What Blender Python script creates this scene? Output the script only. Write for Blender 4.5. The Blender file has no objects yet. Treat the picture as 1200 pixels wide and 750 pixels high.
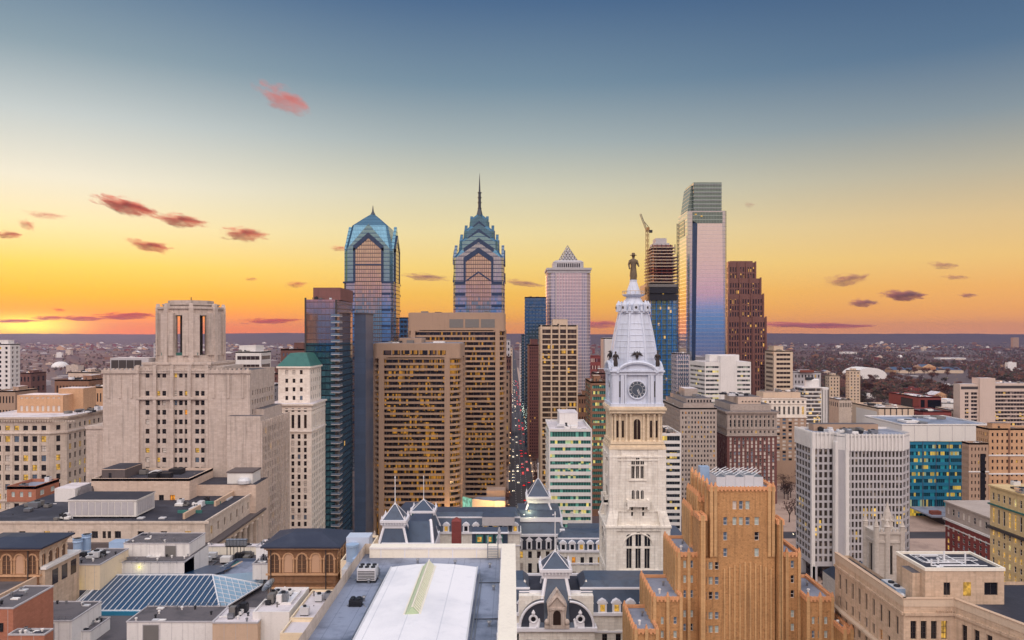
import bpy, math, random
from mathutils import Vector
random.seed(7)
R = math.radians
SC = bpy.context.scene
COL = SC.collection

# ------------------------------------------------------------------ camera
FPX, PX, PY, CH = 900.0, 600.0, 391.0, 133.0        # focal length and horizon of the 1200 px wide photograph; eye height
def fx(px, D): return (px - PX) / FPX * D           # reading the photograph: metres across at distance D
def fz(py, D): return CH - (py - PY) / FPX * D      # metres above the street at distance D
cam_d = bpy.data.cameras.new('camera'); cam = bpy.data.objects.new('camera', cam_d); COL.objects.link(cam)
cam.location = (0, 0, CH); cam.rotation_euler = (R(90), 0, 0)
cam_d.sensor_width = 36; cam_d.lens = 27; cam_d.shift_x = 0; cam_d.shift_y = 16 / 1200
cam_d.clip_start = 1; cam_d.clip_end = 300000
SC.camera = cam
SC.view_settings.view_transform = 'Standard'; SC.view_settings.look = 'None'
SC.view_settings.exposure = 0.0; SC.view_settings.gamma = 1; SC.view_settings.use_curve_mapping = False
SC.render.engine = 'CYCLES'
SC.cycles.use_denoising = True
SC.cycles.max_bounces = 7; SC.cycles.diffuse_bounces = 3; SC.cycles.glossy_bounces = 4
SC.cycles.transparent_max_bounces = 8; SC.cycles.volume_bounces = 3
SC.cycles.sample_clamp_indirect = 6

def S(r, g, b, k=1.0):                               # sRGB 0-255 to linear
    f = lambda c: (c / 255 / 12.92) if c / 255 <= 0.04045 else ((c / 255 + 0.055) / 1.055) ** 2.4
    return (f(r) * k, f(g) * k, f(b) * k, 1)

# ------------------------------------------------------------------ node helper
class NT:
    def __init__(s, tree): s.t = tree; s.n = tree.nodes; s.l = tree.links
    def node(s, typ, **kw):
        n = s.n.new(typ)
        for k, v in kw.items(): setattr(n, k, v)
        return n
    def put(s, sock, v):
        if isinstance(v, bpy.types.NodeSocket): s.l.new(v, sock)
        elif v is not None:
            try: sock.default_value = v
            except Exception: sock.default_value = v[:3]
    def math(s, op, a, b=None, c=None, clamp=False):
        n = s.node('ShaderNodeMath', operation=op); n.use_clamp = clamp
        s.put(n.inputs[0], a); s.put(n.inputs[1], b)
        if c is not None: s.put(n.inputs[2], c)
        return n.outputs[0]
    def mix(s, f, a, b, mode='MIX'):
        n = s.node('ShaderNodeMix', data_type='RGBA', blend_type=mode)
        s.put(n.inputs[0], f); s.put(n.inputs[6], a); s.put(n.inputs[7], b)
        return n.outputs[2]
    def ramp(s, f, stops, interp='LINEAR'):
        n = s.node('ShaderNodeValToRGB'); cr = n.color_ramp; cr.interpolation = interp
        while len(cr.elements) > 1: cr.elements.remove(cr.elements[0])
        cr.elements[0].position = stops[0][0]; cr.elements[0].color = stops[0][1]
        for p, c in stops[1:]:
            e = cr.elements.new(p); e.color = c
        s.put(n.inputs[0], f); return n.outputs[0]
    def smooth(s, v, a, b):
        n = s.node('ShaderNodeMapRange', interpolation_type='SMOOTHSTEP')
        s.put(n.inputs[0], v); n.inputs[1].default_value = a; n.inputs[2].default_value = b
        return n.outputs[0]
    def noise(s, vec, scale, detail=3, rough=.55):
        n = s.node('ShaderNodeTexNoise'); s.put(n.inputs['Vector'], vec)
        n.inputs['Scale'].default_value = scale; n.inputs['Detail'].default_value = detail; n.inputs['Roughness'].default_value = rough
        return n.outputs[0]
    def xyz(s, vec):
        n = s.node('ShaderNodeSeparateXYZ'); s.put(n.inputs[0], vec); return n.outputs
    def comb(s, x, y, z):
        n = s.node('ShaderNodeCombineXYZ'); s.put(n.inputs[0], x); s.put(n.inputs[1], y); s.put(n.inputs[2], z); return n.outputs[0]
    def pos(s): return s.node('ShaderNodeNewGeometry').outputs['Position']
    def objco(s): return s.node('ShaderNodeTexCoord').outputs['Object']

# ------------------------------------------------------------------ sky: Nishita dusk plus the tall colour bands of the afterglow (west) and the pink-over-blue antitwilight (east), its unseen upper part brightened to light the facades
SUN_AZ, SUN_EL = math.atan2(30 - PX, FPX), R(1.2)     # measured from +Y (west), negative to the left
world = bpy.data.worlds.new('World'); SC.world = world; world.use_nodes = True
world.cycles.sampling_method = 'MANUAL'; world.cycles.sample_map_resolution = 1024
w = NT(world.node_tree); w.n.clear()
gen = w.node('ShaderNodeTexCoord').outputs['Generated']
nrm = w.node('ShaderNodeVectorMath', operation='NORMALIZE'); w.put(nrm.inputs[0], gen)
x_, y_, z_ = w.xyz(nrm.outputs[0])
el = w.math('ARCSINE', z_)
elp = w.math('MAXIMUM', el, 0.0)
t_ = w.math('POWER', w.math('DIVIDE', elp, math.pi / 2), 0.5)
def tt(deg): return (max(deg, 0) / 90) ** 0.5
def stops(lst): return [(tt(d), c) for d, c in lst]
up = [(34, S(84, 120, 156)), (55, S(170, 184, 210)), (90, S(246, 248, 255, 1.05))]
left = stops([(0, S(255, 84, 0, 1.3)), (.5, S(255, 106, 0, 1.25)), (1.4, S(255, 140, 0, 1.15)), (2.6, S(255, 184, 22, 1.05)), (4.5, S(255, 217, 96, 1.03)), (7.0, S(253, 236, 178)),
              (10, S(240, 236, 214)), (14, S(196, 207, 206)), (18, S(138, 162, 174)), (23.5, S(84, 118, 150))] + up)
mid = stops([(0, S(246, 150, 66, 1.12)), (.6, S(255, 164, 58, 1.1)), (1.6, S(253, 182, 68, 1.04)), (3, S(253, 198, 84)), (5, S(250, 216, 126)), (7.5, S(240, 222, 166)),
             (10.5, S(214, 210, 184)), (14, S(168, 180, 180)), (18, S(118, 144, 162)), (23.5, S(74, 106, 142))] + up)
right = stops([(0, S(244, 164, 116, 1.1)), (.5, S(252, 166, 100, 1.08)), (1.6, S(253, 176, 98, 1.02)), (3, S(252, 186, 104)), (5, S(246, 202, 126)), (7.5, S(228, 198, 146)),
               (10.5, S(190, 182, 160)), (14, S(138, 152, 160)), (18, S(90, 118, 146)), (23.5, S(62, 92, 130))] + up)
EK = 1.0
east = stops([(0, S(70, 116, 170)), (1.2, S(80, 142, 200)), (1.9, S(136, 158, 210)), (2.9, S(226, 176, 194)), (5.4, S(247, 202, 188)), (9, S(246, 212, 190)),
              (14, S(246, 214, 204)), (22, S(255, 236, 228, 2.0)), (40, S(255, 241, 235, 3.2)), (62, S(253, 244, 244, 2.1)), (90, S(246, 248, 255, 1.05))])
az = w.math('ARCTAN2', x_, y_)
west = w.mix(w.smooth(az, R(-33), R(-2)), w.ramp(t_, left), w.ramp(t_, mid))
west = w.mix(w.smooth(az, R(-4), R(36)), west, w.ramp(t_, right))
sunv = Vector((math.sin(SUN_AZ) * math.cos(SUN_EL), math.cos(SUN_AZ) * math.cos(SUN_EL), math.sin(R(.45))))
daz = w.math('SUBTRACT', az, SUN_AZ); de = w.math('SUBTRACT', el, R(.5))
g1 = w.math('EXPONENT', w.math('MULTIPLY', w.math('ADD', w.math('POWER', w.math('DIVIDE', w.math('ABSOLUTE', daz), R(2.7)), 2.0), w.math('POWER', w.math('DIVIDE', w.math('ABSOLUTE', de), R(.6)), 2.0)), -1.0))
g2 = w.math('EXPONENT', w.math('MULTIPLY', w.math('ADD', w.math('POWER', w.math('DIVIDE', w.math('ABSOLUTE', daz), R(10)), 2.0), w.math('POWER', w.math('DIVIDE', w.math('ABSOLUTE', de), R(3.5)), 2.0)), -1.0))
west = w.mix(w.math('MULTIPLY', g2, .3), west, S(255, 180, 10, 1.1))
west = w.mix(w.math('MULTIPLY', g1, .98), west, S(255, 236, 50, 1.9))
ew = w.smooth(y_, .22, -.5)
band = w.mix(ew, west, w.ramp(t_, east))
below = w.smooth(z_, 0.0, -.05)
band = w.mix(below, band, S(96, 92, 124))
nish = w.node('ShaderNodeTexSky', sky_type='NISHITA'); nish.sun_disc = False
nish.sun_elevation = SUN_EL; nish.sun_rotation = SUN_AZ; nish.altitude = 100; nish.air_density = 1; nish.dust_density = 1.5
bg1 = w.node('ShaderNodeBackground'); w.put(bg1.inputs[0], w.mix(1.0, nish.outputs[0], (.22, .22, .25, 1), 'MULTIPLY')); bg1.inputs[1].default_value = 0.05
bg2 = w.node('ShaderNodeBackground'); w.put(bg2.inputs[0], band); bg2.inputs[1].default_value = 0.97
add = w.node('ShaderNodeAddShader'); w.l.new(bg1.outputs[0], add.inputs[0]); w.l.new(bg2.outputs[0], add.inputs[1])
out = w.node('ShaderNodeOutputWorld'); w.l.new(add.outputs[0], out.inputs[0])

# the setting sun, low and orange
sun_d = bpy.data.lights.new('sun', 'SUN'); sun = bpy.data.objects.new('sun', sun_d); COL.objects.link(sun)
sun_d.energy = 2.4; sun_d.angle = R(.5); sun_d.color = (1.0, .45, .18)
d_ = Vector((math.sin(SUN_AZ) * math.cos(SUN_EL), math.cos(SUN_AZ) * math.cos(SUN_EL), math.sin(SUN_EL)))
sun.rotation_euler = d_.to_track_quat('Z', 'Y').to_euler(); sun.location = (-200, 300, 400)

# ------------------------------------------------------------------ materials
M = {}
def newmat(name):
    m = bpy.data.materials.new(name); m.use_nodes = True; t = NT(m.node_tree); t.n.clear()
    b = t.node('ShaderNodeBsdfPrincipled'); o = t.node('ShaderNodeOutputMaterial'); t.l.new(b.outputs[0], o.inputs[0])
    M[name] = m
    return t, b
def bumpit(t, b, h, strength=.4, dist=.1):
    n = t.node('ShaderNodeBump'); n.inputs['Strength'].default_value = strength; n.inputs['Distance'].default_value = dist
    t.put(n.inputs['Height'], h); t.l.new(n.outputs[0], b.inputs['Normal'])
def stone(name, c, course=0, blk=0, var=.16, rough=.85, streak=.14, mortar=.84, stain=.16, bstr=.3):
    """masonry: blotches of wear, rain streaks and (optionally) courses of blocks or bricks"""
    t, b = newmat(name); p = t.pos(); x, y, z = t.xyz(p)
    n1 = t.noise(p, .12, 4); n2 = t.noise(p, 1.3, 3)
    st = t.noise(t.comb(t.math('MULTIPLY', x, .9), t.math('MULTIPLY', y, .9), t.math('MULTIPLY', z, .05)), 1.0, 3)
    c0 = tuple(v * (1 - var) for v in c[:3]) + (1,); c1 = tuple(min(v * (1 + var), 1) for v in c[:3]) + (1,)
    col = t.mix(n1, c0, c1)
    col = t.mix(t.math('MULTIPLY', t.smooth(st, .48, .75), streak * 1.6), col, tuple(v * .5 for v in c[:3]) + (1,))
    col = t.mix(t.math('MULTIPLY', t.smooth(n2, .5, .72), stain), col, tuple(v * .55 for v in c[:3]) + (1,))
    if course:
        br = t.node('ShaderNodeTexBrick'); u = t.math('ADD', x, y)
        t.put(br.inputs['Vector'], t.comb(u, z, 0))
        br.inputs['Color1'].default_value = (1, 1, 1, 1); br.inputs['Color2'].default_value = (.86, .84, .82, 1); br.inputs['Mortar'].default_value = (mortar, mortar, mortar, 1)
        br.inputs['Scale'].default_value = 1; br.inputs['Brick Width'].default_value = blk; br.inputs['Row Height'].default_value = course
        br.inputs['Mortar Size'].default_value = course * .05; br.inputs['Bias'].default_value = 0
        col = t.mix(1.0, col, br.outputs[0], 'MULTIPLY')
    t.put(b.inputs['Base Color'], col); b.inputs['Roughness'].default_value = rough
    bumpit(t, b, n2, bstr, .15)
    return name
def plain(name, c, rough=.5, metal=0, var=.1, scale=.6, spec=.5):
    t, b = newmat(name); p = t.pos()
    n = t.noise(p, scale, 4)
    t.put(b.inputs['Base Color'], t.mix(n, tuple(v * (1 - var) for v in c[:3]) + (1,), tuple(min(1, v * (1 + var)) for v in c[:3]) + (1,)))
    b.inputs['Roughness'].default_value = rough; b.inputs['Metallic'].default_value = metal; b.inputs['Specular IOR Level'].default_value = spec
    return name
def membrane(name, c, dark, scale=.09, rough=.8, amount=.6, lines=0):
    """flat roof: ponding stains, patches, seams"""
    t, b = newmat(name); p = t.pos(); x, y, z = t.xyz(p)
    a = t.noise(p, scale, 6, .62); a2 = t.noise(p, scale * 9, 4, .6)
    col = t.mix(t.math('MULTIPLY', t.smooth(a, .45, .7), amount), c, dark)
    col = t.mix(t.math('MULTIPLY', t.smooth(a2, .52, .8), amount * .6), col, dark)
    if lines:
        s = t.math('LESS_THAN', t.math('FRACT', t.math('DIVIDE', x, lines)), .03)
        col = t.mix(t.math('MULTIPLY', s, .5), col, dark)
    t.put(b.inputs['Base Color'], col); b.inputs['Roughness'].default_value = rough
    bumpit(t, b, a2, .2, .05)
    return name
def pane(name, c, rough=.08, spec=.6, metal=0, wav=.0):
    t, b = newmat(name)
    b.inputs['Base Color'].default_value = c; b.inputs['Roughness'].default_value = rough
    b.inputs['Specular IOR Level'].default_value = spec; b.inputs['Metallic'].default_value = metal
    return name
def lit(name, c, k, cell=.9):
    """a lit room behind glass: uneven warm light"""
    t, b = newmat(name); p = t.pos()
    n = t.noise(p, cell, 3)
    b.inputs['Base Color'].default_value = (.05, .04, .03, 1); b.inputs['Roughness'].default_value = .15
    t.put(b.inputs['Emission Color'], t.mix(t.smooth(n, .35, .7), tuple(v * .35 for v in c[:3]) + (1,), c))
    b.inputs['Emission Strength'].default_value = k
    return name
def office(name, dark, litc, cw, chh, z0, frac, k=1.3, metal=0.0, rough=.1, blind=.12, blindc=(.35, .32, .28, 1), spec=.6, clus=.5, mull=0):
    """ribbon glazing with rooms: some cells are lit, some have blinds down"""
    t, b = newmat(name); x, y, z = t.xyz(t.pos())
    u = t.math('DIVIDE', t.math('ADD', x, y), cw)
    fu = t.math('FLOOR', u); fv = t.math('FLOOR', t.math('DIVIDE', t.math('SUBTRACT', z, z0), chh))
    wn = t.node('ShaderNodeTexWhiteNoise', noise_dimensions='2D'); t.put(wn.inputs['Vector'], t.comb(fu, fv, 0))
    wl = t.node('ShaderNodeTexWhiteNoise', noise_dimensions='2D'); t.put(wl.inputs['Vector'], t.comb(t.math('ADD', fu, 91.3), fv, 0))
    cl = t.noise(t.comb(t.math('MULTIPLY', fu, .13), t.math('MULTIPLY', fv, .45), 3.7), 1.0, 2)
    thr = t.math('ADD', 1 - frac, t.math('MULTIPLY', t.math('SUBTRACT', .5, cl), clus * 4))
    on = t.math('GREATER_THAN', wn.outputs[0], thr)
    bl = t.math('LESS_THAN', wl.outputs[0], blind)
    col = t.mix(bl, dark, blindc)
    if mull:
        mm = t.math('LESS_THAN', t.math('FRACT', u), mull)
        col = t.mix(mm, col, blindc); on = t.math('MULTIPLY', on, t.math('SUBTRACT', 1.0, mm))
    t.put(b.inputs['Base Color'], col); b.inputs['Roughness'].default_value = rough; b.inputs['Metallic'].default_value = metal
    b.inputs['Specular IOR Level'].default_value = spec
    n = t.noise(t.comb(x, y, t.math('MULTIPLY', z, 2)), .9, 2)
    t.put(b.inputs['Emission Color'], t.mix(n, tuple(v * .5 for v in litc[:3]) + (1,), litc))
    t.put(b.inputs['Emission Strength'], t.math('MULTIPLY', t.math('MULTIPLY', on, k), t.math('ADD', .45, wl.outputs[0])))
    return name
def curtain(name, c, mc, cw, chh, z0, lu=.07, lv=.12, metal=.92, rough=.05, vis=(.3, .3, .34, 1), spand=0.0, spc=None, litfrac=0.0, wob=.006, pv_=.06):
    """mirror curtain wall: panes with slightly different tilt, mullions, spandrel bands"""
    t, b = newmat(name); p = t.pos(); x, y, z = t.xyz(p)
    u = t.math('DIVIDE', t.math('ADD', x, y), cw); v = t.math('DIVIDE', t.math('SUBTRACT', z, z0), chh)
    fu = t.math('FLOOR', u); fv = t.math('FLOOR', v)
    wn = t.node('ShaderNodeTexWhiteNoise', noise_dimensions='2D'); t.put(wn.inputs['Vector'], t.comb(fu, fv, 0))
    line = t.math('MAXIMUM', t.math('LESS_THAN', t.math('FRACT', u), lu), t.math('LESS_THAN', t.math('FRACT', v), lv))
    big = t.noise(p, .035, 3)
    col = t.mix(wn.outputs[0], tuple(q * (1 - pv_) for q in c[:3]) + (1,), tuple(min(q * (1 + pv_), 1) for q in c[:3]) + (1,))
    if spand:
        sp = t.math('LESS_THAN', t.math('FRACT', v), spand)
        col = t.mix(sp, col, spc)
    col = t.mix(line, col, mc)
    t.put(b.inputs['Base Color'], col); b.inputs['Metallic'].default_value = metal
    t.put(b.inputs['Roughness'], t.math('ADD', rough, t.math('MULTIPLY', line, .35)))
    nn = t.node('ShaderNodeVectorMath', operation='SUBTRACT'); t.put(nn.inputs[0], wn.outputs[1]); nn.inputs[1].default_value = (.5, .5, .5)
    sc = t.node('ShaderNodeVectorMath', operation='SCALE'); t.put(sc.inputs[0], nn.outputs[0]); sc.inputs['Scale'].default_value = wob
    ad = t.node('ShaderNodeVectorMath', operation='ADD'); t.put(ad.inputs[0], t.node('ShaderNodeNewGeometry').outputs['Normal']); t.put(ad.inputs[1], sc.outputs[0])
    no = t.node('ShaderNodeVectorMath', operation='NORMALIZE'); t.put(no.inputs[0], ad.outputs[0]); t.l.new(no.outputs[0], b.inputs['Normal'])
    if litfrac:
        on = t.math('MULTIPLY', t.math('GREATER_THAN', wn.outputs[0], 1 - litfrac), t.math('SUBTRACT', 1.0, line))
        b.inputs['Emission Color'].default_value = S(255, 190, 70); t.put(b.inputs['Emission Strength'], t.math('MULTIPLY', on, .7))
    return name
stone('limestone', S(204, 190, 180), .9, 1.8, streak=.4, stain=.3)
stone('limestone_pink', S(210, 190, 174), .8, 1.6)
stone('limestone_warm', S(208, 184, 160), .7, 1.5, mortar=.84, streak=.34, stain=.3)
stone('cream_stone', S(212, 198, 184), .9, 1.7, streak=.3, stain=.25)
stone('white_marble', S(242, 236, 227), 1.1, 2.2, streak=.3, mortar=.78, stain=.16)
stone('belfry_lit_stone', S(230, 212, 184), .8, 1.6, mortar=.85)  # marble tinted by the warm light on the belfry stage
stone('tower_paint', S(206, 214, 230), 0, 0, var=.1, streak=.25, stain=.12)
stone('white_terracotta', S(240, 232, 222), .8, 1.4, mortar=.88)
stone('white_concrete', S(222, 220, 218), 0, 0, var=.08, streak=.14)
stone('pale_panel', S(218, 216, 212), 0, 0, var=.05, streak=.06, stain=.05)
stone('brown_concrete', S(168, 142, 122), 0, 0, var=.08, streak=.12)
stone('grey_concrete', S(182, 180, 184), 0, 0, var=.06, streak=.1)
stone('grey_stone', S(178, 166, 158), .8, 1.6)
stone('warm_concrete', S(204, 186, 174), 0, 0, var=.06, streak=.12)
stone('temple_granite', S(196, 188, 180), .7, 1.4)
stone('tan_concrete', S(206, 186, 164), 0, 0, var=.07)
stone('tan_brick', S(204, 164, 128), .35, .8)
stone('orange_brick', S(194, 148, 100), .42, 1.0, var=.34, mortar=.6, stain=.8, streak=.45)
stone('orange_trim', S(214, 156, 112), 0, 0, var=.2, streak=.2)
stone('pale_pier', S(208, 168, 120), .42, 1.0, var=.2, streak=.4)
stone('yellow_brick', S(214, 188, 140), .5, 1.1)
stone('red_brick', S(134, 66, 62), .4, .9)
stone('orange_block', S(178, 118, 94), .4, .9)
stone('dark_brick', S(112, 78, 72), .4, .9)
stone('brown_brick', S(140, 104, 82), .4, .9, stain=.3)
stone('sooty_brick', S(142, 106, 78), .4, .9, var=.25, streak=.4, stain=.45)
stone('plum_brick', S(116, 76, 72), .4, .9)
stone('red_granite', S(122, 82, 74), 1.2, 1.6, rough=.5)
stone('plum_panel', S(126, 84, 80), 3.5, 4.5, rough=.7)
stone('cream_render', S(234, 216, 186), 0, 0, var=.06, streak=.12)
stone('tan_panel', S(198, 172, 148), 0, 0, var=.05, streak=.08)
stone('white_wall', S(226, 224, 222), 0, 0, var=.05, streak=.16)
stone('coping', S(234, 228, 214), 0, 0, var=.05, streak=.05)
stone('dark_stone', S(96, 88, 88), 0, 0)
stone('dark_slab', S(78, 72, 78), 3.8, 60, rough=.6, mortar=.45)
stone('blue_slab', S(82, 97, 122), 3.6, 80, rough=.35, mortar=.85, streak=.05)
membrane('black_roof', S(42, 44, 56), S(78, 80, 92))
membrane('gravel_roof', S(96, 92, 96), S(52, 52, 58), .2)
membrane('grey_roof', S(142, 148, 164), S(84, 88, 102))
membrane('blue_roof', S(140, 150, 172), S(70, 80, 98), .07, rough=.45, amount=1.0, lines=3.4)
membrane('white_roof', S(232, 233, 238), S(178, 184, 196), .06, amount=.4, lines=5.8)
membrane('pale_roof', S(214, 208, 212), S(150, 140, 142), .12)
membrane('tan_roof', S(176, 150, 132), S(120, 106, 100), .1)
membrane('slate', S(62, 78, 100), S(44, 54, 70), .3, rough=.4)
membrane('slate_dark', S(58, 62, 74), S(40, 44, 54), .4, rough=.45)
membrane('hip_roof', S(44, 50, 68), S(62, 68, 84), .15, rough=.55)
membrane('copper_green', S(52, 106, 100), S(40, 84, 82), .3, rough=.6)
membrane('teal_trim', S(58, 118, 112), S(44, 92, 88), .5)
membrane('asphalt', S(64, 62, 68), S(50, 48, 54), .05, rough=.9)
membrane('paving', S(176, 152, 138), S(138, 118, 108), .08, rough=.9)
plain('steel', S(150, 154, 160), .4, .8)
plain('pale_metal', S(206, 208, 212), .45, .1, var=.06)
plain('blue_metal', S(150, 176, 206), .4, .1, var=.12)
plain('dark_metal', S(46, 48, 54), .5, .5)
plain('bronze', S(70, 64, 62), .45, .6, var=.3); plain('weathered_bronze', S(112, 98, 78), .6, .2, var=.35, scale=1.2)
plain('white_metal', S(224, 226, 230), .4, 0, var=.05)
plain('white_trim', S(226, 226, 232), .6, 0, var=.05)
plain('blue_steel', S(26, 122, 206), .45, .1)
plain('crane_yellow', S(152, 116, 66), .5)
plain('rust', S(132, 74, 60), .8)
plain('spire_metal', S(66, 72, 80), .4, .7)
plain('louvre', S(120, 118, 116), .6, .2)
plain('frame_white', S(226, 222, 216), .6)
plain('frame_dark', S(62, 56, 56), .6)
plain('frame_green', S(92, 128, 124), .6)
plain('teal_panel', S(44, 122, 156), .3)
pane('glass_dark', S(30, 30, 36), .1, .5)
pane('glass_brown', S(52, 40, 36), .15, .5)
pane('glass_blue', S(96, 116, 138), .1, .8)
pane('glass_pale', S(176, 196, 196), .15, .6)
pane('blind', S(208, 200, 192), .7, .3)
pane('pale_blind', S(176, 192, 188), .4, .4)
pane('boarded', S(196, 160, 132), .8, .2)
pane('sooty_infill', S(98, 76, 62), .85, .2)
lit('lit_warm', S(255, 196, 80), .85)
lit('lit_orange', S(255, 160, 40), 1.0)
lit('lit_pale', S(255, 232, 150), 1.0)
lit('lit_teal', S(150, 230, 200), .9, .3)
lit('lamp_glow', S(255, 240, 90), 2.5)
WINMIX = {   # how often a window shows which pane
    'stone':  [('glass_dark', .62), ('glass_brown', .16), ('blind', .10), ('lit_warm', .07), ('lit_orange', .02), ('glass_blue', .03)],
    'pale':   [('glass_dark', .55), ('glass_brown', .20), ('blind', .18), ('glass_blue', .07)],
    'hotel':  [('glass_dark', .66), ('blind', .08), ('lit_warm', .13), ('lit_pale', .04), ('glass_blue', .09)],
    'deco':   [('pale_blind', .5), ('glass_blue', .26), ('glass_dark', .18), ('lit_pale', .03), ('blind', .03)],
    'dark':   [('glass_dark', .86), ('glass_brown', .12), ('lit_warm', .02)],
    'brick':  [('glass_dark', .48), ('blind', .24), ('glass_blue', .22), ('lit_warm', .06)],
    'white':  [('blind', .5), ('glass_blue', .2), ('glass_dark', .3)],
    'yellow': [('glass_dark', .42), ('lit_warm', .26), ('lit_pale', .16), ('glass_brown', .16)],
    'far':    [('glass_dark', .75), ('glass_brown', .2), ('lit_warm', .05)],
    'arch':   [('glass_dark', .8), ('glass_brown', .2)],
    'dormer': [('lit_warm', .6), ('glass_dark', .4)],
    'sooty':  [('sooty_infill', .6), ('boarded', .4)],
}
def pick(mix):
    lst = WINMIX.get(mix)
    if lst is None: return mix
    r = random.random(); a = 0
    for n, p in lst:
        a += p
        if r < a: return n
    return lst[0][0]
plain('clock_dial', S(74, 84, 98), .4, 0, var=.05)
pane('skylight_blue', S(42, 74, 106), .3, .5)
pane('skylight_pale', S(140, 170, 192), .25, .6)
pane('skylight_green', S(176, 196, 160), .4, .4)
lit('lamp_warm', S(255, 200, 120), 5.0)
plain('pale_blue', S(188, 200, 218), .5, 0, var=.08)
# ------------------------------------------------------------------ mesh builder
class MB:
    def __init__(s): s.v = []; s.f = []; s.m = []; s.sm = []; s.mats = []; s.k = 0; s.pc = []
    def mi(s, mat):
        if mat not in s.mats: s.mats.append(mat)
        return s.mats.index(mat)
    def poly(s, pts, mat, smooth=False):
        s.k += 1; i = len(s.v); s.v.extend(tuple(p) for p in pts); s.f.append(tuple(range(i, i + len(pts)))); s.m.append(s.mi(mat)); s.sm.append(smooth); s.pc.append(s.k)
    def faces(s, verts, faces, mat, smooth=False):
        i = len(s.v); s.v.extend(tuple(p) for p in verts); k = s.mi(mat)
        for f in faces: s.f.append(tuple(i + q for q in f)); s.m.append(k); s.sm.append(smooth); s.pc.append(s.k)
    def box(s, x0, x1, y0, y1, z0, z1, mat, top=None):
        s.frus((x0, x1, y0, y1, z0), (x0, x1, y0, y1, z1), mat, top)
    def frus(s, a, b, mat, top=None):
        s.k += 1
        (x0, x1, y0, y1, z0), (X0, X1, Y0, Y1, z1) = a, b
        v = [(x0, y0, z0), (x1, y0, z0), (x1, y1, z0), (x0, y1, z0), (X0, Y0, z1), (X1, Y0, z1), (X1, Y1, z1), (X0, Y1, z1)]
        s.faces(v, [(3, 2, 1, 0), (0, 1, 5, 4), (1, 2, 6, 5), (2, 3, 7, 6), (3, 0, 4, 7)], mat)
        s.faces(v[4:], [(0, 1, 2, 3)], top or mat)
    def cbox(s, cx, cy, hw, hd, z0, z1, mat, top=None): s.box(cx - hw, cx + hw, cy - hd, cy + hd, z0, z1, mat, top)
    def prism(s, p2, z0, z1, mat, top=None):             # counter-clockwise plan
        s.k += 1
        n = len(p2); v = [(x, y, z0) for x, y in p2] + [(x, y, z1) for x, y in p2]
        s.faces(v, [(i, (i + 1) % n, n + (i + 1) % n, n + i) for i in range(n)] + [tuple(range(n - 1, -1, -1))], mat)
        s.faces(v[n:], [tuple(range(n))], top or mat)
    def xprism(s, pxz, y0, y1, mat, ends=None):           # outline in X-Z (counter-clockwise seen from -Y), pulled along Y
        s.k += 1
        n = len(pxz); v = [(x, y0, z) for x, z in pxz] + [(x, y1, z) for x, z in pxz]
        s.faces(v, [((i + 1) % n, i, n + i, n + (i + 1) % n) for i in range(n)], mat)
        s.faces(v, [tuple(range(n)), tuple(range(2 * n - 1, n - 1, -1))], ends or mat)
    def yprism(s, pyz, x0, x1, mat, ends=None):
        s.k += 1
        n = len(pyz); v = [(x0, y, z) for y, z in pyz] + [(x1, y, z) for y, z in pyz]
        s.faces(v, [(i, (i + 1) % n, n + (i + 1) % n, n + i) for i in range(n)], mat)
        s.faces(v, [tuple(range(n - 1, -1, -1)), tuple(range(n, 2 * n))], ends or mat)
    def lathe(s, cx, cy, prof, n, mat, smooth=False, rot=0.0, sx=1.0, sy=1.0):
        s.k += 1
        v = []; 
        for r, z in prof:
            for k in range(n):
                a = rot + 2 * math.pi * k / n; v.append((cx + r * sx * math.cos(a), cy + r * sy * math.sin(a), z))
        f = [(i * n + k, i * n + (k + 1) % n, (i + 1) * n + (k + 1) % n, (i + 1) * n + k) for i in range(len(prof) - 1) for k in range(n)]
        f.append(tuple(range(n - 1, -1, -1))); f.append(tuple((len(prof) - 1) * n + k for k in range(n)))
        s.faces(v, f, mat, smooth)
    def tube(s, p, q, r, mat, n=6, r2=None):
        s.k += 1
        p = Vector(p); q = Vector(q); d = (q - p)
        if d.length < 1e-6: return
        d.normalize(); a = d.orthogonal().normalized(); b = d.cross(a); r2 = r if r2 is None else r2
        v = [p + (a * math.cos(2 * math.pi * k / n) + b * math.sin(2 * math.pi * k / n)) * r for k in range(n)] + \
            [q + (a * math.cos(2 * math.pi * k / n) + b * math.sin(2 * math.pi * k / n)) * r2 for k in range(n)]
        s.faces(v, [(k, (k + 1) % n, n + (k + 1) % n, n + k) for k in range(n)] + [tuple(range(n - 1, -1, -1)), tuple(range(n, 2 * n))], mat, n > 6)
    def ball(s, c, rx, ry, rz, mat, nu=10, nv=6):
        s.lathe(c[0], c[1], [(max(math.sin(math.pi * i / nv), .02) * rx, c[2] - math.cos(math.pi * i / nv) * rz) for i in range(nv + 1)], nu, mat, True, sy=ry / rx)
    def pieces(s):
        out = {}
        for f, m, sm, k in zip(s.f, s.m, s.sm, s.pc):
            b = out.setdefault(k, MB()); b.k = k; b.faces([s.v[i] for i in f], [tuple(range(len(f)))], s.mats[m], sm)
        return list(out.values())
    def mesh(s, name, off=(0, 0, 0)):
        me = bpy.data.meshes.new(name); ox, oy, oz = off
        me.from_pydata([(x - ox, y - oy, z - oz) for x, y, z in s.v], [], s.f)
        for m in s.mats: me.materials.append(M[m])
        me.polygons.foreach_set('material_index', s.m); me.polygons.foreach_set('use_smooth', s.sm); me.update()
        return me
def wloc(o):
    x = y = z = 0.0
    while o is not None: x += o.location.x; y += o.location.y; z += o.location.z; o = o.parent
    return (x, y, z)
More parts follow.
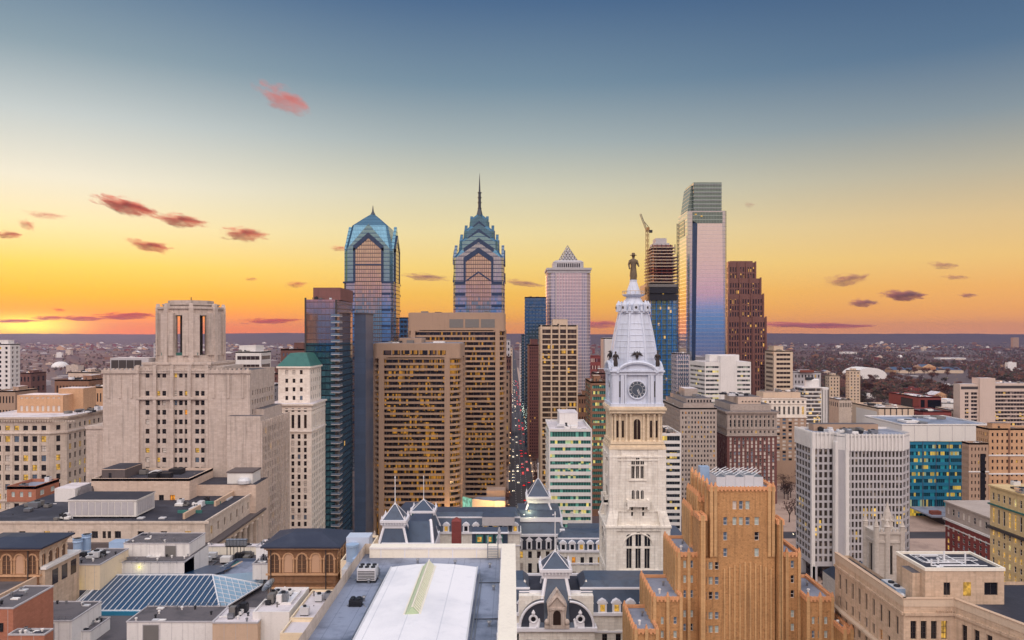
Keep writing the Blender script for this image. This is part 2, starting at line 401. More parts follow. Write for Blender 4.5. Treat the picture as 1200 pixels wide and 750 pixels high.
def put(mb, name, parent=None, loc=None):
    """one mesh object from world-space geometry; children keep their parent's origin"""
    off = wloc(parent) if parent is not None else (loc or (0, 0, 0))
    o = bpy.data.objects.new(name, mb.mesh(name, off)); COL.objects.link(o)
    if parent is not None: o.parent = parent
    else: o.location = off
    return o
def tag(o, label, cat, group=None, kind=None):
    if label: o['label'] = label
    if cat: o['category'] = cat
    if group: o['group'] = group
    if kind: o['kind'] = kind
    return o
def structure(mb, name, label=None):
    o = put(mb, name); o['kind'] = 'structure'; o['label'] = label or name.replace('_', ' '); o['category'] = name.replace('_', ' '); return o
def thing(name, label, cat, x, y, z=0, group=None):
    o = bpy.data.objects.new(name, None); COL.objects.link(o); o.location = (x, y, z); o.empty_display_size = 1
    return tag(o, label, cat, group)
def single(mb, name, label, cat, loc, group=None): return tag(put(mb, name, None, loc), label, cat, group)
def clone(o, loc, label=None, rz=None, sc=None):
    c = o.copy(); COL.objects.link(c); c.location = loc
    if rz is not None: c.rotation_euler = (0, 0, rz)
    if sc is not None: c.scale = sc
    if label: c['label'] = label
    for ch in o.children:
        d = ch.copy(); COL.objects.link(d); d.parent = c
        for g in ch.children:
            e = g.copy(); COL.objects.link(e); e.parent = d
    return c

# ------------------------------------------------------------------ windows
WCACHE = {}
def add_window(mb, w, h, glass, frame, style, X=lambda x, y, z: (x, y, z)):
    """frame ring, rails and pane in local space: x along the wall, y into it, sill at z = -h/2"""
    def bx(x0, x1, y0, y1, z0, z1, m):
        v = [X(x, y, z) for x, y, z in ((x0, y0, z0), (x1, y0, z0), (x1, y1, z0), (x0, y1, z0), (x0, y0, z1), (x1, y0, z1), (x1, y1, z1), (x0, y1, z1))]
        mb.faces(v, [(3, 2, 1, 0), (0, 1, 5, 4), (1, 2, 6, 5), (2, 3, 7, 6), (3, 0, 4, 7), (4, 5, 6, 7)], m)
    def quad(pts, m): mb.faces([X(*p) for p in pts], [tuple(range(len(pts)))], m)
    a, b = w / 2, h / 2
    if style == 'ribbon':
        quad([(-a, .02, -b), (a, .02, -b), (a, .02, b), (-a, .02, b)], glass)
        k = max(2, int(w / 3.2))
        for i in range(1, k): bx(-a + w * i / k - .07, -a + w * i / k + .07, -.08, .02, -b, b, frame)
        return
    if style == 'plain':
        quad([(-a, .02, -b), (a, .02, -b), (a, .02, b), (-a, .02, b)], glass); return
    if style == 'arch':
        n = 8; r = a; zc = b - r
        pts = [(-a, .05, -b), (a, .05, -b)] + [(r * math.cos(math.pi * k / n), .05, zc + r * math.sin(math.pi * k / n)) for k in range(n + 1)]
        quad(pts, glass); bx(-.06, .06, -.03, .05, -b, b - .1, frame); return
    fw = min(.13, w * .1)
    quad([(-a + fw, .06, -b + fw), (a - fw, .06, -b + fw), (a - fw, .06, b - fw), (-a + fw, .06, b - fw)], glass)
    bx(-a, a, 0, .12, b - fw, b, frame); bx(-a, a, 0, .12, -b, -b + fw, frame)
    bx(-a, -a + fw, 0, .12, -b + fw, b - fw, frame); bx(a - fw, a, 0, .12, -b + fw, b - fw, frame)
    if style in ('sash', 'cross'): bx(-a + fw, a - fw, .02, .1, -.06, .06, frame)
    if style in ('cross', 'pair'): bx(-.06, .06, .02, .1, -b + fw, b - fw, frame)
    if style == 'grid':
        for k in (-1, 1): bx(-a + fw, a - fw, .02, .1, k * h / 6 - .05, k * h / 6 + .05, frame)
        bx(-.05, .05, .02, .1, -b + fw, b - fw, frame)
def window_mesh(w, h, glass, frame, style):
    k = (round(w, 2), round(h, 2), glass, frame, style)
    if k not in WCACHE:
        mb = MB(); add_window(mb, w, h, glass, frame, style); WCACHE[k] = mb.mesh('window')
    return WCACHE[k]

MAXW = 100
SPLIT = set('pier fin floor_band string_course pilaster buttress corner_pier chevron gable window_surround roof_vent roof_hatch wall_pier duct mansard cap_roof setback attic edge_fin flagpole apse joint recess window_panel louvre_band glass_front roof_edge skylight_strip access_box wing_wall roof_tray gutter hoop tank mirror_panel crown_glazing belt hoarding core site_lamp sky_light clock_pediment extension penthouse upper_block soffit canopy louvre vertical_pier corner roof_unit_ pavilion_base bay shaft curved_mansard cornice flute roof plant_room parapet mansard pavilion_wall dome_rib roof_rib drum handrail rung seam fan spire_ hoarding'.split())
UID = [0]
class Bld:
    """one building: an Empty at its foot, part meshes collected by part name, windows collected with their place"""
    def __init__(s, name, label, cat, x, y, z=0, group=None, minpx=9.0):
        s.root = thing(name, label, cat, x, y, z, group); s.parts = {}; s.wins = []; s.minpx = minpx
    def p(s, part):
        if part not in s.parts: s.parts[part] = MB()
        return s.parts[part]
    def facade(s, part, mat, p0, p1, z0, z1, us, vs, dep=.5, mix='stone', frame='frame_dark', style='sash', seen=True, sill=None, wname='window', litrows=None):
        """wall from p0 to p1 (left to right from outside) with real openings us x vs; reveals, panes set back by dep"""
        mb = s.p(part); u = Vector((p1[0] - p0[0], p1[1] - p0[1])); L = u.length; u /= L; n = Vector((u.y, -u.x))
        W = lambda a, z, d=0.0: (p0[0] + u.x * a - n.x * d, p0[1] + u.y * a - n.y * d, z)
        us = sorted(q for q in us if q[0] > 0.01 and q[1] < L - .01); vs = sorted(q for q in vs if q[0] > z0 + .01 and q[1] < z1 - .01)
        if not us or not vs: mb.poly([W(0, z0), W(L, z0), W(L, z1), W(0, z1)], mat); return
        z = z0
        for a, b in vs:
            mb.poly([W(0, z), W(L, z), W(L, a), W(0, a)], mat)
            x = 0
            for c, d in us:
                mb.poly([W(x, a), W(c, a), W(c, b), W(x, b)], mat)
                mb.poly([W(c, a), W(c, a, dep), W(c, b, dep), W(c, b)], mat); mb.poly([W(d, a, dep), W(d, a), W(d, b), W(d, b, dep)], mat)
                mb.poly([W(c, a), W(d, a), W(d, a, dep), W(c, a, dep)], sill or mat); mb.poly([W(c, b, dep), W(d, b, dep), W(d, b), W(c, b)], mat)
                s.wins.append((W((c + d) / 2, (a + b) / 2, dep - .14), math.atan2(u.y, u.x), d - c, b - a, pick(mix), frame, style, seen, wname))
                x = d
            mb.poly([W(x, a), W(L, a), W(L, b), W(x, b)], mat)
            z = b
        mb.poly([W(0, z), W(L, z), W(L, z1), W(0, z1)], mat)
    def done(s):
        objs = {}
        for nm, mb in s.parts.items():
            if not mb.f: continue
            base = nm.split('#')[0]; ps = mb.pieces() if base in SPLIT else [mb]
            for q in (ps if len(ps) <= 60 else [mb]): put(q, base, s.root)
        off = wloc(s.root)
        def size(wn):
            (x, y, z), ang, w, h = wn[:4]; D = max(y, 20) * 1200 / 1024
            nx, ny = math.sin(ang), -math.cos(ang); dx, dy = -x, -y; L = math.hypot(dx, dy)
            c = (nx * dx + ny * dy) / L
            px = PX + x / y * FPX; py = PY + (CH - z) / y * FPX
            inn = -10 < px < 1210 and -10 < py < 760
            return (w * max(c, 0)) * h * (FPX / D) ** 2 if (wn[7] and inn) else 0
        ws = sorted(s.wins, key=size, reverse=True); rest = MB(); k = 0
        for wn in ws:
            (x, y, z), ang, w, h, glass, frame, style, seen, wname = wn
            if k < MAXW and size(wn) >= s.minpx:
                o = bpy.data.objects.new(wname, window_mesh(w, h, glass, frame, style)); COL.objects.link(o); o.parent = s.root
                o.location = (x - off[0], y - off[1], z - off[2]); o.rotation_euler = (0, 0, ang); k += 1
            else:
                ca, sa = math.cos(ang), math.sin(ang)
                add_window(rest, w, h, glass, frame, style if (size(wn) > 3 or style in ('ribbon', 'arch')) else 'plain', lambda a, b, c: (x + a * ca - b * sa, y + a * sa + b * ca, z + c))
        if rest.f:
            o = put(rest, 'windows', s.root); o['kind'] = 'stuff'
        return s.root
def spans(L, n, w, m0=0, m1=None):
    """n openings of width w spread over 0..L between margins"""
    m1 = m0 if m1 is None else m1; p = (L - m0 - m1) / n
    return [(m0 + p * (i + .5) - w / 2, m0 + p * (i + .5) + w / 2) for i in range(n)]
def rows(z0, z1, n, h, sill=.55):
    p = (z1 - z0) / n
    return [(z0 + p * i + (p - h) * sill, z0 + p * i + (p - h) * sill + h) for i in range(n)]
def roof_clutter(B, x0, x1, y0, y1, z, n, rnd, big=True, mats=('pale_metal', 'louvre', 'steel', 'white_wall', 'dark_metal')):
    """plant on a flat roof: boxes on curbs, ducts, vents and pipes"""
    w, d = x1 - x0, y1 - y0; sc = min(w, d)
    for k in range(n):
        UID[0] += 1; mb = B.p('roof_unit#%d' % UID[0]); m = rnd.choice(mats); a = rnd.uniform(.03, .11) * sc + .4; b = rnd.uniform(.03, .12) * sc + .4; h = rnd.uniform(.6, 2.2)
        x = rnd.uniform(x0 + a, x1 - a); y = rnd.uniform(y0 + b, y1 - b)
        mb.cbox(x, y, a, b, z + .25, z + .25 + h, m); mb.cbox(x, y, a * .9, b * .9, z, z + .25, 'dark_metal')
        if rnd.random() < .5: mb.lathe(x, y, [(min(a, b) * .6, z + .25 + h), (min(a, b) * .6, z + .6 + h), (min(a, b) * .4, z + .62 + h)], 10, 'dark_metal')
    for k in range(n):
        UID[0] += 1; mb = B.p('roof_pipe#%d' % UID[0]); x = rnd.uniform(x0, x1); y = rnd.uniform(y0, y1)
        if rnd.random() < .5: mb.lathe(x, y, [(.18, z), (.18, z + .9), (.3, z + .95), (.3, z + 1.15)], 8, rnd.choice(mats))
        else:
            q = (min(max(x + rnd.uniform(-.3, .3) * w, x0), x1), y, z + .4); mb.tube((x, y, z + .4), q, .14, rnd.choice(mats))
def flat_roof(B, x0, x1, y0, y1, z, roof='grey_roof', coping='coping', ph=1.1, th=.5, clutter=4, seed=0, pent=None, pwall='white_wall'):
    """roof deck sunk behind a parapet, a penthouse and plant"""
    r = B.p('roof'); r.poly([(x0 + th, y0 + th, z - ph), (x1 - th, y0 + th, z - ph), (x1 - th, y1 - th, z - ph), (x0 + th, y1 - th, z - ph)], roof)
    p = B.p('parapet')
    for a in ((x0, x1, y0, y0 + th), (x0, x1, y1 - th, y1), (x0, x0 + th, y0 + th, y1 - th), (x1 - th, x1, y0 + th, y1 - th)): p.box(*a, z - ph - .05, z + .12, coping)
    rnd = random.Random(seed + int(x0 * 7 + y0 * 3))
    if pent:
        a, b, c, d, h = pent; q = B.p('penthouse'); X0, X1, Y0, Y1 = x0 + (x1 - x0) * a, x0 + (x1 - x0) * b, y0 + (y1 - y0) * c, y0 + (y1 - y0) * d
        q.box(X0, X1, Y0, Y1, z - ph, z + h, pwall, roof); q.box(X0 - .15, X1 + .15, Y0 - .15, Y1 + .15, z + h - .35, z + h - .05, coping, roof)
        q.box(X0 + (X1 - X0) * .3, X0 + (X1 - X0) * .42, Y0 - .06, Y0 + .1, z - ph + .1, z - ph + 2.3, 'dark_metal')
    if clutter: roof_clutter(B, x0 + th + .5, x1 - th - .5, y0 + th + .5, y1 - th - .5, z - ph, clutter, rnd)
def block(name, label, cat, l, r, top, D, dep, wall='limestone', roof='grey_roof', cols=8, nrow=12, ww=.5, wh=.55, side=None, base=0, mtop=2.0, mu=.8, mix='stone',
          frame='frame_dark', style='sash', d=.45, minpx=9, group=None, pent=(.3, .7, .3, .7, 3.5), pwall=None, coping=None, clutter=4, z0=4, bands=0, roofon=True, seed=0, both=False, done=True, ph=1.1):
    """a block read off the photograph (front edge px l..r, roof line py top at distance D): walls with openings on the front and the side one can see"""
    x0, x1, z = fx(l, D), fx(r, D), fz(top, D); y0, y1 = D, D + dep
    B = Bld(name, label, cat, (x0 + x1) / 2, (y0 + y1) / 2, 0, group, minpx)
    W = x1 - x0; rz = rows(z0, z - mtop, nrow, (z - mtop - z0) / nrow * wh) if nrow else []
    B.facade('wall', wall, (x0, y0), (x1, y0), base, z, spans(W, cols, (W - 2 * mu) / cols * ww, mu) if cols else [], rz, d, mix, frame, style)
    ns = side if side is not None else max(2, int(cols * dep / W))
    su = spans(dep, ns, (dep - 2 * mu) / ns * ww, mu) if ns else []
    right = (x0 + x1) / 2 < 0
    if right or both: B.facade('wall', wall, (x1, y0), (x1, y1), base, z, su, rz, d, mix, frame, style)
    else: B.p('wall').poly([(x1, y0, base), (x1, y1, base), (x1, y1, z), (x1, y0, z)], wall)
    if not right or both: B.facade('wall', wall, (x0, y1), (x0, y0), base, z, su, rz, d, mix, frame, style)
    else: B.p('wall').poly([(x0, y1, base), (x0, y0, base), (x0, y0, z), (x0, y1, z)], wall)
    B.p('wall').poly([(x1, y1, base), (x0, y1, base), (x0, y1, z), (x1, y1, z)], wall)
    if bands:
        for zb in [z - mtop - .4] + [z0 + (z - mtop - z0) * k / bands for k in range(bands)]:
            B.p('cornice').box(x0 - .35, x1 + .35, y0 - .35, y1 + .35, zb - .3, zb + .15, coping or wall)
    if roofon: flat_roof(B, x0, x1, y0, y1, z, roof, coping or wall, clutter=clutter, seed=seed, pent=pent, pwall=pwall or wall, ph=ph)
    B.box = (x0, x1, y0, y1, z)
    if done: B.done()
    return B
# ================================================================== the ground, streets and hills
t, b = newmat('city_ground'); p = t.pos(); x, y, z = t.xyz(p)
n1 = t.noise(p, .004, 6, .65); n2 = t.noise(p, .03, 5, .7); n3 = t.noise(p, .0007, 5)
vor = t.node('ShaderNodeTexVoronoi'); t.put(vor.inputs['Vector'], t.comb(x, t.math('MULTIPLY', y, .45), 0)); vor.inputs['Scale'].default_value = .022
col = t.mix(n1, S(72, 64, 68), S(112, 94, 92))
col = t.mix(t.smooth(n3, .45, .6), col, S(92, 66, 62))
col = t.mix(t.math('MULTIPLY', t.smooth(n2, .52, .7), .8), col, S(56, 52, 58))
col = t.mix(t.math('MULTIPLY', t.smooth(n2, .42, .26), .7), col, S(132, 122, 124))
roofs = t.xyz(vor.outputs['Color'])
col = t.mix(t.math('MULTIPLY', t.math('LESS_THAN', vor.outputs['Distance'], .32), t.math('GREATER_THAN', roofs[0], .86)), col, S(190, 182, 180))
t.put(b.inputs['Base Color'], col); b.inputs['Roughness'].default_value = .95
FAR = 15000
mb = MB(); mb.poly([(-FAR, -3000, 0), (FAR, -3000, 0), (FAR, FAR, 0), (-FAR, FAR, 0)], 'city_ground'); structure(mb, 'ground')
# wooded hills closing the view
t, b = newmat('wooded_hill'); p = t.pos()
n1 = t.noise(p, .0016, 6, .7); n2 = t.noise(p, .008, 5, .75)
col = t.mix(n1, S(54, 50, 52), S(112, 86, 80)); col = t.mix(t.math('MULTIPLY', t.smooth(n2, .55, .75), .8), col, S(70, 68, 76)); col = t.mix(t.math('MULTIPLY', t.smooth(n2, .36, .2), .7), col, S(180, 166, 168))
t.put(b.inputs['Base Color'], col); b.inputs['Roughness'].default_value = 1
mb = MB(); rr = random.Random(3)
NU, NV = 150, 14; hv = []
for j in range(NV):
    yy = 7800 + j * 500
    for i in range(NU):
        xx = -14600 + 29200 * i / (NU - 1)
        q = j / (NV - 1); h = 134 * q ** 2.6 + 14 * math.sin(xx * .0011 + j * 1.7) * math.sin(xx * .00037 + j) * q ** 1.5 + 8 * rr.random() * q
        hv.append((xx, yy, max(h - 6, -3) if j else -3))
mb.faces(hv, [(j * NU + i, j * NU + i + 1, (j + 1) * NU + i + 1, (j + 1) * NU + i) for j in range(NV - 1) for i in range(NU - 1)], 'wooded_hill', True)
structure(mb, 'hills')
# streets: the avenue running straight away behind City Hall, cross streets, the plaza
SX0, SX1 = -3.0, 19.0
mb = MB()
for a, c, d, e in ((SX0, SX1, 420, 6500), (-330, 420, 410, 424), (106, 124, 200, 900), (-220, 330, 560, 574), (-220, 330, 700, 714), (-220, 330, 850, 862), (-60, -46, 180, 420), (-105, -92, 424, 900), (124, 330, 500, 514), (-260, 260, 236, 250)):
    mb.poly([(a, d, .004 if c - a > 60 else .008), (c, d, .004 if c - a > 60 else .008), (c, e, .004 if c - a > 60 else .008), (a, e, .004 if c - a > 60 else .008)], 'asphalt')
for k in range(0, 300):
    for lx in (3.2, 8.0, 12.8):
        y0 = 430 + k * 9
        if y0 < 3000: mb.poly([(lx - .09, y0, .013), (lx + .09, y0, .013), (lx + .09, y0 + 3, .013), (lx - .09, y0 + 3, .013)], 'white_trim')
structure(mb, 'street', 'asphalt streets with painted lanes between the towers')
mb = MB()
for a, c, d, e in ((SX0 - 6, SX0, 424, 3000), (SX1, SX1 + 6, 424, 3000)): mb.box(a, c, d, e, 0, .14, 'paving')
mb.box(124, 176, 300, 420, -.05, .13, 'paving'); mb.box(176, 240, 250, 400, -.05, .13, 'paving'); mb.box(124, 300, 440, 498, -.05, .13, 'paving'); mb.box(176, 300, 516, 690, -.05, .13, 'paving')
structure(mb, 'pavement', 'paved plaza and kerbed pavements beside the streets')

# haze: one box of even air round everything
t_ = bpy.data.materials.new('haze'); t_.use_nodes = True; q = NT(t_.node_tree); q.n.clear()
pv = q.node('ShaderNodeVolumePrincipled'); pv.inputs['Color'].default_value = S(126, 146, 222); pv.inputs['Density'].default_value = 3.4e-5; pv.inputs['Anisotropy'].default_value = .65
oo = q.node('ShaderNodeOutputMaterial'); q.l.new(pv.outputs[0], oo.inputs['Volume']); M['haze'] = t_
mb = MB(); mb.box(-FAR - 50, FAR + 50, -3050, FAR + 50, -6, 330, 'haze'); o = put(mb, 'haze'); o['kind'] = 'stuff'; o['label'] = 'pale violet evening haze over the city'; o['category'] = 'haze'
# ================================================================== the tall glass towers
curtain('liberty_glass', S(176, 190, 200), S(92, 100, 120), 1.6, 3.9, 0, .12, .22, wob=.012, pv_=.05)
curtain('liberty_pink', S(200, 190, 172), S(104, 92, 90), 2.1, 3.9, 0, .18, .2, wob=.012, pv_=.05)
curtain('liberty_blue', S(132, 176, 190), S(84, 112, 136), 1.6, 3.9, 0, .06, .22)
curtain('liberty_crown', S(92, 132, 154), S(62, 88, 110), 2.4, 3.9, 0, .05, .08, metal=.8, rough=.15)
curtain('liberty_dark', S(64, 84, 112), S(46, 60, 84), 2.4, 3.9, 0, .05, .08, metal=.7, rough=.2)
curtain('comcast_glass', S(220, 218, 222), S(196, 190, 198), 1.5, 4.2, 0, .04, .06, rough=.03, wob=.002, pv_=.02)
curtain('comcast_edge', S(196, 200, 206), S(150, 152, 160), 1.5, 4.2, 0, .07, .1, rough=.1, wob=.01)
curtain('comcast_top', S(110, 128, 122), S(150, 164, 156), 3.0, 4.4, 0, .04, .16, metal=.6, rough=.18)
curtain('mellon_glass', S(156, 158, 184), S(216, 206, 206), 1.9, 3.9, 0, .34, .20, metal=.6, rough=.15)
curtain('mellon_bay', S(196, 180, 190), S(224, 206, 206), 1.9, 3.9, 0, .24, .22, metal=.6, rough=.12)
curtain('ritz_glass', S(70, 114, 130), S(34, 46, 60), 2.2, 3.5, 0, .06, .2, metal=.75, rough=.06, litfrac=.0012, wob=.02, pv_=.2)
curtain('ritz_sky_reflection', S(186, 158, 152), S(110, 92, 92), 2.2, 3.5, 0, .05, .12, metal=.85, rough=.06)  # upper panes: pink sky reflection put into the glass tint
curtain('blue_tower', S(98, 130, 150), S(52, 76, 98), 1.6, 3.8, 0, .08, .16, metal=.8, rough=.08, wob=.02)
curtain('site_glass', S(150, 184, 186), S(60, 96, 120), 2.6, 4.2, 0, .1, .14, metal=.7, rough=.1, wob=.03, litfrac=.03)

def grow(B, part, prof, cx, cy, mat, cham=0.0):
    """stack of square sections (half width, height), corners cut by cham"""
    n = len(prof); v = []
    for h, z in prof:
        c = h * cham
        for x, y in ((-h + c, -h), (h - c, -h), (h, -h + c), (h, h - c), (h - c, h), (-h + c, h), (-h, h - c), (-h, -h + c)): v.append((cx + x, cy + y, z))
    B.p(part).faces(v, [(i * 8 + k, i * 8 + (k + 1) % 8, (i + 1) * 8 + (k + 1) % 8, (i + 1) * 8 + k) for i in range(n - 1) for k in range(8)] + [tuple((n - 1) * 8 + k for k in range(8))], mat)
def gable4(B, part, cx, cy, face, w, zb, ze, zp, thick, mat, ends=None, notch=0.0):
    """gabled panel on each of the four faces at distance face from the axis"""
    out = [(-w, zb), (w, zb), (w, ze), (0, zp), (-w, ze)]
    mb = B.p(part)
    mb.xprism([(cx + a, z) for a, z in out], cy - face - thick, cy - face + 2, mat, ends)
    mb.xprism([(cx + a, z) for a, z in out], cy + face - 2, cy + face + thick, mat, ends)
    mb.yprism([(cy + a, z) for a, z in out], cx - face - thick, cx - face + 2, mat, ends)
    mb.yprism([(cy + a, z) for a, z in out], cx + face - 2, cx + face + thick, mat, ends)
def chevron4(B, part, cx, cy, face, w, ze, zp, th, thick, mat):
    """inverted V band on each face"""
    out = [(-w, ze - th), (0, zp - th), (w, ze - th), (w, ze), (0, zp), (-w, ze)]
    mb = B.p(part)
    for s in (-1, 1):
        o2 = [(-w, ze - th), (0, zp - th), (0, zp), (-w, ze)], [(0, zp - th), (w, ze - th), (w, ze), (0, zp)]
        for q in o2:
            mb.xprism([(cx + a, z) for a, z in q], cy + s * face - (thick if s < 0 else 1), cy + s * face + (1 if s < 0 else thick), mat)
            mb.yprism([(cy + a, z) for a, z in q], cx + s * face - (thick if s < 0 else 1), cx + s * face + (1 if s < 0 else thick), mat)

# --- the blue tower with the single gabled crown
D = 745; cx = fx(437, D + 24); cy = D + 24
B = Bld('office_tower', 'blue glass skyscraper with one steep gabled crown and a short spike, no tall spire', 'skyscraper', cx, cy)
H = 24.0
grow(B, 'shaft', [(H, 0), (H, fz(331, D))], cx, cy, 'liberty_glass', .10)
B.p('shaft').box(cx - 13, cx + 13, cy - H - 1.2, cy + H + 1.2, 0, fz(331, D) + .5, 'liberty_pink')
B.p('shaft').box(cx - H - 1.2, cx + H + 1.2, cy - 13, cy + 13, 0, fz(331, D) + .5, 'liberty_pink')
for k in range(9):
    z = fz(331, D) - 12 - k * 15.6
    for s in (-1, 1):
        B.p('floor_band').box(cx + s * 18.6 - 5.6, cx + s * 18.6 + 5.6 - (3 if s > 0 else 0), cy - H - .5, cy - H + 1, z, z + 2.2, 'liberty_dark')
        B.p('floor_band').box(cx + H - 1, cx + H + .5, cy + s * 18.6 - 5, cy + s * 18.6 + 5, z, z + 2.2, 'liberty_dark')
grow(B, 'crown', [(H - .8, fz(331, D)), (H - .8, fz(294, D)), (17.5, fz(263, D)), (8, fz(253, D)), (.9, fz(246, D))], cx, cy, 'liberty_crown', .12)
gable4(B, 'gable', cx, cy, H - .8, 20.5, fz(331, D), fz(291, D), fz(262, D), .8, 'liberty_blue')
chevron4(B, 'chevron', cx, cy, H, 14.6, fz(288, D), fz(272.5, D), 5.5, 1.2, 'liberty_dark')
for s in (-1, 1):
    B.p('chevron').box(cx + s * 13.6 - 1, cx + s * 13.6 + 1, cy - H - 1.2, cy - H, fz(331, D), fz(288, D) - 2, 'liberty_dark')
    B.p('chevron').box(cx + H, cx + H + 1.2, cy + s * 13.6 - 1, cy + s * 13.6 + 1, fz(331, D), fz(288, D) - 2, 'liberty_dark')
gable4(B, 'crown_glazing', cx, cy, H, 12.4, fz(331, D), fz(289, D), fz(277, D), .6, 'liberty_pink')
B.p('belt').box(cx - H - .6, cx + H + .6, cy - H - .6, cy + H + .6, fz(332, D), fz(330, D), 'liberty_dark'); B.p('belt').box(cx - 13.2, cx + 13.2, cy - H - 1.6, cy, fz(311, D), fz(309.5, D), 'liberty_dark')
B.p('spike').lathe(cx, cy, [(3.2, fz(249, D)), (1.6, fz(245, D)), (.9, fz(243, D)), (.2, fz(236, D))], 8, 'spire_metal')
B.done()
block('office_building', 'dark blue glass block pressed against the gabled tower', 'office block', 468, 478, 372, 760, 30, 'blue_tower', 'grey_roof', 2, 30, .8, .5, pent=None, clutter=0, minpx=40)

# --- the tower with stepped chevrons and the tall needle
D = 735; cx = fx(562, D + 24); cy = D + 24
B = Bld('office_tower', 'blue glass skyscraper with stepped chevron crown carrying a tall needle spire', 'skyscraper', cx, cy)
H = 24.0
grow(B, 'shaft', [(H, 0), (H, fz(302, D)), (H, fz(302, D) + .2)], cx, cy, 'liberty_glass', .08)
B.p('shaft').box(cx - 12, cx + 12, cy - H - 1, cy + H + 1, 0, fz(330, D), 'liberty_pink'); B.p('shaft').box(cx - H - 1, cx + H + 1, cy - 12, cy + 12, 0, fz(330, D), 'liberty_pink')
for k in range(5):
    z = fz(333, D) - k * 11
    for s in (-1, 1): B.p('floor_band').box(cx + s * 17.6 - 5, cx + s * 17.6 + 5, cy - H - .45, cy - H + 1, z, z + 2.6, 'liberty_dark'); B.p('floor_band').box(cx + H - 1, cx + H + .45, cy + s * 17.6 - 5, cy + s * 17.6 + 5, z, z + 2.6, 'liberty_dark')
tiers = [(H - .3, 302, 18.4, 292), (18.2, 282, 14, 277), (13.8, 269, 8.6, 262), (8.4, 254, 2.2, 247)]
zprev = fz(302, D)
for h0, y0, h1, y1 in tiers:
    grow(B, 'crown', [(h0, zprev), (h0, fz(y0, D) + .1), (h1, fz(y1, D))], cx, cy, 'liberty_crown', .1); zprev = fz(y1, D) - .5
gp = [(H - .3, 18.5, 302, 282, 264, 'liberty_blue'), (H, 13, 330, 302, 290, 'liberty_glass')]
gable4(B, 'gable', cx, cy, H - .3, 21.5, fz(310, D), fz(302, D), fz(284, D), .7, 'liberty_glass')
gable4(B, 'gable', cx, cy, 18.2, 16, fz(300, D), fz(283, D), fz(271, D), .7, 'liberty_blue')
gable4(B, 'gable', cx, cy, 13.8, 11.5, fz(285, D), fz(270, D), fz(260, D), .7, 'liberty_crown')
gable4(B, 'gable', cx, cy, 8.4, 7, fz(270, D), fz(256, D), fz(249, D), .7, 'liberty_crown')
chevron4(B, 'chevron', cx, cy, H + .4, 14.2, fz(302, D), fz(290, D), 5.5, 1.0, 'liberty_dark')
chevron4(B, 'chevron', cx, cy, 18.9, 14.5, fz(290, D), fz(278, D), 4.5, .7, 'liberty_dark')
chevron4(B, 'chevron', cx, cy, 14.5, 10.5, fz(276.5, D), fz(266.5, D), 4, .7, 'liberty_dark')
chevron4(B, 'chevron', cx, cy, 9.1, 6.4, fz(263, D), fz(256, D), 3, .6, 'liberty_dark')
for s in (-1, 1): B.p('chevron').box(cx + s * 13.2 - 1, cx + s * 13.2 + 1, cy - H - 1.3, cy - H, fz(330, D), fz(302, D) - 3, 'liberty_dark')
gable4(B, 'crown_glazing', cx, cy, H + .3, 12, fz(330, D), fz(303, D), fz(293, D), .4, 'liberty_pink')
chevron4(B, 'chevron', cx, cy, H + .9, 11.5, fz(328, D), fz(318, D), 1.6, .7, 'liberty_dark')
B.p('spire').lathe(cx, cy, [(3.6, fz(250, D)), (2.2, fz(243, D)), (1.5, fz(239, D)), (1.35, fz(222, D)), (.9, fz(219, D)), (.5, fz(207, D)), (.12, fz(197, D))], 8, 'spire_metal')
for y0 in (240, 233, 227, 221): B.p('spire').lathe(cx, cy, [(2.0, fz(y0, D)), (2.0, fz(y0 - 1, D))], 8, 'spire_metal')
B.done()

# --- the tallest: obelisk of mirror glass
D = 825; x0, x1 = fx(806, D), fx(852, D); y0, y1 = D, D + 47; zt = fz(247, D)
B = Bld('office_tower', 'tallest mirror glass skyscraper with a greenish glass lantern on top', 'skyscraper', (x0 + x1) / 2, D + 23)
c = 2.0
B.p('shaft').prism([(x0 + c, y0), (x1 - c, y0), (x1, y0 + c), (x1, y1), (x0, y1), (x0, y0 + c)], 0, zt, 'comcast_edge', 'grey_roof')
xl0, xl1 = fx(816, D), fx(817, D); xr0, xr1 = fx(851, D), fx(846, D); zp = fz(262, D); zb = 0
B.p('mirror_panel').prism([(xl0 - 3.5, y0 - .5), (xr0 - 1, y0 - .5), (xr0 - 1, y0 + 1), (xl0 - 3.5, y0 + 1)], 0, 1, 'comcast_glass')
pts = [(fx(813, D), 0), (fx(850, D), 0), (xr1, zp), (xl1, zp)]
B.p('mirror_panel').xprism(pts, y0 - 1.0, y0 + .5, 'comcast_glass')
B.p('reveal').xprism([(fx(810, D), 0), (fx(813, D), 0), (xl1, zp), (fx(811.5, D), zp + 3)], y0 - .6, y0 + .5, 'liberty_dark')
B.p('crown_band').box(x0 + 5, x1 - 5, y0 - .6, y0 + 1, zp + .4, zt - 1.5, 'comcast_top')
B.p('mirror_panel').box(x0 - .6, x0 + .5, y0 + 4, y1 - 4, 0, fz(275, D), 'comcast_glass')
B.p('sky_garden').box(x0 - .4, x0 + .6, y0 + 16, y1 - 6, fz(282, D), fz(255, D), 'comcast_top')
B.p('lantern').box(x0 + 7, x1 - 5, y0 + 3, y1 - 4, zt, fz(213, D), 'comcast_top'); 
for k in range(7): B.p('lantern').box(x0 + 6.7, x1 - 4.7, y0 + 2.7, y1 - 3.7, zt + 3 + k * 4.2, zt + 3.5 + k * 4.2, 'steel')
B.p('lantern').frus((x0 + 1.5, x0 + 7, y0 + 8, y1 - 4, zt), (x0 + 5.5, x0 + 7, y0 + 8, y1 - 4, fz(216, D)), 'comcast_top')
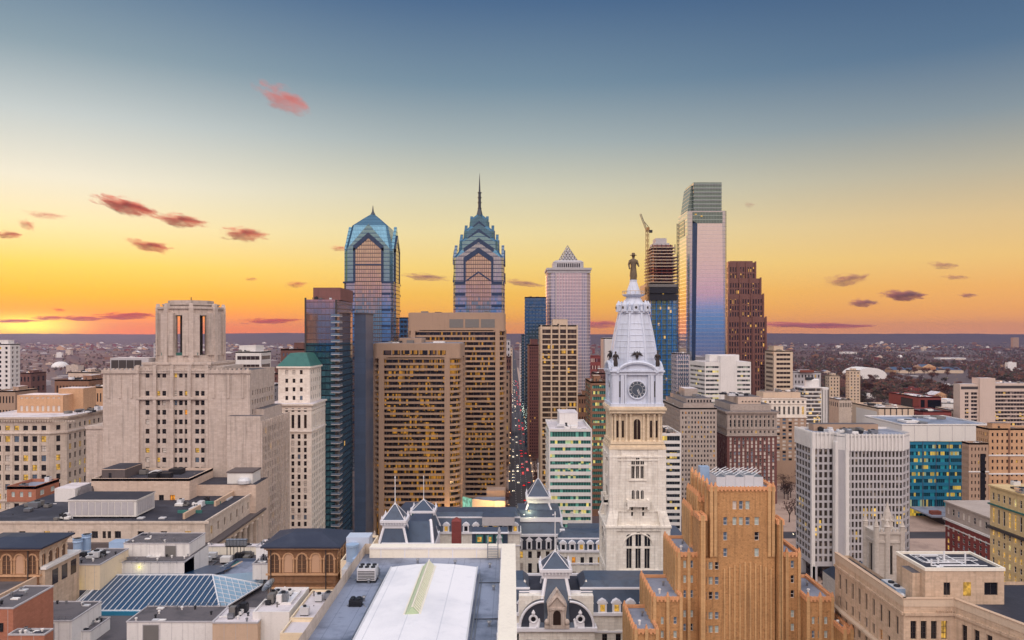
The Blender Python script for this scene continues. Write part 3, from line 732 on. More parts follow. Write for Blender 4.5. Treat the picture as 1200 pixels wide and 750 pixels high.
for px_, py_ in ((815, 252), (822, 254)): B.p('sky_light').box(fx(px_, D) - 1, fx(px_, D) + 1, y0 - 1.0, y0 - .4, fz(py_, D), fz(py_, D) + 1.2, 'lit_warm')
B.done()

# --- the pale tower under an openwork pyramid
D = 925; cx = fx(665, D + 25); cy = D + 25; H = fx(689.5, D) - fx(665, D); zc = fz(314.5, D)
B = Bld('office_tower', 'pale lilac tower capped by a small pale openwork pyramid', 'skyscraper', cx, cy)
grow(B, 'shaft', [(H, 0), (H, zc)], cx, cy, 'mellon_glass', .14)
for q in (-1, 1):
    B.p('bay').box(cx - H * .62, cx + H * .62, cy + q * (H + .7) - .8, cy + q * (H + .7) + .8, 0, zc - 6, 'mellon_bay'); B.p('bay').box(cx + q * (H + .7) - .8, cx + q * (H + .7) + .8, cy - H * .62, cy + H * .62, 0, zc - 6, 'mellon_bay')
for k in range(-4, 5): B.p('pier').box(cx + k * H * .155 - .35, cx + k * H * .155 + .35, cy - H - 2.0, cy - H - 1.2, 0, zc - 5, 'grey_concrete')
B.p('cornice').box(cx - H - 2, cx + H + 2, cy - H - 2, cy + H + 2, zc - 2, zc + .6, 'grey_concrete'); B.p('cornice').box(cx - H - .8, cx + H + .8, cy - H - .8, cy + H + .8, zc - 5.4, zc - 2, 'grey_concrete')
h2 = 18.5; grow(B, 'attic', [(h2, zc), (h2, fz(306, D)), (h2 - 3, fz(304, D))], cx, cy, 'grey_concrete', .2)
for k in range(-5, 6): B.p('attic').box(cx + k * 2.6 - .7, cx + k * 2.6 + .7, cy - h2 - .3, cy - h2 + .3, zc + 2, fz(308, D), 'glass_dark')
zb, za, h3 = fz(304, D), fz(285, D), 11.5
pm = B.p('pyramid'); cs = [(cx - h3, cy - h3), (cx + h3, cy - h3), (cx + h3, cy + h3), (cx - h3, cy + h3)]
N = 6
for i in range(4):
    A, C = Vector(cs[i] + (zb,)), Vector(cs[(i + 1) % 4] + (zb,)); ap = Vector((cx, cy, za))
    Q = lambda k, m: A * (1 - k / N) + ap * (k / N) + (C - A) * (m / N)
    for k in range(N):
        for m in range(N - k):
            pm.tube(Q(k, m), Q(k, m + 1), .5, 'grey_concrete', 4); pm.tube(Q(k, m), Q(k + 1, m), .5, 'grey_concrete', 4); pm.tube(Q(k, m + 1), Q(k + 1, m), .5, 'grey_concrete', 4)
pm.frus((cx - h3 * .8, cx + h3 * .8, cy - h3 * .8, cy + h3 * .8, zb - 1), (cx - .3, cx + .3, cy - .3, cy + .3, za - 4), 'louvre')
B.done()

# --- the stepped red granite tower
D = 960
office('granite_glass', S(50, 40, 42), S(255, 190, 90), 2.0, 3.9, 0, .05, .9, rough=.15, blind=.05, blindc=S(120, 84, 80), clus=.3)
B = Bld('office_tower', 'reddish brown granite tower stepping in towards its top', 'skyscraper', fx(876, D), D + 30)
for l, r, top, y0, y1 in ((853, 897.5, 372, 0, 60), (854, 895, 345, 2, 56), (855, 892.5, 326, 4, 50), (855.5, 887, 307, 6, 44)):
    xa, xb, z = fx(l, D), fx(r, D), fz(top, D)
    us = spans(xb - xa, int((xb - xa) / 3.2), 1.7, 1.0); vs = rows(10, z - 5, int((z - 15) / 7.8), 5.8)
    B.facade('wall', 'red_granite', (xa, D + y0), (xb, D + y0), 0, z, us, vs, .7, 'granite_glass', 'frame_dark', 'plain'); 
    us = spans(y1 - y0, int((y1 - y0) / 4.2), 2.4, 1.0)
    B.facade('wall', 'red_granite', (xa, D + y1), (xa, D + y0), 0, z, us, vs, .7, 'granite_glass', 'frame_dark', 'plain')
    B.p('wall').poly([(xb, D + y0, 0), (xb, D + y1, 0), (xb, D + y1, z), (xb, D + y0, z)], 'red_granite'); B.p('wall').poly([(xb, D + y1, 0), (xa, D + y1, 0), (xa, D + y1, z), (xb, D + y1, z)], 'red_granite')
    B.p('roof').poly([(xa, D + y0, z - .3), (xb, D + y0, z - .3), (xb, D + y1, z - .3), (xa, D + y1, z - .3)], 'gravel_roof')
    for k in (.0, .34, .66, 1.0): B.p('pier').box(xa + (xb - xa) * k - .9, xa + (xb - xa) * k + .9, D + y0 - 1.1, D + y0 + .5, 0, z + 1.2, 'red_granite')
xa, xb = fx(858, D), fx(885, D); B.p('penthouse').box(xa, xb, D + 10, D + 36, fz(308, D), fz(305, D), 'red_granite', 'gravel_roof')
B.done()

# --- the tower under construction
D = 1000; x0, x1 = fx(763, D), fx(794, D); zc = fz(345, D)
B = Bld('unfinished_tower', 'tower under construction, bare floors above blue scaffolding and glass', 'skyscraper', (x0 + x1) / 2, D + 25)
B.p('glazing').box(x0 + 1, x1 - 1, D + 1, D + 45, 0, fz(352, D), 'site_glass')
g = B.p('scaffold')
for k in range(6):
    xx = x0 + (x1 - x0) * k / 5; g.box(xx - .5, xx + .5, D - .6, D + .4, 0, zc, 'blue_steel')
for k in range(26):
    zz = 8 + k * 6.5
    if zz < zc: g.box(x0 - .5, x1 + .5, D - .8, D + .2, zz, zz + .55, 'blue_steel')
for k in range(5):
    yy = D + 45 * k / 4; g.box(x0 - .6, x0 + .4, yy - .5, yy + .5, 0, zc, 'blue_steel')
for k in range(26):
    zz = 8 + k * 6.5
    if zz < zc: g.box(x0 - .8, x0 + .2, D, D + 45, zz + .1, zz + .8, 'blue_steel')
for k in range(0, 12):
    zz = 8 + k * 13
    if zz + 13 < zc: g.tube((x0 - .6, D + (0 if k % 2 else 44), zz), (x0 - .6, D + (44 if k % 2 else 0), zz + 13), .5, 'blue_steel', 4); g.tube((x0 + (x1 - x0) * .2, D - .7, zz), (x0 + (x1 - x0) * .4, D - .7, zz + 13), .45, 'blue_steel', 4)
for l, r, a, b_, m in ((755, 795, 344, 337, 'dark_metal'), (758, 793, 352, 345, 'dark_metal'), (757, 795, 336.5, 333, 'louvre')): B.p('hoarding').box(fx(l, D), fx(r, D), D - 4, D + 48, fz(a, D), fz(b_, D), m)
for k in range(12):
    yb = 331 - k * 3.7; z = fz(yb, D); sh = 0 if k < 9 else 2
    o = MB(); o.box(fx(761.5 + sh, D), fx(795 - sh * 1.6, D), D - 2, D + 44, z, z + .9, 'rust' if k in (3, 4) else 'tan_concrete')
    for m in range(6): xx = fx(762.5 + sh, D) + (fx(794 - sh * 1.6, D) - fx(762.5 + sh, D)) * m / 5; o.box(xx - .45, xx + .45, D - 1.5, D - .6, z + .9, z + 4.1, 'dark_metal')
    o.box(fx(767, D), fx(789, D), D + 4, D + 38, z + .9, z + 4.1, 'plum_panel'); put(o, 'floor_slab', B.root)
B.p('core').box(fx(767, D), fx(786, D), D + 8, D + 34, fz(292, D), fz(284, D), 'grey_concrete'); B.p('core').box(fx(770, D), fx(783, D), D + 10, D + 30, fz(284, D), fz(278, D), 'grey_concrete')
B.p('site_lamp').box(fx(776, D), fx(777.6, D), D - 2.4, D - 1.8, fz(346, D), fz(343, D), 'lit_warm')
B.done()
def lattice(mb, p, q, w, n, mat):
    p = Vector(p); q = Vector(q); d = (q - p); a = d.orthogonal().normalized(); b_ = d.normalized().cross(a); c4 = [(a + b_) * w, (a - b_) * w, (-a - b_) * w, (-a + b_) * w]
    for c in c4: mb.tube(p + c, q + c, w * .22, mat, 4)
    for i in range(n):
        for k in range(4): mb.tube(p + d * (i / n) + c4[k], p + d * ((i + 1) / n) + c4[(k + 1) % 4], w * .14, mat, 4)
D = 985; B = Bld('tower_crane', 'slim yellow tower crane with raised jib beside the unfinished tower', 'crane', fx(758.5, D), D)
lattice(B.p('mast'), (fx(758.5, D), D, 0), (fx(758.5, D), D, fz(267, D)), 1.5, 40, 'crane_yellow')
lattice(B.p('jib'), (fx(758.5, D), D, fz(272, D)), (fx(753.5, D), D + 20, fz(248, D)), .9, 10, 'dark_metal')
B.p('cab').cbox(fx(759.5, D), D, 1.6, 2, fz(270, D), fz(266.5, D), 'crane_yellow'); B.p('counterweight').cbox(fx(762, D), D - 3, 2, 2, fz(273, D), fz(270, D), 'dark_metal')
B.p('jib').tube((fx(760, D), D, fz(266, D)), (fx(756, D), D + 6, fz(259, D)), .4, 'dark_metal', 4); B.done()
D = 812; B = Bld('construction_hoist', 'thin dark hoist mast standing against the mirror tower', 'hoist', fx(794.5, D), D); lattice(B.p('mast'), (fx(794.5, D), D, 0), (fx(794.5, D), D, fz(262, D)), .9, 60, 'dark_metal'); B.p('cage').cbox(fx(794.5, D), D - 2, 1.2, 1, 60, 64, 'rust'); B.done()
# ================================================================== left of the avenue
def rrect(x0, x1, y0, y1, r, n=5):
    out = []
    for cx, cy, a0 in ((x1 - r, y0 + r, -90), (x1 - r, y1 - r, 0), (x0 + r, y1 - r, 90), (x0 + r, y0 + r, 180)):
        for k in range(n + 1): a = R(a0 + 90 * k / n); out.append((cx + r * math.cos(a), cy + r * math.sin(a)))
    return out
def twin(label, l, r, top, D, dep, nb, ytop_band, ybot_band, c0, c1, strip, seed, officemat):
    x0, x1, z = fx(l, D), fx(r, D), fz(top, D); y0, y1 = D, D + dep; ra = 9.0
    B = Bld('office_tower', label, 'office tower', (x0 + x1) / 2, D + dep / 2)
    zb = fz(ytop_band, D); ze = fz(ybot_band, D); zl = 3.0
    B.p('glazing').prism(rrect(x0 + 1.5, x1 - 1.5, y0 + 1.5, y1 - 1.5, ra - 1), 0, zb, officemat)
    step = (zb - ze) / nb
    for k in range(nb + 1):
        zz = ze + k * step
        o = MB(); o.prism(rrect(x0, x1, y0, y1, ra), zz - step * .19, zz + step * .19, 'brown_concrete'); put(o, 'spandrel', B.root)
    B.p('crown_wall').prism(rrect(x0, x1, y0, y1, 3), zb, z, 'brown_concrete', 'grey_roof')
    B.p('crown_wall').prism(rrect(x0 + .6, x1 - .6, y0 + .6, y1 - .6, 3), z, z + .5, 'brown_concrete', 'grey_roof')
    xa, xb = fx(strip[0], D), fx(strip[1], D); n = strip[4]
    for k in range(n):
        w_ = (xb - xa) / n; o = MB(); o.box(xa + w_ * (k + .06), xa + w_ * (k + .94), y0 - .12, y0 + .3, fz(strip[3], D), fz(strip[2], D), strip[5]); put(o, 'plant_window', B.root)
    for xx in (fx(c0, D), fx(c1, D)):
        o = MB(); o.box(xx - 1.7, xx + 1.7, y0 - .7, y0 + 1.4, 0, zb + 1, 'brown_concrete'); put(o, 'pier', B.root)
    for yy in (y0 + 9, y1 - 9):
        for s, xx in ((-1, x0), (1, x1)): o = MB(); o.box(xx - .7 if s < 0 else xx - 1.4, xx + 1.4 if s < 0 else xx + .7, yy - 1.5, yy + 1.5, 0, zb + 1, 'brown_concrete'); put(o, 'pier', B.root)
    for k in range(12):
        xx = x0 + 9 + (x1 - x0 - 18) * k / 11; B.p('mullion').box(xx - .25, xx + .25, y0 + 1.2, y0 + 1.7, ze, zb, 'frame_dark')
    roof_clutter(B, x0 + 4, x1 - 4, y0 + 4, y1 - 4, z, 5, random.Random(seed))
    return B, x0, x1, y0, y1, z
office('twin_glass_front', S(32, 27, 27), S(255, 176, 56), 1.15, 3.7, 1.2, .26, .42, rough=.15, blind=.16, blindc=S(84, 66, 58), clus=.6)
office('twin_glass_back', S(34, 28, 29), S(255, 176, 56), 1.25, 3.9, 1.6, .12, .42, rough=.15, blind=.16, blindc=S(84, 68, 60), clus=.5)
B, x0, x1, y0, y1, z = twin('nearer of the two brown banded office slabs with rounded corners, many windows lit', 436.5, 540, 403, 500, 46, 28, 420, 602, 447, 524, (448.5, 523, 410.5, 416, 7, 'twin_glass_front'), 3, 'twin_glass_front')
B.p('penthouse').box(fx(468, 510), fx(494, 510), 510, 535, z, fz(396, 510), 'brown_concrete', 'grey_roof'); roof_clutter(B, fx(458, 505), fx(472, 505), 503, 512, z, 4, random.Random(5)); B.done()
B, x0, x1, y0, y1, z = twin('taller brown banded office slab behind its twin, three dark louvres at the top', 478, 592, 367, 592, 46, 34, 388, 588, 484, 583, (525.5, 581, 374, 384, 3, 'louvre'), 4, 'twin_glass_back')
B.done()
# low podium beside the twins, lit from inside
D = 480; B = Bld('plaza_building', 'low blank tan plaza block washed by warm light beside the banded slabs', 'building', fx(565, D), D + 20)
B.p('wall').prism([(fx(553, D), D + 6), (fx(580, D), D), (fx(592, D), D), (fx(592, D), D + 12), (fx(553, D) + 3, D + 12)], 0, fz(587, D), 'tan_concrete', 'grey_roof')
B.p('wall').box(fx(570, D + 12), fx(592, D + 12), D + 12.5, D + 24, 0, fz(575, D + 12), 'brown_concrete', 'tan_roof'); B.p('wall').box(fx(545, D + 14), fx(570, D + 14), D + 13, D + 22, 0, fz(588, D + 14), 'tan_concrete', 'tan_roof')
B.p('glass_front').prism([(fx(540.5, D), D + 13), (fx(552.5, D), D + 5.5), (fx(552.5, D), D + 9), (fx(541, D), D + 16)], fz(600, D), fz(588, D), 'lit_teal')
B.p('glass_front').prism([(fx(540.5, D), D + 13.1), (fx(552.5, D), D + 5.6), (fx(552.5, D), D + 9), (fx(541, D), D + 16)], fz(613, D), fz(601, D), 'lit_orange')
B.p('door').box(fx(571, D), fx(577, D), D - .1 + .6, D + 2, fz(606, D), fz(599, D), 'dark_brick')
B.done()
lamp = None
for k, (px_, py_, D) in enumerate(((562, 589.5, 477), (584, 587, 476), (530, 600, 494))):
    l = bpy.data.lights.new('wall_light', 'POINT'); l.energy = 5500; l.color = (1, .6, .25); l.shadow_soft_size = .5
    o = bpy.data.objects.new('wall_light', l); COL.objects.link(o); o.location = (fx(px_, D), D - 2.2, fz(py_, D) - 1)
# cream block, row of white piers: apartment tower with a green hipped roof
D = 400; x0, x1 = fx(314, D), fx(365, D); y0, y1 = D, D + 54; z = fz(474, D)
B = Bld('office_tower', 'narrow white tower under a hipped green copper roof', 'office tower', (x0 + x1) / 2, D + 27)
W = x1 - x0
us = spans(W, 6, 1.5, 1.6); vs = rows(4, z - 15, 22, 2.4)
B.facade('wall', 'white_terracotta', (x0, y0), (x1, y0), 0, z - 14, us, vs, .4, 'pale', 'frame_dark', 'sash')
B.facade('wall', 'white_terracotta', (x1, y0), (x1, y1), 0, z - 14, spans(54, 15, 1.6, 1.6), vs, .4, 'pale', 'frame_dark', 'sash')
vs2 = [(z - 12.4, z - 5.4), (z - 3.9, z - 1.9)]
B.facade('wall', 'white_terracotta', (x0, y0), (x1, y0), z - 14, z, us, vs2, .6, 'dark', 'frame_dark', 'sash'); B.facade('wall', 'white_terracotta', (x1, y0), (x1, y1), z - 14, z, spans(54, 15, 1.6, 1.6), vs2, .6, 'dark', 'frame_dark', 'sash')
for a, bq in (((x0, y0), (x0, y1)), ((x0, y1), (x1, y1))): B.p('wall').poly([a + (0,), bq + (0,), bq + (z,), a + (z,)], 'white_terracotta')
for zz, e in ((z - .5, 1.0), (z - 14.4, .5), (z - 3, .25)): B.p('cornice').box(x0 - e, x1 + e, y0 - e, y1 + e, zz, zz + .8, 'white_terracotta', 'pale_roof')
X0, X1, Y0, Y1 = fx(326, D + 6), fx(363, D + 6), D + 6, D + 40; z2 = fz(430, D + 6)
B.facade('attic', 'white_terracotta', (X0, Y0), (X1, Y0), z, z2, spans(X1 - X0, 3, 1.5, 2.6), rows(z + .5, z2 - .6, 4, 2.2), .4, 'pale', 'frame_dark', 'sash'); B.facade('attic', 'white_terracotta', (X1, Y0), (X1, Y1), z, z2, spans(34, 7, 1.6, 2), rows(z + .5, z2 - .6, 4, 2.2), .4, 'pale', 'frame_dark', 'sash')
B.p('attic').poly([(X0, Y0, z), (X0, Y1, z), (X0, Y1, z2), (X0, Y0, z2)], 'white_terracotta'); B.p('attic').poly([(X0, Y1, z), (X1, Y1, z), (X1, Y1, z2), (X0, Y1, z2)], 'white_terracotta')
B.p('cornice').box(X0 - .8, X1 + .8, Y0 - .8, Y1 + .8, z2 - .6, z2 + .3, 'white_terracotta')
B.p('roof').frus((X0 - .6, X1 + .6, Y0 - .6, Y1 + .6, z2 + .3), (X0 + 4, X1 - 4, Y0 + 8, Y1 - 8, fz(414, D + 10)), 'copper_green')
B.done()
# dark glass residential tower with its corner balconies and grey end slab
D = 430; x0, x1 = fx(358, D), fx(394, D); z = fz(351, D)
B = Bld('apartment_tower', 'dark glass apartment tower with a column of corner balconies', 'apartment tower', (x0 + x1) / 2, D + 22)
B.p('glazing').box(x0, x1, D, D + 44, 0, fz(402, D), 'ritz_glass', 'grey_roof'); B.p('glazing').box(x0 + .01, x1 - .01, D + .01, D + 43.9, fz(402, D), z, 'ritz_sky_reflection', 'grey_roof')
B.p('upper_block').box(fx(367, D + 6), fx(399, D + 6), D + 6, D + 40, z, fz(337, D + 6), 'plum_panel', 'grey_roof'); B.p('upper_block').box(x1 - 3, x1 + .6, D + 8, D + 43, z, fz(340, D + 8), 'ritz_sky_reflection', 'grey_roof')
B.p('edge_fin').box(x1 - .5, x1 + .35, D - .5, D + 1, 0, z, 'frame_dark'); B.p('edge_fin').box(x0 - .4, x0 + .3, D - .5, D + 1, 0, z + 1, 'frame_dark')
for k in range(40):
    zz = 4 + k * 3.55
    if zz > z - 3: break
    o = MB(); o.box(x1 - 2.6, x1 + 2.3, D - 1.6, D + 5.5, zz, zz + .35, 'grey_concrete')
    for a in ((x1 - 2.6, x1 + 2.3, D - 1.6, D - 1.5), (x1 + 2.2, x1 + 2.3, D - 1.5, D + 5.5)): o.box(*a, zz + .35, zz + 1.4, 'glass_blue')
    put(o, 'balcony', B.root)
roof_clutter(B, x0 + 1, x1 - 1, D + 1, D + 6, z, 3, random.Random(2)); B.done()
D = 474; x1b = fx(428.5, D); mb = MB(); mb.box(x1 + 1.2, x1b, D, D + 26, 0, fz(367, D), 'blue_slab', 'grey_roof'); mb.box(x1 + 1.2 - .2, x1b + .2, D - .2, D + 26.2, fz(367, D) - .8, fz(367, D) + .3, 'dark_slab')
single(mb, 'office_slab', 'plain windowless blue grey slab rising beside the dark glass balconies', 'building', ((x1 + x1b) / 2, D + 13, 0))

# --- the stepped stone tower with the open belfry
D = 330; B = Bld('stone_tower', 'massive stepped stone tower topped by an open octagonal belfry', 'skyscraper', fx(222, 345), 348, minpx=5)
LM = 'limestone'
x0, x1 = fx(120.5, D), fx(293, D); z = fz(434, D); Y1 = D + 34
xa, xb = fx(161, D), fx(242, D)
vs = rows(56, z - 8, 13, 2.1)
B.facade('wall', LM, (x0, D), (xa, D), 0, z, [], [])
us = [(3.1, 4.8), (7.7, 9.4), (10.3, 12), (15.1, 16.7), (17.5, 19.1), (20, 21.6), (24.5, 26.2), (27, 28.7)]
B.facade('wall', LM, (xa, D + .8), (xb, D + .8), 0, z + 1, us, vs + [(z - 3.2, z - 1)], .45, 'stone', 'frame_dark', 'sash')
B.facade('wall', LM, (xb, D), (x1, D), 0, z, [], [])
B.facade('wall', LM, (x1, D), (x1, Y1), 0, z, spans(34, 9, 1.5, 2), vs, .45, 'stone', 'frame_dark', 'sash')
for a, q in (((x0, D), (x0, Y1)), ((x0, Y1), (x1, Y1))): B.p('wall').poly([a + (0,), q + (0,), q + (z,), a + (z,)], LM)
for k in range(3):
    for q0, q1 in ((x0, xa), (xb, x1)): xx = q0 + (q1 - q0) * (k + .5) / 3 ; B.p('pilaster').box(xx - .5, xx + .5, D - .35, D + .2, z - 12, z - 2, LM)
for k in range(5): xx = xa + (xb - xa) * k / 4; B.p('pilaster').box(xx - .7, xx + .7, D - .3, D + 1.2, 0, z + 2.2, LM)
for q0, q1, yy in ((x0, xa, D), (xb, x1, D), (xa, xb, D + .8)):
    B.p('cornice').box(q0 - .4, q1 + .4, yy - .6, yy + .6, z - 1.3, z + .2, LM); n = int((q1 - q0) / 1.8)
    for k in range(n): B.p('cornice').box(q0 + (k + .3) * (q1 - q0) / n, q0 + (k + .7) * (q1 - q0) / n, yy - .5, yy + .5, z + .2, z + .9, LM)
B.p('cornice').box(xa - .5, xb + .5, D - .5, D + 1, z - 12.5, z - 11.4, LM)
B.p('roof').poly([(x0, D, z - .4), (x1, D, z - .4), (x1, Y1, z - .4), (x0, Y1, z - .4)], 'gravel_roof')
wx0 = fx(101, 334); B.p('wall').box(wx0, x0, 334, 360, 0, fz(500, 334), LM, 'gravel_roof'); B.p('cornice').box(wx0 - .3, x0, 333.6, 360, fz(500, 334) - 1, fz(500, 334) + .2, LM)
# right wing with the window wall running back
xr = fx(305, 325); zr = fz(496, 325)
B.p('wall').box(x1 - 8, xr, 325, 330, 0, zr + 3, LM, 'gravel_roof')
B.facade('wing', LM, (x1, 325.2), (xr + .3, 325.2), 0, zr, [], [])
B.facade('wing', LM, (xr + .3, 325.2), (xr + .3, 366), 0, zr, spans(41, 12, 1.9, 1.2), rows(8, zr - 2, 22, 2.6), .4, 'stone', 'frame_dark', 'sash')
B.p('wing').poly([(x1, 325.2, zr), (xr + .3, 325.2, zr), (xr + .3, 366, zr), (x1, 366, zr)], 'gravel_roof'); B.p('wing').poly([(x1, 366, 0), (xr + .3, 366, 0), (xr + .3, 366, zr), (x1, 366, zr)], LM)
for k in range(13): yy = 325.6 + k * 3.3; B.p('wing').box(xr - .2, xr + .75, yy - .35, yy + .35, 0, zr + .8, LM)
B.p('wing').box(x1 + .2, xr - 2, 336, 362, zr, zr + 5, LM, 'gravel_roof')
# stage under the belfry, the belfry and its drum
cx, cy = fx(224, 347), 347; zb = fz(425, 345)
B.p('wall').box(cx - 14.6, cx + 14.6, cy - 15, cy + 14, z - .3, zb + .5, LM); B.p('cornice').box(cx - 15, cx + 15, cy - 15.4, cy + 14.4, zb - .4, zb + .6, LM)
for s in (-1, 1): B.p('wall').box(cx + s * 17 - 2.4, cx + s * 17 + 2.4, cy - 13, cy + 12, z - .3, zb - 1.2, LM)
oct_ = lambda r, a0=22.5: [(cx + r * math.cos(R(a0 + 45 * k)), cy + r * math.sin(R(a0 + 45 * k))) for k in range(8)]
R8 = 13.6; z1 = zb + 3.5; z2 = fz(370, 345); z3 = fz(360, 345)
B.p('belfry').prism(oct_(R8 + .5), zb, z1, LM)
for k in range(8):
    a = R(22.5 + 45 * k); px_, py_ = cx + R8 * math.cos(a), cy + R8 * math.sin(a)
    for e in (-1, 1):
        b_ = a + e * .16; o = (cx + (R8 - .6) * math.cos(b_), cy + (R8 - .6) * math.sin(b_))
        B.p('belfry').lathe(o[0], o[1], [(1.8, z1), (1.8, z2 + 1)], 4, LM, rot=b_ + R(45))
    B.p('belfry').lathe(px_, py_, [(1.4, zb), (1.4, z3 - .5), (.9, z3 + 1.4)], 4, LM, rot=a + R(45))
B.p('belfry').prism(oct_(R8), z2, z3, LM); B.p('belfry').prism(oct_(R8 + .7), z3 - 1, z3, LM)
B.p('drum').prism(oct_(R8 - 2), z3, fz(356.5, 345), LM); B.p('drum').prism(oct_(R8 - 1.5), fz(356.5, 345) - .6, fz(356.5, 345), LM); B.p('drum').prism(oct_(R8 - 4), fz(356.5, 345), fz(352.5, 345), LM, 'pale_roof')
B.p('drum').lathe(cx, cy, [(.3, fz(353, 345)), (.2, fz(348, 345))], 6, 'dark_metal')
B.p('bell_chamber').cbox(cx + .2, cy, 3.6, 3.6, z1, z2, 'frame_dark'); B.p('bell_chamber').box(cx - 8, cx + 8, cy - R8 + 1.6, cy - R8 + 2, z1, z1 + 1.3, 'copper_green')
# roof cabin with its row of louvres
q = B.p('roof_cabin'); a, c = fx(129, D + 6), fx(174, D + 6); q.box(a, c, D + 6, D + 16, z - .4, z + 5.2, 'grey_concrete', 'pale_roof')
for k in range(4): o = MB(); ww = (c - a) * .8 / 4; o.box(a + .6 + k * ww, a + .6 + (k + .9) * ww, D + 5.8, D + 6.2, z + .6, z + 4.2, 'frame_dark'); put(o, 'louvre_panel', B.root)
B.done()

# --- low stone front ranges of the same block, a separate building in front
D = 303; B = Bld('stone_annexe', 'low pinkish stone annexe with black roofs before the belfry tower', 'building', fx(165, D), D + 13)
x0, x1, z = fx(107, D), fx(222, D), fz(561, D)
B.facade('wall', 'limestone_pink', (x0, D), (x1, D), 0, z, [(2.5, 4.6), (5.2, 7.3), (15.6, 17.6), (19.6, 21.4), (22, 23.6), (26.6, 28.6), (31, 33)], [(z - 9.4, z - 6.4)], .5, 'stone', 'frame_dark', 'pair')
B.facade('wall', 'limestone_pink', (x1, D), (x1, D + 24), 0, z, [], []); B.p('wall').poly([(x0, D, 0), (x0, D + 24, 0), (x0, D + 24, z), (x0, D, z)], 'limestone_pink')
flat_roof(B, x0, x1, D, D + 24, z, 'black_roof', 'limestone_pink', .9, .5, 5, 11, (.04, .28, .2, .8, 3), 'dark_stone')
x2 = fx(300, D + 8); z2 = fz(568, D + 8)
B.p('wing').box(x1, x2, D + 8, D + 24, 0, z2, 'limestone_pink', 'black_roof'); B.p('wing').box(fx(262, D + 6), fx(292, D + 6), D + 10, D + 20, z2, z2 + 4.4, 'pale_panel', 'black_roof'); B.p('wing').box(fx(262, D + 6) - .3, fx(292, D + 6) + .3, D + 9.7, D + 20.3, z2 + 4.4, z2 + 4.9, 'dark_stone')
B.p('wing').lathe(fx(283, D + 6), D + 9.2, [(2.6, z2 + .4), (2.6, z2 + 1.6), (1.8, z2 + 2.6)], 12, 'pale_metal')
B.done()
# --- the bank with the colonnade
D = 265; x0, x1 = fx(-40, D), fx(240, D); z = fz(612, D); Y1 = 321
B = Bld('bank_building', 'stone bank with black flat roofs and a tall side colonnade', 'bank', (x0 + x1) / 2, D + 28)
wx = [fx(p_, D) - x0 for p_ in (-5, 26, 55, 83, 111, 122, 128, 138, 165, 192, 220)]
B.facade('wall', 'cream_stone', (x0, D), (x1, D), 0, z, [(a - 1.1, a + 1.1) if i not in (5, 6) else (a - .6, a + .6) for i, a in enumerate(wx)], [(z - 5.6, z - 3.1), (z - 14, z - 10)], .5, 'hotel', 'frame_dark', 'pair')
B.p('cornice').box(x0 - .5, x1 + .8, D - 1.6, D + .2, z - 8.8, z - 6.9, 'dark_stone'); B.p('cornice').box(x0 - .5, x1 + 1.4, D - .3, D + .3, z - .4, z + .35, 'cream_stone')
B.facade('wall', 'cream_stone', (x1, D), (x1, Y1), 0, z, spans(56, 8, 1.5, 3), [(z - 5.6, z - 2.6)], .5, 'stone', 'frame_dark', 'pair')
B.p('cornice').box(x1 - .2, x1 + 2.6, D - 1.6, Y1, z - 10, z - 8.4, 'tan_concrete'); B.p('cornice').box(x1 + .1, x1 + 3.4, D - 1.6, Y1, z - 8.4, z - 7.6, 'dark_stone'); B.p('cornice').box(x1 - .3, x1 + .3, D + .3, Y1, z - .4, z + .35, 'cream_stone')
for k in range(9):
    o = MB(); o.lathe(x1 + 1.5, D + 4 + k * 6.2, [(1.3, 0), (1.25, z - 24), (1.1, z - 11), (1.5, z - 10.6), (1.5, z - 10)], 12, 'cream_stone', True); put(o, 'column', B.root)
    B.p('bay_glass').box(x1 + .02, x1 + .2, D + 5.5 + k * 6.2, D + 8.7 + k * 6.2, 8, z - 13, 'glass_dark')
B.p('roof').poly([(x0, D + .3, z - .6), (x1 - .3, D + .3, z - .6), (x1 - .3, Y1, z - .6), (x0, Y1, z - .6)], 'black_roof'); B.p('wall').poly([(x0, Y1, 0), (x1, Y1, 0), (x1, Y1, z), (x0, Y1, z)], 'cream_stone')
B.p('skylight_strip').box(fx(226, 290), fx(236, 290), 286, 294, z - .6, z - .1, 'pale_metal'); B.p('skylight_strip').box(fx(262, 305), fx(270, 305), 302, 308, z - .6, z - .1, 'pale_metal'); B.p('skylight_strip').box(fx(165, 275), fx(172, 275), 272, 274, z - .6, z - .2, 'pale_metal'); B.p('skylight_strip').box(fx(190, 275), fx(197, 275), 272, 274, z - .6, z - .2, 'pale_metal')
for a, c, d, e in ((208, 236, 281, 282), (236, 258, 296, 297)): B.p('roof_edge').box(fx(a, d), fx(c, d), d, d + .8, z - .6, z + .4, 'teal_trim')
B.p('roof_edge').box(fx(240, 283) - 3.4, fx(240, 283) - 2.6, 272, 286, z - .6, z + 1.4, 'tan_panel'); B.p('roof_edge').box(fx(263, 296) - 2.5, fx(263, 296) - 1.7, 292, 312, z - .6, z + 1.4, 'tan_panel')
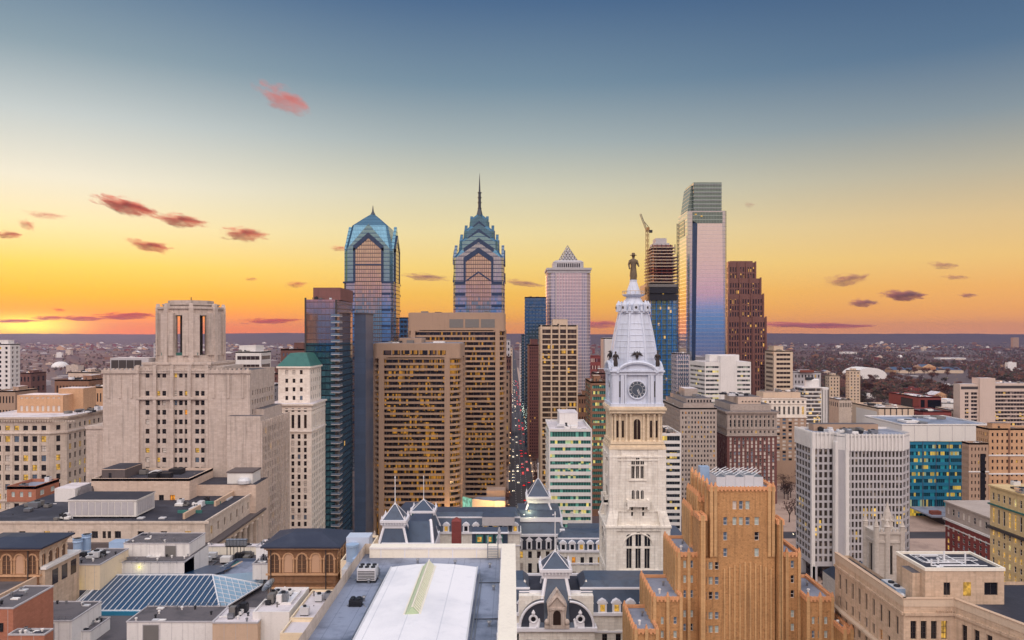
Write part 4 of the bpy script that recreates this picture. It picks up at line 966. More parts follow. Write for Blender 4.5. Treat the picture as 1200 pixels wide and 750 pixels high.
# louvred plant house
a, c = fx(78, 272), fx(158, 272); q = B.p('plant_house'); q.box(a, c, 273, 287, z, z + 6, 'pale_panel', 'black_roof'); q.box(a - .3, c + .3, 272.7, 287.3, z + 5.7, z + 6.1, 'white_wall', 'black_roof')
for k in range(10): q.box(a + .5 + k * (c - a - 1) / 10, a + .5 + (k + .82) * (c - a - 1) / 10, 272.85, 273.1, z + .7, z + 5.2, 'grey_concrete')
for k in range(9): q.box(c - .1, c + .12, 273.8 + k * 1.4, 274.9 + k * 1.4, z + .7, z + 5.2, 'grey_concrete')
for k in range(8): q.cbox(a + 1 + k * (c - a - 2) / 7, 273.6, .25, .25, z - .6, z, 'dark_metal')
roof_clutter(B, fx(60, 268), fx(78, 268), 268, 276, z - .6, 7, random.Random(8)); roof_clutter(B, fx(20, 290), fx(60, 290), 275, 300, z - .6, 5, random.Random(18)); roof_clutter(B, fx(215, 300), fx(250, 300), 290, 300, z - .6, 8, random.Random(9))
B.p('access_box').box(fx(64, 300), fx(88, 300), 300, 312, z - .6, z + 4.6, 'white_wall', 'pale_roof'); B.p('access_box').frus((fx(88, 300), fx(108, 300), 300, 312, z - .6), (fx(92, 300), fx(104, 300), 302, 310, z + 5), 'gravel_roof')
B.done()
block('brick_house', 'small orange brick roof house with two pale windows beside the black roofs', 'building', 8, 42, 570, 310, 16, 'orange_block', 'grey_roof', 3, 1, .42, .5, 2, fz(588, 310), mtop=1.2, mix='glass_pale', frame='frame_white', style='pair', z0=fz(586, 310), pent=None, clutter=2)
# --- the big cream hotel
D = 420; x0, x1 = fx(-30, D), fx(71, D); z = fz(489, D); Y1 = D + 62
B = Bld('grand_hotel', 'wide cream stone hotel with rows of yellow lit windows and a heavy cornice', 'hotel', (x0 + x1) / 2, D + 30, minpx=6)
c = 6.0; vs = [(z - 7.2, z - 4.6)] + [(z - 13.6 - 5.25 * k, z - 10.3 - 5.25 * k) for k in range(8)]
ust = spans(x1 - c - x0, 8, 2.7, .8)
B.facade('wall', 'cream_stone', (x0, D), (x1 - c, D), 0, z, ust, vs, .6, 'hotel', 'frame_dark', 'cross'); B.facade('wall', 'cream_stone', (x1 - c, D), (x1, D + c), 0, z, spans(c * 1.414, 1, 2), vs, .6, 'hotel', 'frame_dark', 'cross')
B.facade('wall', 'cream_stone', (x1, D + c), (x1, Y1), 0, z, spans(Y1 - D - c, 11, 2.0, .8), vs, .6, 'hotel', 'frame_dark', 'cross')
pl = lambda e: [(x0 - e, D - e), (x1 - c + e * .4, D - e), (x1 + e, D + c - e * .4), (x1 + e, Y1 + e), (x0 - e, Y1 + e)]
for zz, e, h in ((z - .8, 1.5, 1.0), (z - 1.6, 1.0, .8), (z - 9.2, .7, .8), (z - 46, .7, .8)): B.p('cornice').prism(pl(e), zz, zz + h, 'cream_stone', 'pale_roof')
for k in range(40): B.p('cornice').box(x0 + k * 1.4, x0 + k * 1.4 + .6, D - 1.3, D, z - 2.4, z - 1.6, 'cream_stone')
for k in range(9): xx = x0 + .8 + k * (x1 - c - x0 - 1.6) / 8; B.p('pilaster').box(xx - .5, xx + .5, D - .35, D + .1, z - 45, z - 9.5, 'cream_stone')
for k in range(8):
    a, q = ust[k]; B.p('arch').lathe((a + q) / 2, D - .05, [(1.5, z - 51.9), (1.5, z - 51.88)], 4, 'cream_stone')
X0, X1 = fx(20, 442), fx(74, 442); zz = fz(463, 442)
B.facade('roof_pavilion', 'tan_brick', (X0, 442), (X1, 442), z, zz, spans(X1 - X0, 8, 1.6, 1), [(z + 1, z + 4.2), (zz - 2, zz - 1.2)], .4, 'blind', 'frame_white', 'plain'); B.p('roof_pavilion').box(X0, X1, 442.6, 458, z, zz, 'tan_brick', 'pale_roof'); B.p('roof_pavilion').box(X0 + 18, X1 + 6, 452, 466, z, fz(455, 452), 'tan_brick', 'pale_roof')
roof_clutter(B, fx(76, 440), fx(112, 440), 436, 470, z, 12, random.Random(4)); B.done()

# --- farther left
block('apartment_tower', 'white slab tower with balconies at the left edge above the hotel', 'apartment tower', -12, 12, 403, 800, 16, 'white_concrete', 'pale_roof', 3, 24, .4, .55, 2, mix='far', d=1.2, pent=(.2, .8, .2, .8, 4), minpx=14)
block('office_tower', 'pale round-cornered tower of many banded floors right of the belfry', 'office tower', 276, 306, 412, 640, 26, 'white_concrete', 'pale_roof', 1, 16, .94, .45, 1, mix='glass_brown', style='ribbon', frame='white_concrete', pent=(.1, .75, .1, .9, 5), minpx=3)
block('apartment_tower', 'narrow dark brick tower between the belfry and the green roof', 'apartment tower', 311, 326, 437, 560, 20, 'dark_brick', 'gravel_roof', 4, 22, .4, .5, 3, mix='far', minpx=12)
block('apartment_tower', 'brown brick block with a ragged roofline behind the green roof', 'apartment tower', 329, 357, 409, 610, 20, 'dark_brick', 'gravel_roof', 6, 22, .42, .5, 3, mix='white', minpx=12, pent=(.5, .9, .2, .8, 5))
block('office_block', 'white block seen just behind the stepped tower right shoulder', 'office block', 296, 315, 452, 500, 30, 'grey_concrete', 'pale_roof', 4, 20, .4, .5, 5, mix='pale', minpx=12)
block('office_tower', 'slim pale blue tower standing far off against the belfry', 'office tower', 180, 190, 401, 1100, 20, 'grey_concrete', 'grey_roof', 3, 22, .6, .5, 2, mix='glass_blue', minpx=30, pent=None, clutter=0)
for l, r, top, D, dep, wl, lab in ((64, 104, 445, 640, 40, 'brown_brick', 'wide brown brick loft block beyond the hotel roof'), (100, 122, 441, 690, 30, 'dark_brick', 'dark loft block nearest the stepped tower left side'), (18, 36, 437, 900, 30, 'dark_brick', 'squat dark block right of the white slab tower'),
                             (80, 107, 436, 800, 20, 'limestone_pink', 'low pale loft block behind the brown one'), (104, 121, 453, 560, 26, 'tan_brick', 'small tan gabled block wedged against the stone tower'), (-10, 18, 458, 640, 30, 'brown_concrete', 'low plain block at the foot of the white slab tower')):
    block('loft_building', lab, 'loft building', l, r, top, D, dep, wl, 'pale_roof', max(3, int((r - l) / 4)), 7, .45, .5, 3, mix='far', minpx=20, pent=(.6, .85, .3, .7, 3), clutter=3)

# --- across the avenue, left kerb line
block('office_tower', 'blue glass tower with a bright flat top behind the brown lattice office tower', 'skyscraper', 615, 640, 348, 900, 26, 'blue_tower', 'grey_roof', 6, 38, .7, .4, 6, mix='glass_blue', minpx=30, pent=None, mtop=9, d=.2)
block('office_tower', 'slim blue grey tower edging the avenue, left of the dark slab', 'office tower', 611, 617, 392, 1150, 30, 'blue_tower', 'grey_roof', 2, 30, .6, .5, 6, mix='glass_blue', minpx=40, pent=None, clutter=0)
block('office_tower', 'dark plum slab with sloping shoulder on the avenue', 'office tower', 619.5, 631.5, 404, 820, 60, 'plum_brick', 'gravel_roof', 4, 34, .4, .5, 12, mix='far', minpx=12, pent=(.2, .9, .1, .5, 6))
block('office_tower', 'low grey office block far down the avenue on its right kerb', 'office tower', 609, 615, 402, 1500, 30, 'grey_concrete', 'grey_roof', 2, 20, .6, .5, 4, mix='far', minpx=40, pent=None, clutter=0)
for k, (l, r, top, D, wl) in enumerate(((588, 598, 398, 1300, 'grey_concrete'), (594, 600.5, 408, 1700, 'tan_concrete'), (590, 599.5, 418, 1000, 'dark_brick'), (585, 597, 436, 780, 'brown_concrete'))):
    block('office_block', ('tall grey', 'small tan', 'dark brick', 'low brown')[k] + ' block lining the left kerb of the avenue', 'office block', l, r, top, D, 40, wl, 'grey_roof', 3, 12, .5, .5, 6, mix='far', minpx=20, pent=None, clutter=1)
# ================================================================== right of the avenue
office('lattice_glass', S(66, 52, 42), S(255, 190, 70), 1.6, 3.9, 0, .03, .7, rough=.15, blind=.25, blindc=S(96, 78, 64), clus=.2)
D = 620; x0, x1 = fx(633, D), fx(677, D); z = fz(381, D); y1 = D + 36
B = Bld('office_tower', 'brown office tower gridded by pale vertical fins above the white banded block', 'office tower', (x0 + x1) / 2, D + 18)
W = x1 - x0; us = [(W * .06, W * .28), (W * .32, W * .49), (W * .53, W * .69), (W * .73, W * .97)]; vs = rows(6, z - 3, 31, 3.1)
B.facade('wall', 'tan_concrete', (x0, D), (x1, D), 0, z, us, vs, .8, 'lattice_glass', 'frame_dark', 'ribbon')
B.facade('wall', 'tan_concrete', (x0, y1), (x0, D), 0, z, spans(36, 4, 7.4, .8), vs, .8, 'lattice_glass', 'frame_dark', 'ribbon')
for a, q in (((x1, D), (x1, y1)), ((x1, y1), (x0, y1))): B.p('wall').poly([a + (0,), q + (0,), q + (z,), a + (z,)], 'tan_concrete')
for k in (.03, .30, .51, .71, .985): B.p('fin').box(x0 + W * k - .5, x0 + W * k + .5, D - .9, D + .3, 0, z, 'tan_concrete')
flat_roof(B, x0, x1, D, y1, z, 'gravel_roof', 'tan_concrete', clutter=3, pent=(.35, .75, .2, .8, 5), pwall='tan_concrete'); B.done()
# white and glass banded block
office('band_glass', S(50, 92, 88), S(255, 224, 110), 1.5, 3.6, 1.0, .08, .8, rough=.12, blind=.12, blindc=S(110, 180, 164), clus=.5, mull=.1)
office('band_glass_dark', S(36, 40, 48), S(255, 214, 100), 1.5, 3.7, 1.0, .05, .9, rough=.12, blind=.08, blindc=S(90, 100, 104), clus=.4, mull=.12)
def banded(name, label, l, r, top, D, dep, nb, off, wall='white_concrete', h=.5, seed=1, mt=5.0, pent=None, roof='pale_roof', cat='office block'):
    x0, x1, z = fx(l, D), fx(r, D), fz(top, D); B = Bld(name, label, cat, (x0 + x1) / 2, D + dep / 2)
    B.p('glazing').box(x0 + .5, x1 - .5, D + .5, D + dep - .5, 0, z - mt, off)
    st = (z - mt - 5) / nb
    for k in range(nb): o = MB(); o.box(x0, x1, D, D + dep, 5 + k * st - st * h / 2, 5 + k * st + st * h / 2, wall); put(o, 'spandrel', B.root)
    B.p('parapet').box(x0, x1, D, D + dep, z - mt, z - 1.2, wall); flat_roof(B, x0, x1, D, D + dep, z, roof, wall, seed=seed, pent=pent, pwall=wall, clutter=6)
    B.p('corner').box(x0 - .1, x0 + .6, D - .1, D + .7, 0, z - .1, wall); B.p('corner').box(x1 - .6, x1 + .1, D - .1, D + .7, 0, z - .1, wall)
    return B
B = banded('office_block', 'white block with green glass ribbons and a white roof at the avenue corner', 643.5, 693.5, 503, 440, 50, 18, 'band_glass', pent=(.3, .75, .45, .9, 7), mt=1.4); B.done()
B = banded('office_block', 'white and black banded block close to the right of the clock tower', 768, 798, 508, 470, 40, 17, 'band_glass_dark', mt=1.5, roof='tan_roof'); B.done()
block('office_tower', 'dark green ribboned block seen left of the clock tower shaft', 'office tower', 692, 712, 447, 560, 40, 'brown_brick', 'tan_roof', 1, 22, .9, .55, 2, mix='band_glass', style='ribbon', minpx=4)
block('office_block', 'low brick block with lit windows under the lilac tower', 'office block', 677, 700, 463, 700, 30, 'brown_brick', 'gravel_roof', 7, 9, .45, .5, 5, mix='hotel', minpx=14)
block('office_block', 'brown block close behind the left of the clock stage', 'office block', 697, 716, 437, 760, 30, 'dark_brick', 'pale_roof', 6, 14, .45, .5, 5, mix='far', minpx=14)
block('office_tower', 'plain white slab peeking out left of the white dome', 'office tower', 708.5, 730, 396, 930, 40, 'white_concrete', 'pale_roof', 0, 0, .4, .5, 0, minpx=14, pent=None, clutter=0)
block('office_block', 'pink brick flats beyond the slab left of the dome', 'apartment block', 690, 704, 417, 1500, 40, 'red_brick', 'pale_roof', 8, 6, .5, .5, 4, mix='white', minpx=30, clutter=0, pent=None)
block('office_tower', 'glass block in the shadow of the mirror tower', 'office tower', 793, 808, 414, 780, 26, 'mellon_glass', 'grey_roof', 4, 24, .7, .5, 3, mix='glass_blue', minpx=40, pent=None, clutter=1)
# white medical slab
D = 720; x0, x1 = fx(826, D), fx(880, D); z = fz(424, D)
B = Bld('office_block', 'bright white block with a blank central shaft before the granite tower', 'office block', (x0 + x1) / 2, D + 20)
office('slab_glass', S(70, 74, 76), S(255, 226, 110), 2.2, 4, 0, .1, .9, blind=.2, blindc=S(150, 160, 150), clus=.4)
vs = rows(20, z - 3, 20, 1.9); W = x1 - x0
B.facade('wall', 'white_concrete', (x0, D), (x1, D), 0, z, [(.8, W * .30), (W * .70, W - .8)], vs, .6, 'slab_glass', 'frame_white', 'ribbon')
B.facade('wall', 'white_concrete', (fx(808, D + 36), D + 36), (x0, D), 0, z + .1, [(1.5, 36)], vs, .6, 'slab_glass', 'frame_white', 'ribbon')
B.p('wall').poly([(x1, D, 0), (x1, D + 40, 0), (x1, D + 40, z), (x1, D, z)], 'white_concrete'); B.p('wall').poly([(x1, D + 40, 0), (x0, D + 40, 0), (x0, D + 40, z), (x1, D + 40, z)], 'white_concrete')
B.p('shaft').box(x0 + W * .33, x0 + W * .67, D - 1.2, D + 14, 0, fz(417, D), 'white_concrete', 'pale_roof'); B.p('roof').prism([(x0, D + .3), (x1, D + .3), (x1, D + 39), (fx(808, D + 36), D + 36)], z - .5, z - .2, 'pale_roof'); B.p('shaft').box(x0 + W * .15, x0 + W * .8, D + 8, D + 24, z, fz(416, D), 'white_concrete', 'pale_roof')
B.done()
# stepped grey stone office with a long side
B = block('office_block', 'broad grey stone block with stepped top between clock tower and brick hotel', 'office block', 797, 840, 478, 560, 70, 'grey_stone', 'gravel_roof', 11, 21, .45, .52, 20, mix='stone', minpx=6, done=False, pent=None, bands=0)
x0, x1, y0, y1, z = B.box
for a, h in ((3, 3.2), (6, 6.4)): B.p('setback').box(x0 + a, x1 - a * .4, y0 + a, y1 - a, z - 1, z + h, 'grey_stone', 'gravel_roof')
for k in range(8): B.p('setback').box(x0 + 7 + k * 2.3, x0 + 8 + k * 2.3, y0 + 5.7, y0 + 6.2, z + 3.6, z + 5.4, 'glass_dark')
roof_clutter(B, x0 + 8, x1 - 4, y0 + 14, y1 - 10, z + 6.4, 9, random.Random(3)); B.p('setback').box(x0 + 10, x0 + 20, y0 + 30, y0 + 50, z + 6, z + 12, 'grey_stone', 'pale_roof'); B.done()
# the old hotel: stone crown over dark red brick
D = 600; x0, x1 = fx(852, D), fx(910.5, D); z = fz(482, D); y1 = D + 55
B = Bld('hotel', 'old hotel of dark red brick beneath a heavy stone top storey', 'hotel', (x0 + x1) / 2, D + 27, minpx=5)
W = x1 - x0; zs = fz(511, D)
us = spans(W, 11, 1.5, 1.2); vs = rows(10, zs - 1, 15, 2.3)
B.facade('wall', 'plum_brick', (x0, D), (x1, D), 0, zs, us, vs, .4, 'white', 'frame_white', 'sash'); B.facade('wall', 'plum_brick', (x0, y1), (x0, D), 0, zs, spans(55, 13, 1.5, 1.2), vs, .4, 'white', 'frame_white', 'sash')
B.facade('top_storey', 'grey_stone', (x0, D), (x1, D), zs, z, us, [(zs + 2, zs + 4.2), (zs + 7, zs + 12.6), (zs + 14, zs + 16)], .8, 'dark', 'frame_white', 'sash'); B.facade('top_storey', 'grey_stone', (x0, y1), (x0, D), zs, z, spans(55, 13, 1.5, 1.2), [(zs + 2, zs + 4.2), (zs + 7, zs + 12.6), (zs + 14, zs + 16)], .8, 'dark', 'frame_white', 'sash')
for a, q, m, c, d in (((x1, D), (x1, y1), 'plum_brick', 0, zs), ((x1, y1), (x0, y1), 'plum_brick', 0, zs), ((x1, D), (x1, y1), 'grey_stone', zs, z), ((x1, y1), (x0, y1), 'grey_stone', zs, z)): B.p('wall').poly([a + (c,), q + (c,), q + (d,), a + (d,)], m)
for zz, e in ((zs, .8), (zs + 5.2, .6), (z - 1.6, 1.4), (z - .8, 1.8)): B.p('cornice').box(x0 - e, x1 + e, D - e, y1 + e, zz, zz + .8, 'grey_stone', 'gravel_roof')
for k in range(12): xx = x0 + .6 + k * (W - 1.2) / 11; B.p('cornice').box(xx - .35, xx + .35, D - .5, D, zs + 6, z - 1.6, 'grey_stone')
B.p('attic').box(x0 + 4, x1 - 3, D + 5, y1 - 4, z, z + 5, 'grey_stone', 'gravel_roof'); B.p('attic').box(x0 + 11, x1 - 10, D + 8, y1 - 8, z + 5, fz(466, D), 'limestone_pink', 'gravel_roof'); roof_clutter(B, x0 + 3, x1 - 13, D + 10, y1 - 10, fz(466, D), 10, random.Random(6))
for k in range(6): B.p('attic').box(x0 + 14 + k * 2.6, x0 + 15 + k * 2.6, D + 7.8, D + 8.2, z + 6.4, z + 7.4, 'glass_dark')
B.done()
# white topped office
D = 680; x0, x1 = fx(893, D), fx(945, D); z = fz(467, D); y1 = D + 30; W = x1 - x0; zm = fz(489, D)
B = Bld('office_block', 'brown block with a white crown of tall arched windows', 'office block', (x0 + x1) / 2, D + 15, minpx=5)
us = spans(W, 9, 1.9, 1)
B.facade('crown', 'white_terracotta', (x0, D), (x1, D), zm, z, us, [(zm + 2.5, zm + 9.5), (z - 4, z - 2)], .7, 'dark', 'frame_white', 'arch'); B.facade('wall', 'brown_concrete', (x0, D), (x1, D), 0, zm, spans(W, 7, 3.0, 1), rows(20, zm - .5, 12, 2), .5, 'white', 'frame_white', 'plain')
for pt, m, c, d in (('wall', 'brown_concrete', 0, zm), ('crown', 'white_terracotta', zm, z)):
    for a, q in (((x0, y1), (x0, D)), ((x1, D), (x1, y1)), ((x1, y1), (x0, y1))): B.p(pt).poly([a + (c,), q + (c,), q + (d,), a + (d,)], m)
for zz in (zm - .4, z - 5, z - .6): B.p('crown').box(x0 - .6, x1 + .6, D - .6, y1 + .6, zz, zz + .9, 'white_terracotta', 'tan_roof')
B.p('penthouse').box(x0 + 3, x1 - 3, D + 6, y1 - 5, z, z + 5, 'tan_concrete', 'tan_roof'); roof_clutter(B, x0 + 4, x1 - 4, D + 8, y1 - 8, z + 5, 8, random.Random(3)); B.done()
block('office_tower', 'tan tower with brown ribbon windows right of the granite tower', 'office tower', 907, 929, 411, 830, 30, 'tan_concrete', 'tan_roof', 1, 22, .8, .5, 1, mix='glass_brown', style='ribbon', frame='tan_concrete', minpx=4, pent=(.1, .6, .2, .8, 5))
block('apartment_tower', 'dark thin slab tucked between granite tower and tan tower', 'apartment tower', 897, 906, 428, 900, 20, 'dark_brick', 'gravel_roof', 3, 20, .5, .5, 2, mix='far', minpx=20, pent=None, clutter=1)
# white rounded tower and its neighbours
D = 760; cx = fx(962, D); B = Bld('apartment_tower', 'white tower with rounded front and a small drum on its roof', 'apartment tower', cx, D + 14)
office('round_glass', S(84, 80, 80), S(255, 210, 120), 1.6, 3.3, 0, .05, .9, blind=.2, blindc=S(170, 160, 150))
z = fz(455, D); B.p('wall').box(fx(944, D), fx(964, D), D + 4, D + 26, 0, z, 'round_glass', 'pale_roof'); B.p('wall').lathe(fx(968, D), D + 12, [(7, 0), (7, z)], 20, 'white_concrete')
for k in range(17): zz = 12 + k * 3.9; B.p('floor_band').box(fx(944, D) - .3, fx(964, D), D + 3.6, D + 26.3, zz, zz + 1.2, 'white_concrete')
for k in range(9): a = R(180 + 20 * k); B.p('wall').tube((fx(968, D) + 7.05 * math.cos(a), D + 12 + 7.05 * math.sin(a), 4), (fx(968, D) + 7.05 * math.cos(a), D + 12 + 7.05 * math.sin(a), z - 2), .3, 'glass_brown', 4)
B.p('drum').lathe(fx(958, D), D + 14, [(7, z), (7, fz(446, D)), (6, fz(445, D))], 16, 'white_concrete', False); B.p('drum').lathe(fx(954, D), D + 12, [(4.5, fz(446, D)), (4, fz(443, D))], 10, 'dark_metal'); B.p('cornice').box(fx(941, D), fx(966, D), D + 3, D + 27, z - .3, z + .8, 'white_concrete', 'pale_roof'); B.done()
for l, r, top, D, dep, wl, nc, nr, lab in ((972, 984, 440, 1100, 14, 'tan_concrete', 3, 14, 'left one of two plain tan apartment slabs among the trees'), (995.5, 1008, 434, 1250, 14, 'tan_concrete', 3, 14, 'right one of two plain tan apartment slabs among the trees'), (930, 962, 436, 1150, 20, 'grey_concrete', 8, 8, 'wide pale block with a red roof sign behind the rounded tower'), (932, 950, 462, 840, 20, 'grey_concrete', 4, 9, 'small pale block left of the rounded white tower')):
    block('apartment_block', lab, 'apartment block', l, r, top, D, dep, wl, 'pale_roof', nc, nr, .4, .5, 2, mix='far', minpx=20, pent=(.3, .7, .2, .8, 3), clutter=1)
D = 1145; mb = MB(); mb.box(fx(938, D), fx(954, D), D, D + 2, fz(436.5, D), fz(433.5, D), 'red_lit') if False else mb.box(fx(938, D), fx(954, D), D, D + 2, fz(436.5, D), fz(433.5, D), 'rust')
single(mb, 'roof_sign', 'long reddish roof sign on the wide pale block', 'sign', (fx(946, D), D + 1, fz(436.5, D)))
# low public buildings by the trees
block('library', 'low pale stone library with arched windows among bare trees', 'library', 983, 998, 468, 950, 40, 'cream_stone', 'pale_roof', 7, 1, .5, .5, 6, mix='dark', z0=fz(480, 950), minpx=12, pent=None)
B = block('museum_hall', 'low flat tan hall with tall dark wall joints', 'hall', 1030, 1071, 478, 760, 60, 'tan_concrete', 'tan_roof', 0, 0, .4, .4, 0, pent=None, clutter=9, done=False)
x0, x1, y0, y1, z = B.box
for k in range(1, 6): xx = x0 + (x1 - x0) * k / 6; B.p('joint').box(xx - .5, xx + .5, y0 - .2, y0 + .2, 0, z - 1, 'frame_dark')
B.p('joint').box(x0 - .2, x0 + .1, y0 + 4, y0 + 50, 10, z - 4, 'pale_panel'); B.done()
B = block('court_building', 'dark red brick block with black window panels and a pale roof', 'public building', 1077, 1103, 465, 870, 70, 'red_brick', 'pale_roof', 0, 0, .4, .4, 0, pent=None, clutter=6, done=False)
x0, x1, y0, y1, z = B.box
for l, r in ((1079, 1084), (1087, 1103)): B.p('window_panel').box(fx(l, 870), fx(r, 870) - .5, y0 - .3, y0 + .3, z - 20, z - 3.5, 'glass_dark')
B.p('window_panel').box(x0 - .3, x0 + .2, y0 + 14, y0 + 40, z - 18, z - 3.5, 'glass_dark'); B.done()
block('court_building', 'lower dark red brick wing of small windows before the black panels', 'public building', 1082, 1115, 482, 800, 40, 'red_brick', 'gravel_roof', 12, 4, .4, .6, 8, mix='dark', minpx=14, pent=None)
block('office_block', 'small cream block tucked against the grey hotel slab', 'office block', 1114, 1126, 480, 820, 30, 'cream_stone', 'pale_roof', 4, 5, .4, .6, 3, mix='far', minpx=20, pent=None, clutter=1)
block('glass_hall', 'pale glass roofed hall left of the grey hotel slab', 'hall', 1104, 1124, 472, 1000, 30, 'pale_panel', 'white_roof', 4, 1, .6, .5, 3, mix='glass_pale', minpx=20, z0=20, pent=(.4, .9, .2, .8, 4), clutter=1)
# the big hotel slab
D = 800; B = Bld('hotel', 'long warm grey concrete hotel slab with a blank lift shaft in front', 'hotel', fx(1165, D), D + 15)
office('hotel_glass', S(52, 46, 48), S(255, 200, 90), 2.4, 3.6, 0, .04, 1, blind=.1, blindc=S(150, 136, 132), clus=.2)
for l, r, top, dy, us in ((1125, 1147, 450, 0, [(5, 9), (11.5, 18)]), (1147, 1165, 443, -2, []), (1165, 1230, 449, 0, [(.8, 57)])):
    x0, x1, z = fx(l, D), fx(r, D), fz(top, D); B.facade('wall', 'warm_concrete', (x0, D + dy), (x1, D + dy), 0, z, us, rows(8, z - 8, 16, 2.6), .9, 'hotel_glass', 'warm_concrete', 'ribbon')
    B.facade('wall', 'warm_concrete', (x0, D + 12), (x0, D + dy), 0, z, [], []); B.p('wall').poly([(x1, D + dy, 0), (x1, D + 12, 0), (x1, D + 12, z), (x1, D + dy, z)], 'warm_concrete'); B.p('roof').poly([(x0, D + dy, z - .2), (x1, D + dy, z - .2), (x1, D + 12, z - .2), (x0, D + 12, z - .2)], 'pale_roof')
    if us: B.p('louvre_band').box(x0 + 1, x1 - 1, D - .1, D + .3, z - 5.5, z - 2.6, 'frame_dark')
roof_clutter(B, fx(1168, D), fx(1225, D), D + 3, D + 10, fz(449, D), 9, random.Random(12)); B.p('mast').tube((fx(1168, D), D + 6, fz(449, D)), (fx(1170, D), D + 6, fz(444, D)), .5, 'white_metal'); B.done()

# --- white gridded municipal block with a notched corner
D = 404; ztop = fz(509, D)
pl = [(fx(993, D), D), (fx(1058, D), D), (fx(1066, D + 8), D + 8), (fx(1066, D + 8), D + 33), (161.5, D + 33), (161.5, 412), (172.5, 412), (172.5, 408)]
B = Bld('municipal_block', 'pale gridded office block with notched corner and a fluted roof parapet', 'office block', 185, 430, minpx=5)
office('grid_glass', S(64, 58, 54), S(255, 206, 90), 2.2, 4.1, 0, .03, 1, blind=.12, blindc=S(140, 130, 120), clus=.2)
zp = ztop - 8.5; z0 = 9.0


def wallrun(a, q, n, ww=.62, seen=True):
    L = math.dist(a, q); B.facade('wall', 'grey_concrete', a, q, z0, zp, spans(L, n, L / n * ww) if n else [], rows(z0 + 1, zp, 15, 3.0), .7, 'grid_glass', 'grey_concrete', 'plain', seen)
    B.facade('parapet', 'white_concrete', a, q, zp, ztop, [], [])
wallrun(pl[0], pl[1], 15); wallrun(pl[1], pl[2], 2); wallrun(pl[2], pl[3], 0); wallrun(pl[3], pl[4], 0); wallrun(pl[4], pl[5], 6, .9); wallrun(pl[5], pl[6], 4); wallrun(pl[6], pl[7], 1); wallrun(pl[7], pl[0], 0)
for a, q in ((pl[0], pl[1]), (pl[4], pl[5]), (pl[5], pl[6])):
    u = Vector((q[0] - a[0], q[1] - a[1])); L = u.length; u /= L; n = Vector((u.y, -u.x)); k = int(L / 1.9)
    for i in range(k + 1):
        c_ = Vector(a) + u * (L * i / k); o = c_ + n * .35; B.p('flute').prism([(o.x - .35, o.y - .35), (o.x + .35, o.y - .35), (o.x + .35, o.y + .35), (o.x - .35, o.y + .35)], zp - .2, ztop + .3, 'white_concrete')
B.p('soffit').prism(pl, z0 - .8, z0 - .02, 'grey_concrete'); B.p('roof').prism(pl, ztop - 1.6, ztop - 1.2, 'grey_roof')
for x, y in (pl[0], pl[1], pl[4], pl[5], (fx(1026, D), D), (161.5, 428), (172.5, 411)):
    o = MB(); o.cbox(x + .9, y + .9, 1.3, 1.3, 0, z0 - .8, 'grey_concrete'); put(o, 'column', B.root)
B.p('lobby').prism([(168, 416), (205, 409), (205, 450), (168, 450)], 0, z0 - .8, 'glass_brown')
B.p('vertical_pier').cbox(172.6, 409, 1.0, 1.6, 0, zp + 4, 'white_concrete'); B.p('vertical_pier').cbox(pl[0][0], pl[0][1] + .4, .9, .9, 0, ztop + .2, 'white_concrete'); B.p('vertical_pier').cbox(161.6, 412.5, .9, .9, 0, ztop + .2, 'white_concrete')
roof_clutter(B, 170, 200, 412, 430, ztop - 1.2, 16, random.Random(21)); B.p('roof_plant').box(168, 204, 428, 435, ztop - 1.2, ztop + 2.5, 'brown_concrete', 'gravel_roof')
B.p('roof_plant').lathe(182, 415, [(1.8, ztop - 1.2), (1.8, ztop + 1), (1.2, ztop + 1.6)], 12, 'steel'); B.done()

# --- glass building with teal panels
office('teal_glass', S(20, 60, 76), S(255, 206, 60), 1.5, 5.0, 2.0, .17, .6, rough=.12, blind=.3, blindc=S(46, 150, 170), clus=.9, mull=.08)
D = 560; x0, x1 = fx(1066, D), fx(1128, D); zt, zw = fz(497, D), fz(517, D); y1 = D + 60
B = Bld('glass_building', 'teal glass office building with yellow lit floors under a plain white top', 'office block', (x0 + x1) / 2, D + 30)
x1b = fx(1160, D); B.p('top_band').box(x0 - 6, x1b, D - .6, y1, zw, zt - 1.2, 'pale_panel'); flat_roof(B, x0 - 6, x1b, D - .6, y1, zt, 'blue_roof', 'white_wall', .8, .5, 5, 5)
for k in range(7): xx = x0 - 6 + (x1b - x0 + 6) * k / 7; B.p('top_band').box(xx - .1, xx + .1, D - .75, D - .5, zw, zt - .4, 'grey_concrete')
B.p('glazing').box(x0, x1b - 4, D + .4, y1 - 1, 0, zw - .4, 'teal_glass'); st = 5.0; k = 0
while 12 + k * st < zw - 1:
    zz = 12 + k * st; o = MB(); o.box(x0 - .1, x1b - 3.9, D + .05, D + .5, zz, zz + st * .46, 'teal_panel'); put(o, 'spandrel', B.root); k += 1
for k in range(5): xx = x0 + (x1 - x0) * k / 4; B.p('mullion').box(xx - .2, xx + .2, D - .15, D + .5, 0, zw - .4, 'blue_slab')
B.p('canopy').box(x0, fx(1106, D), D - 30, D, 6, 7, 'grey_roof'); B.p('canopy').box(x0 + 2, fx(1080, D), D - 26, D - 22, 7, 9.4, 'rust'); B.done()
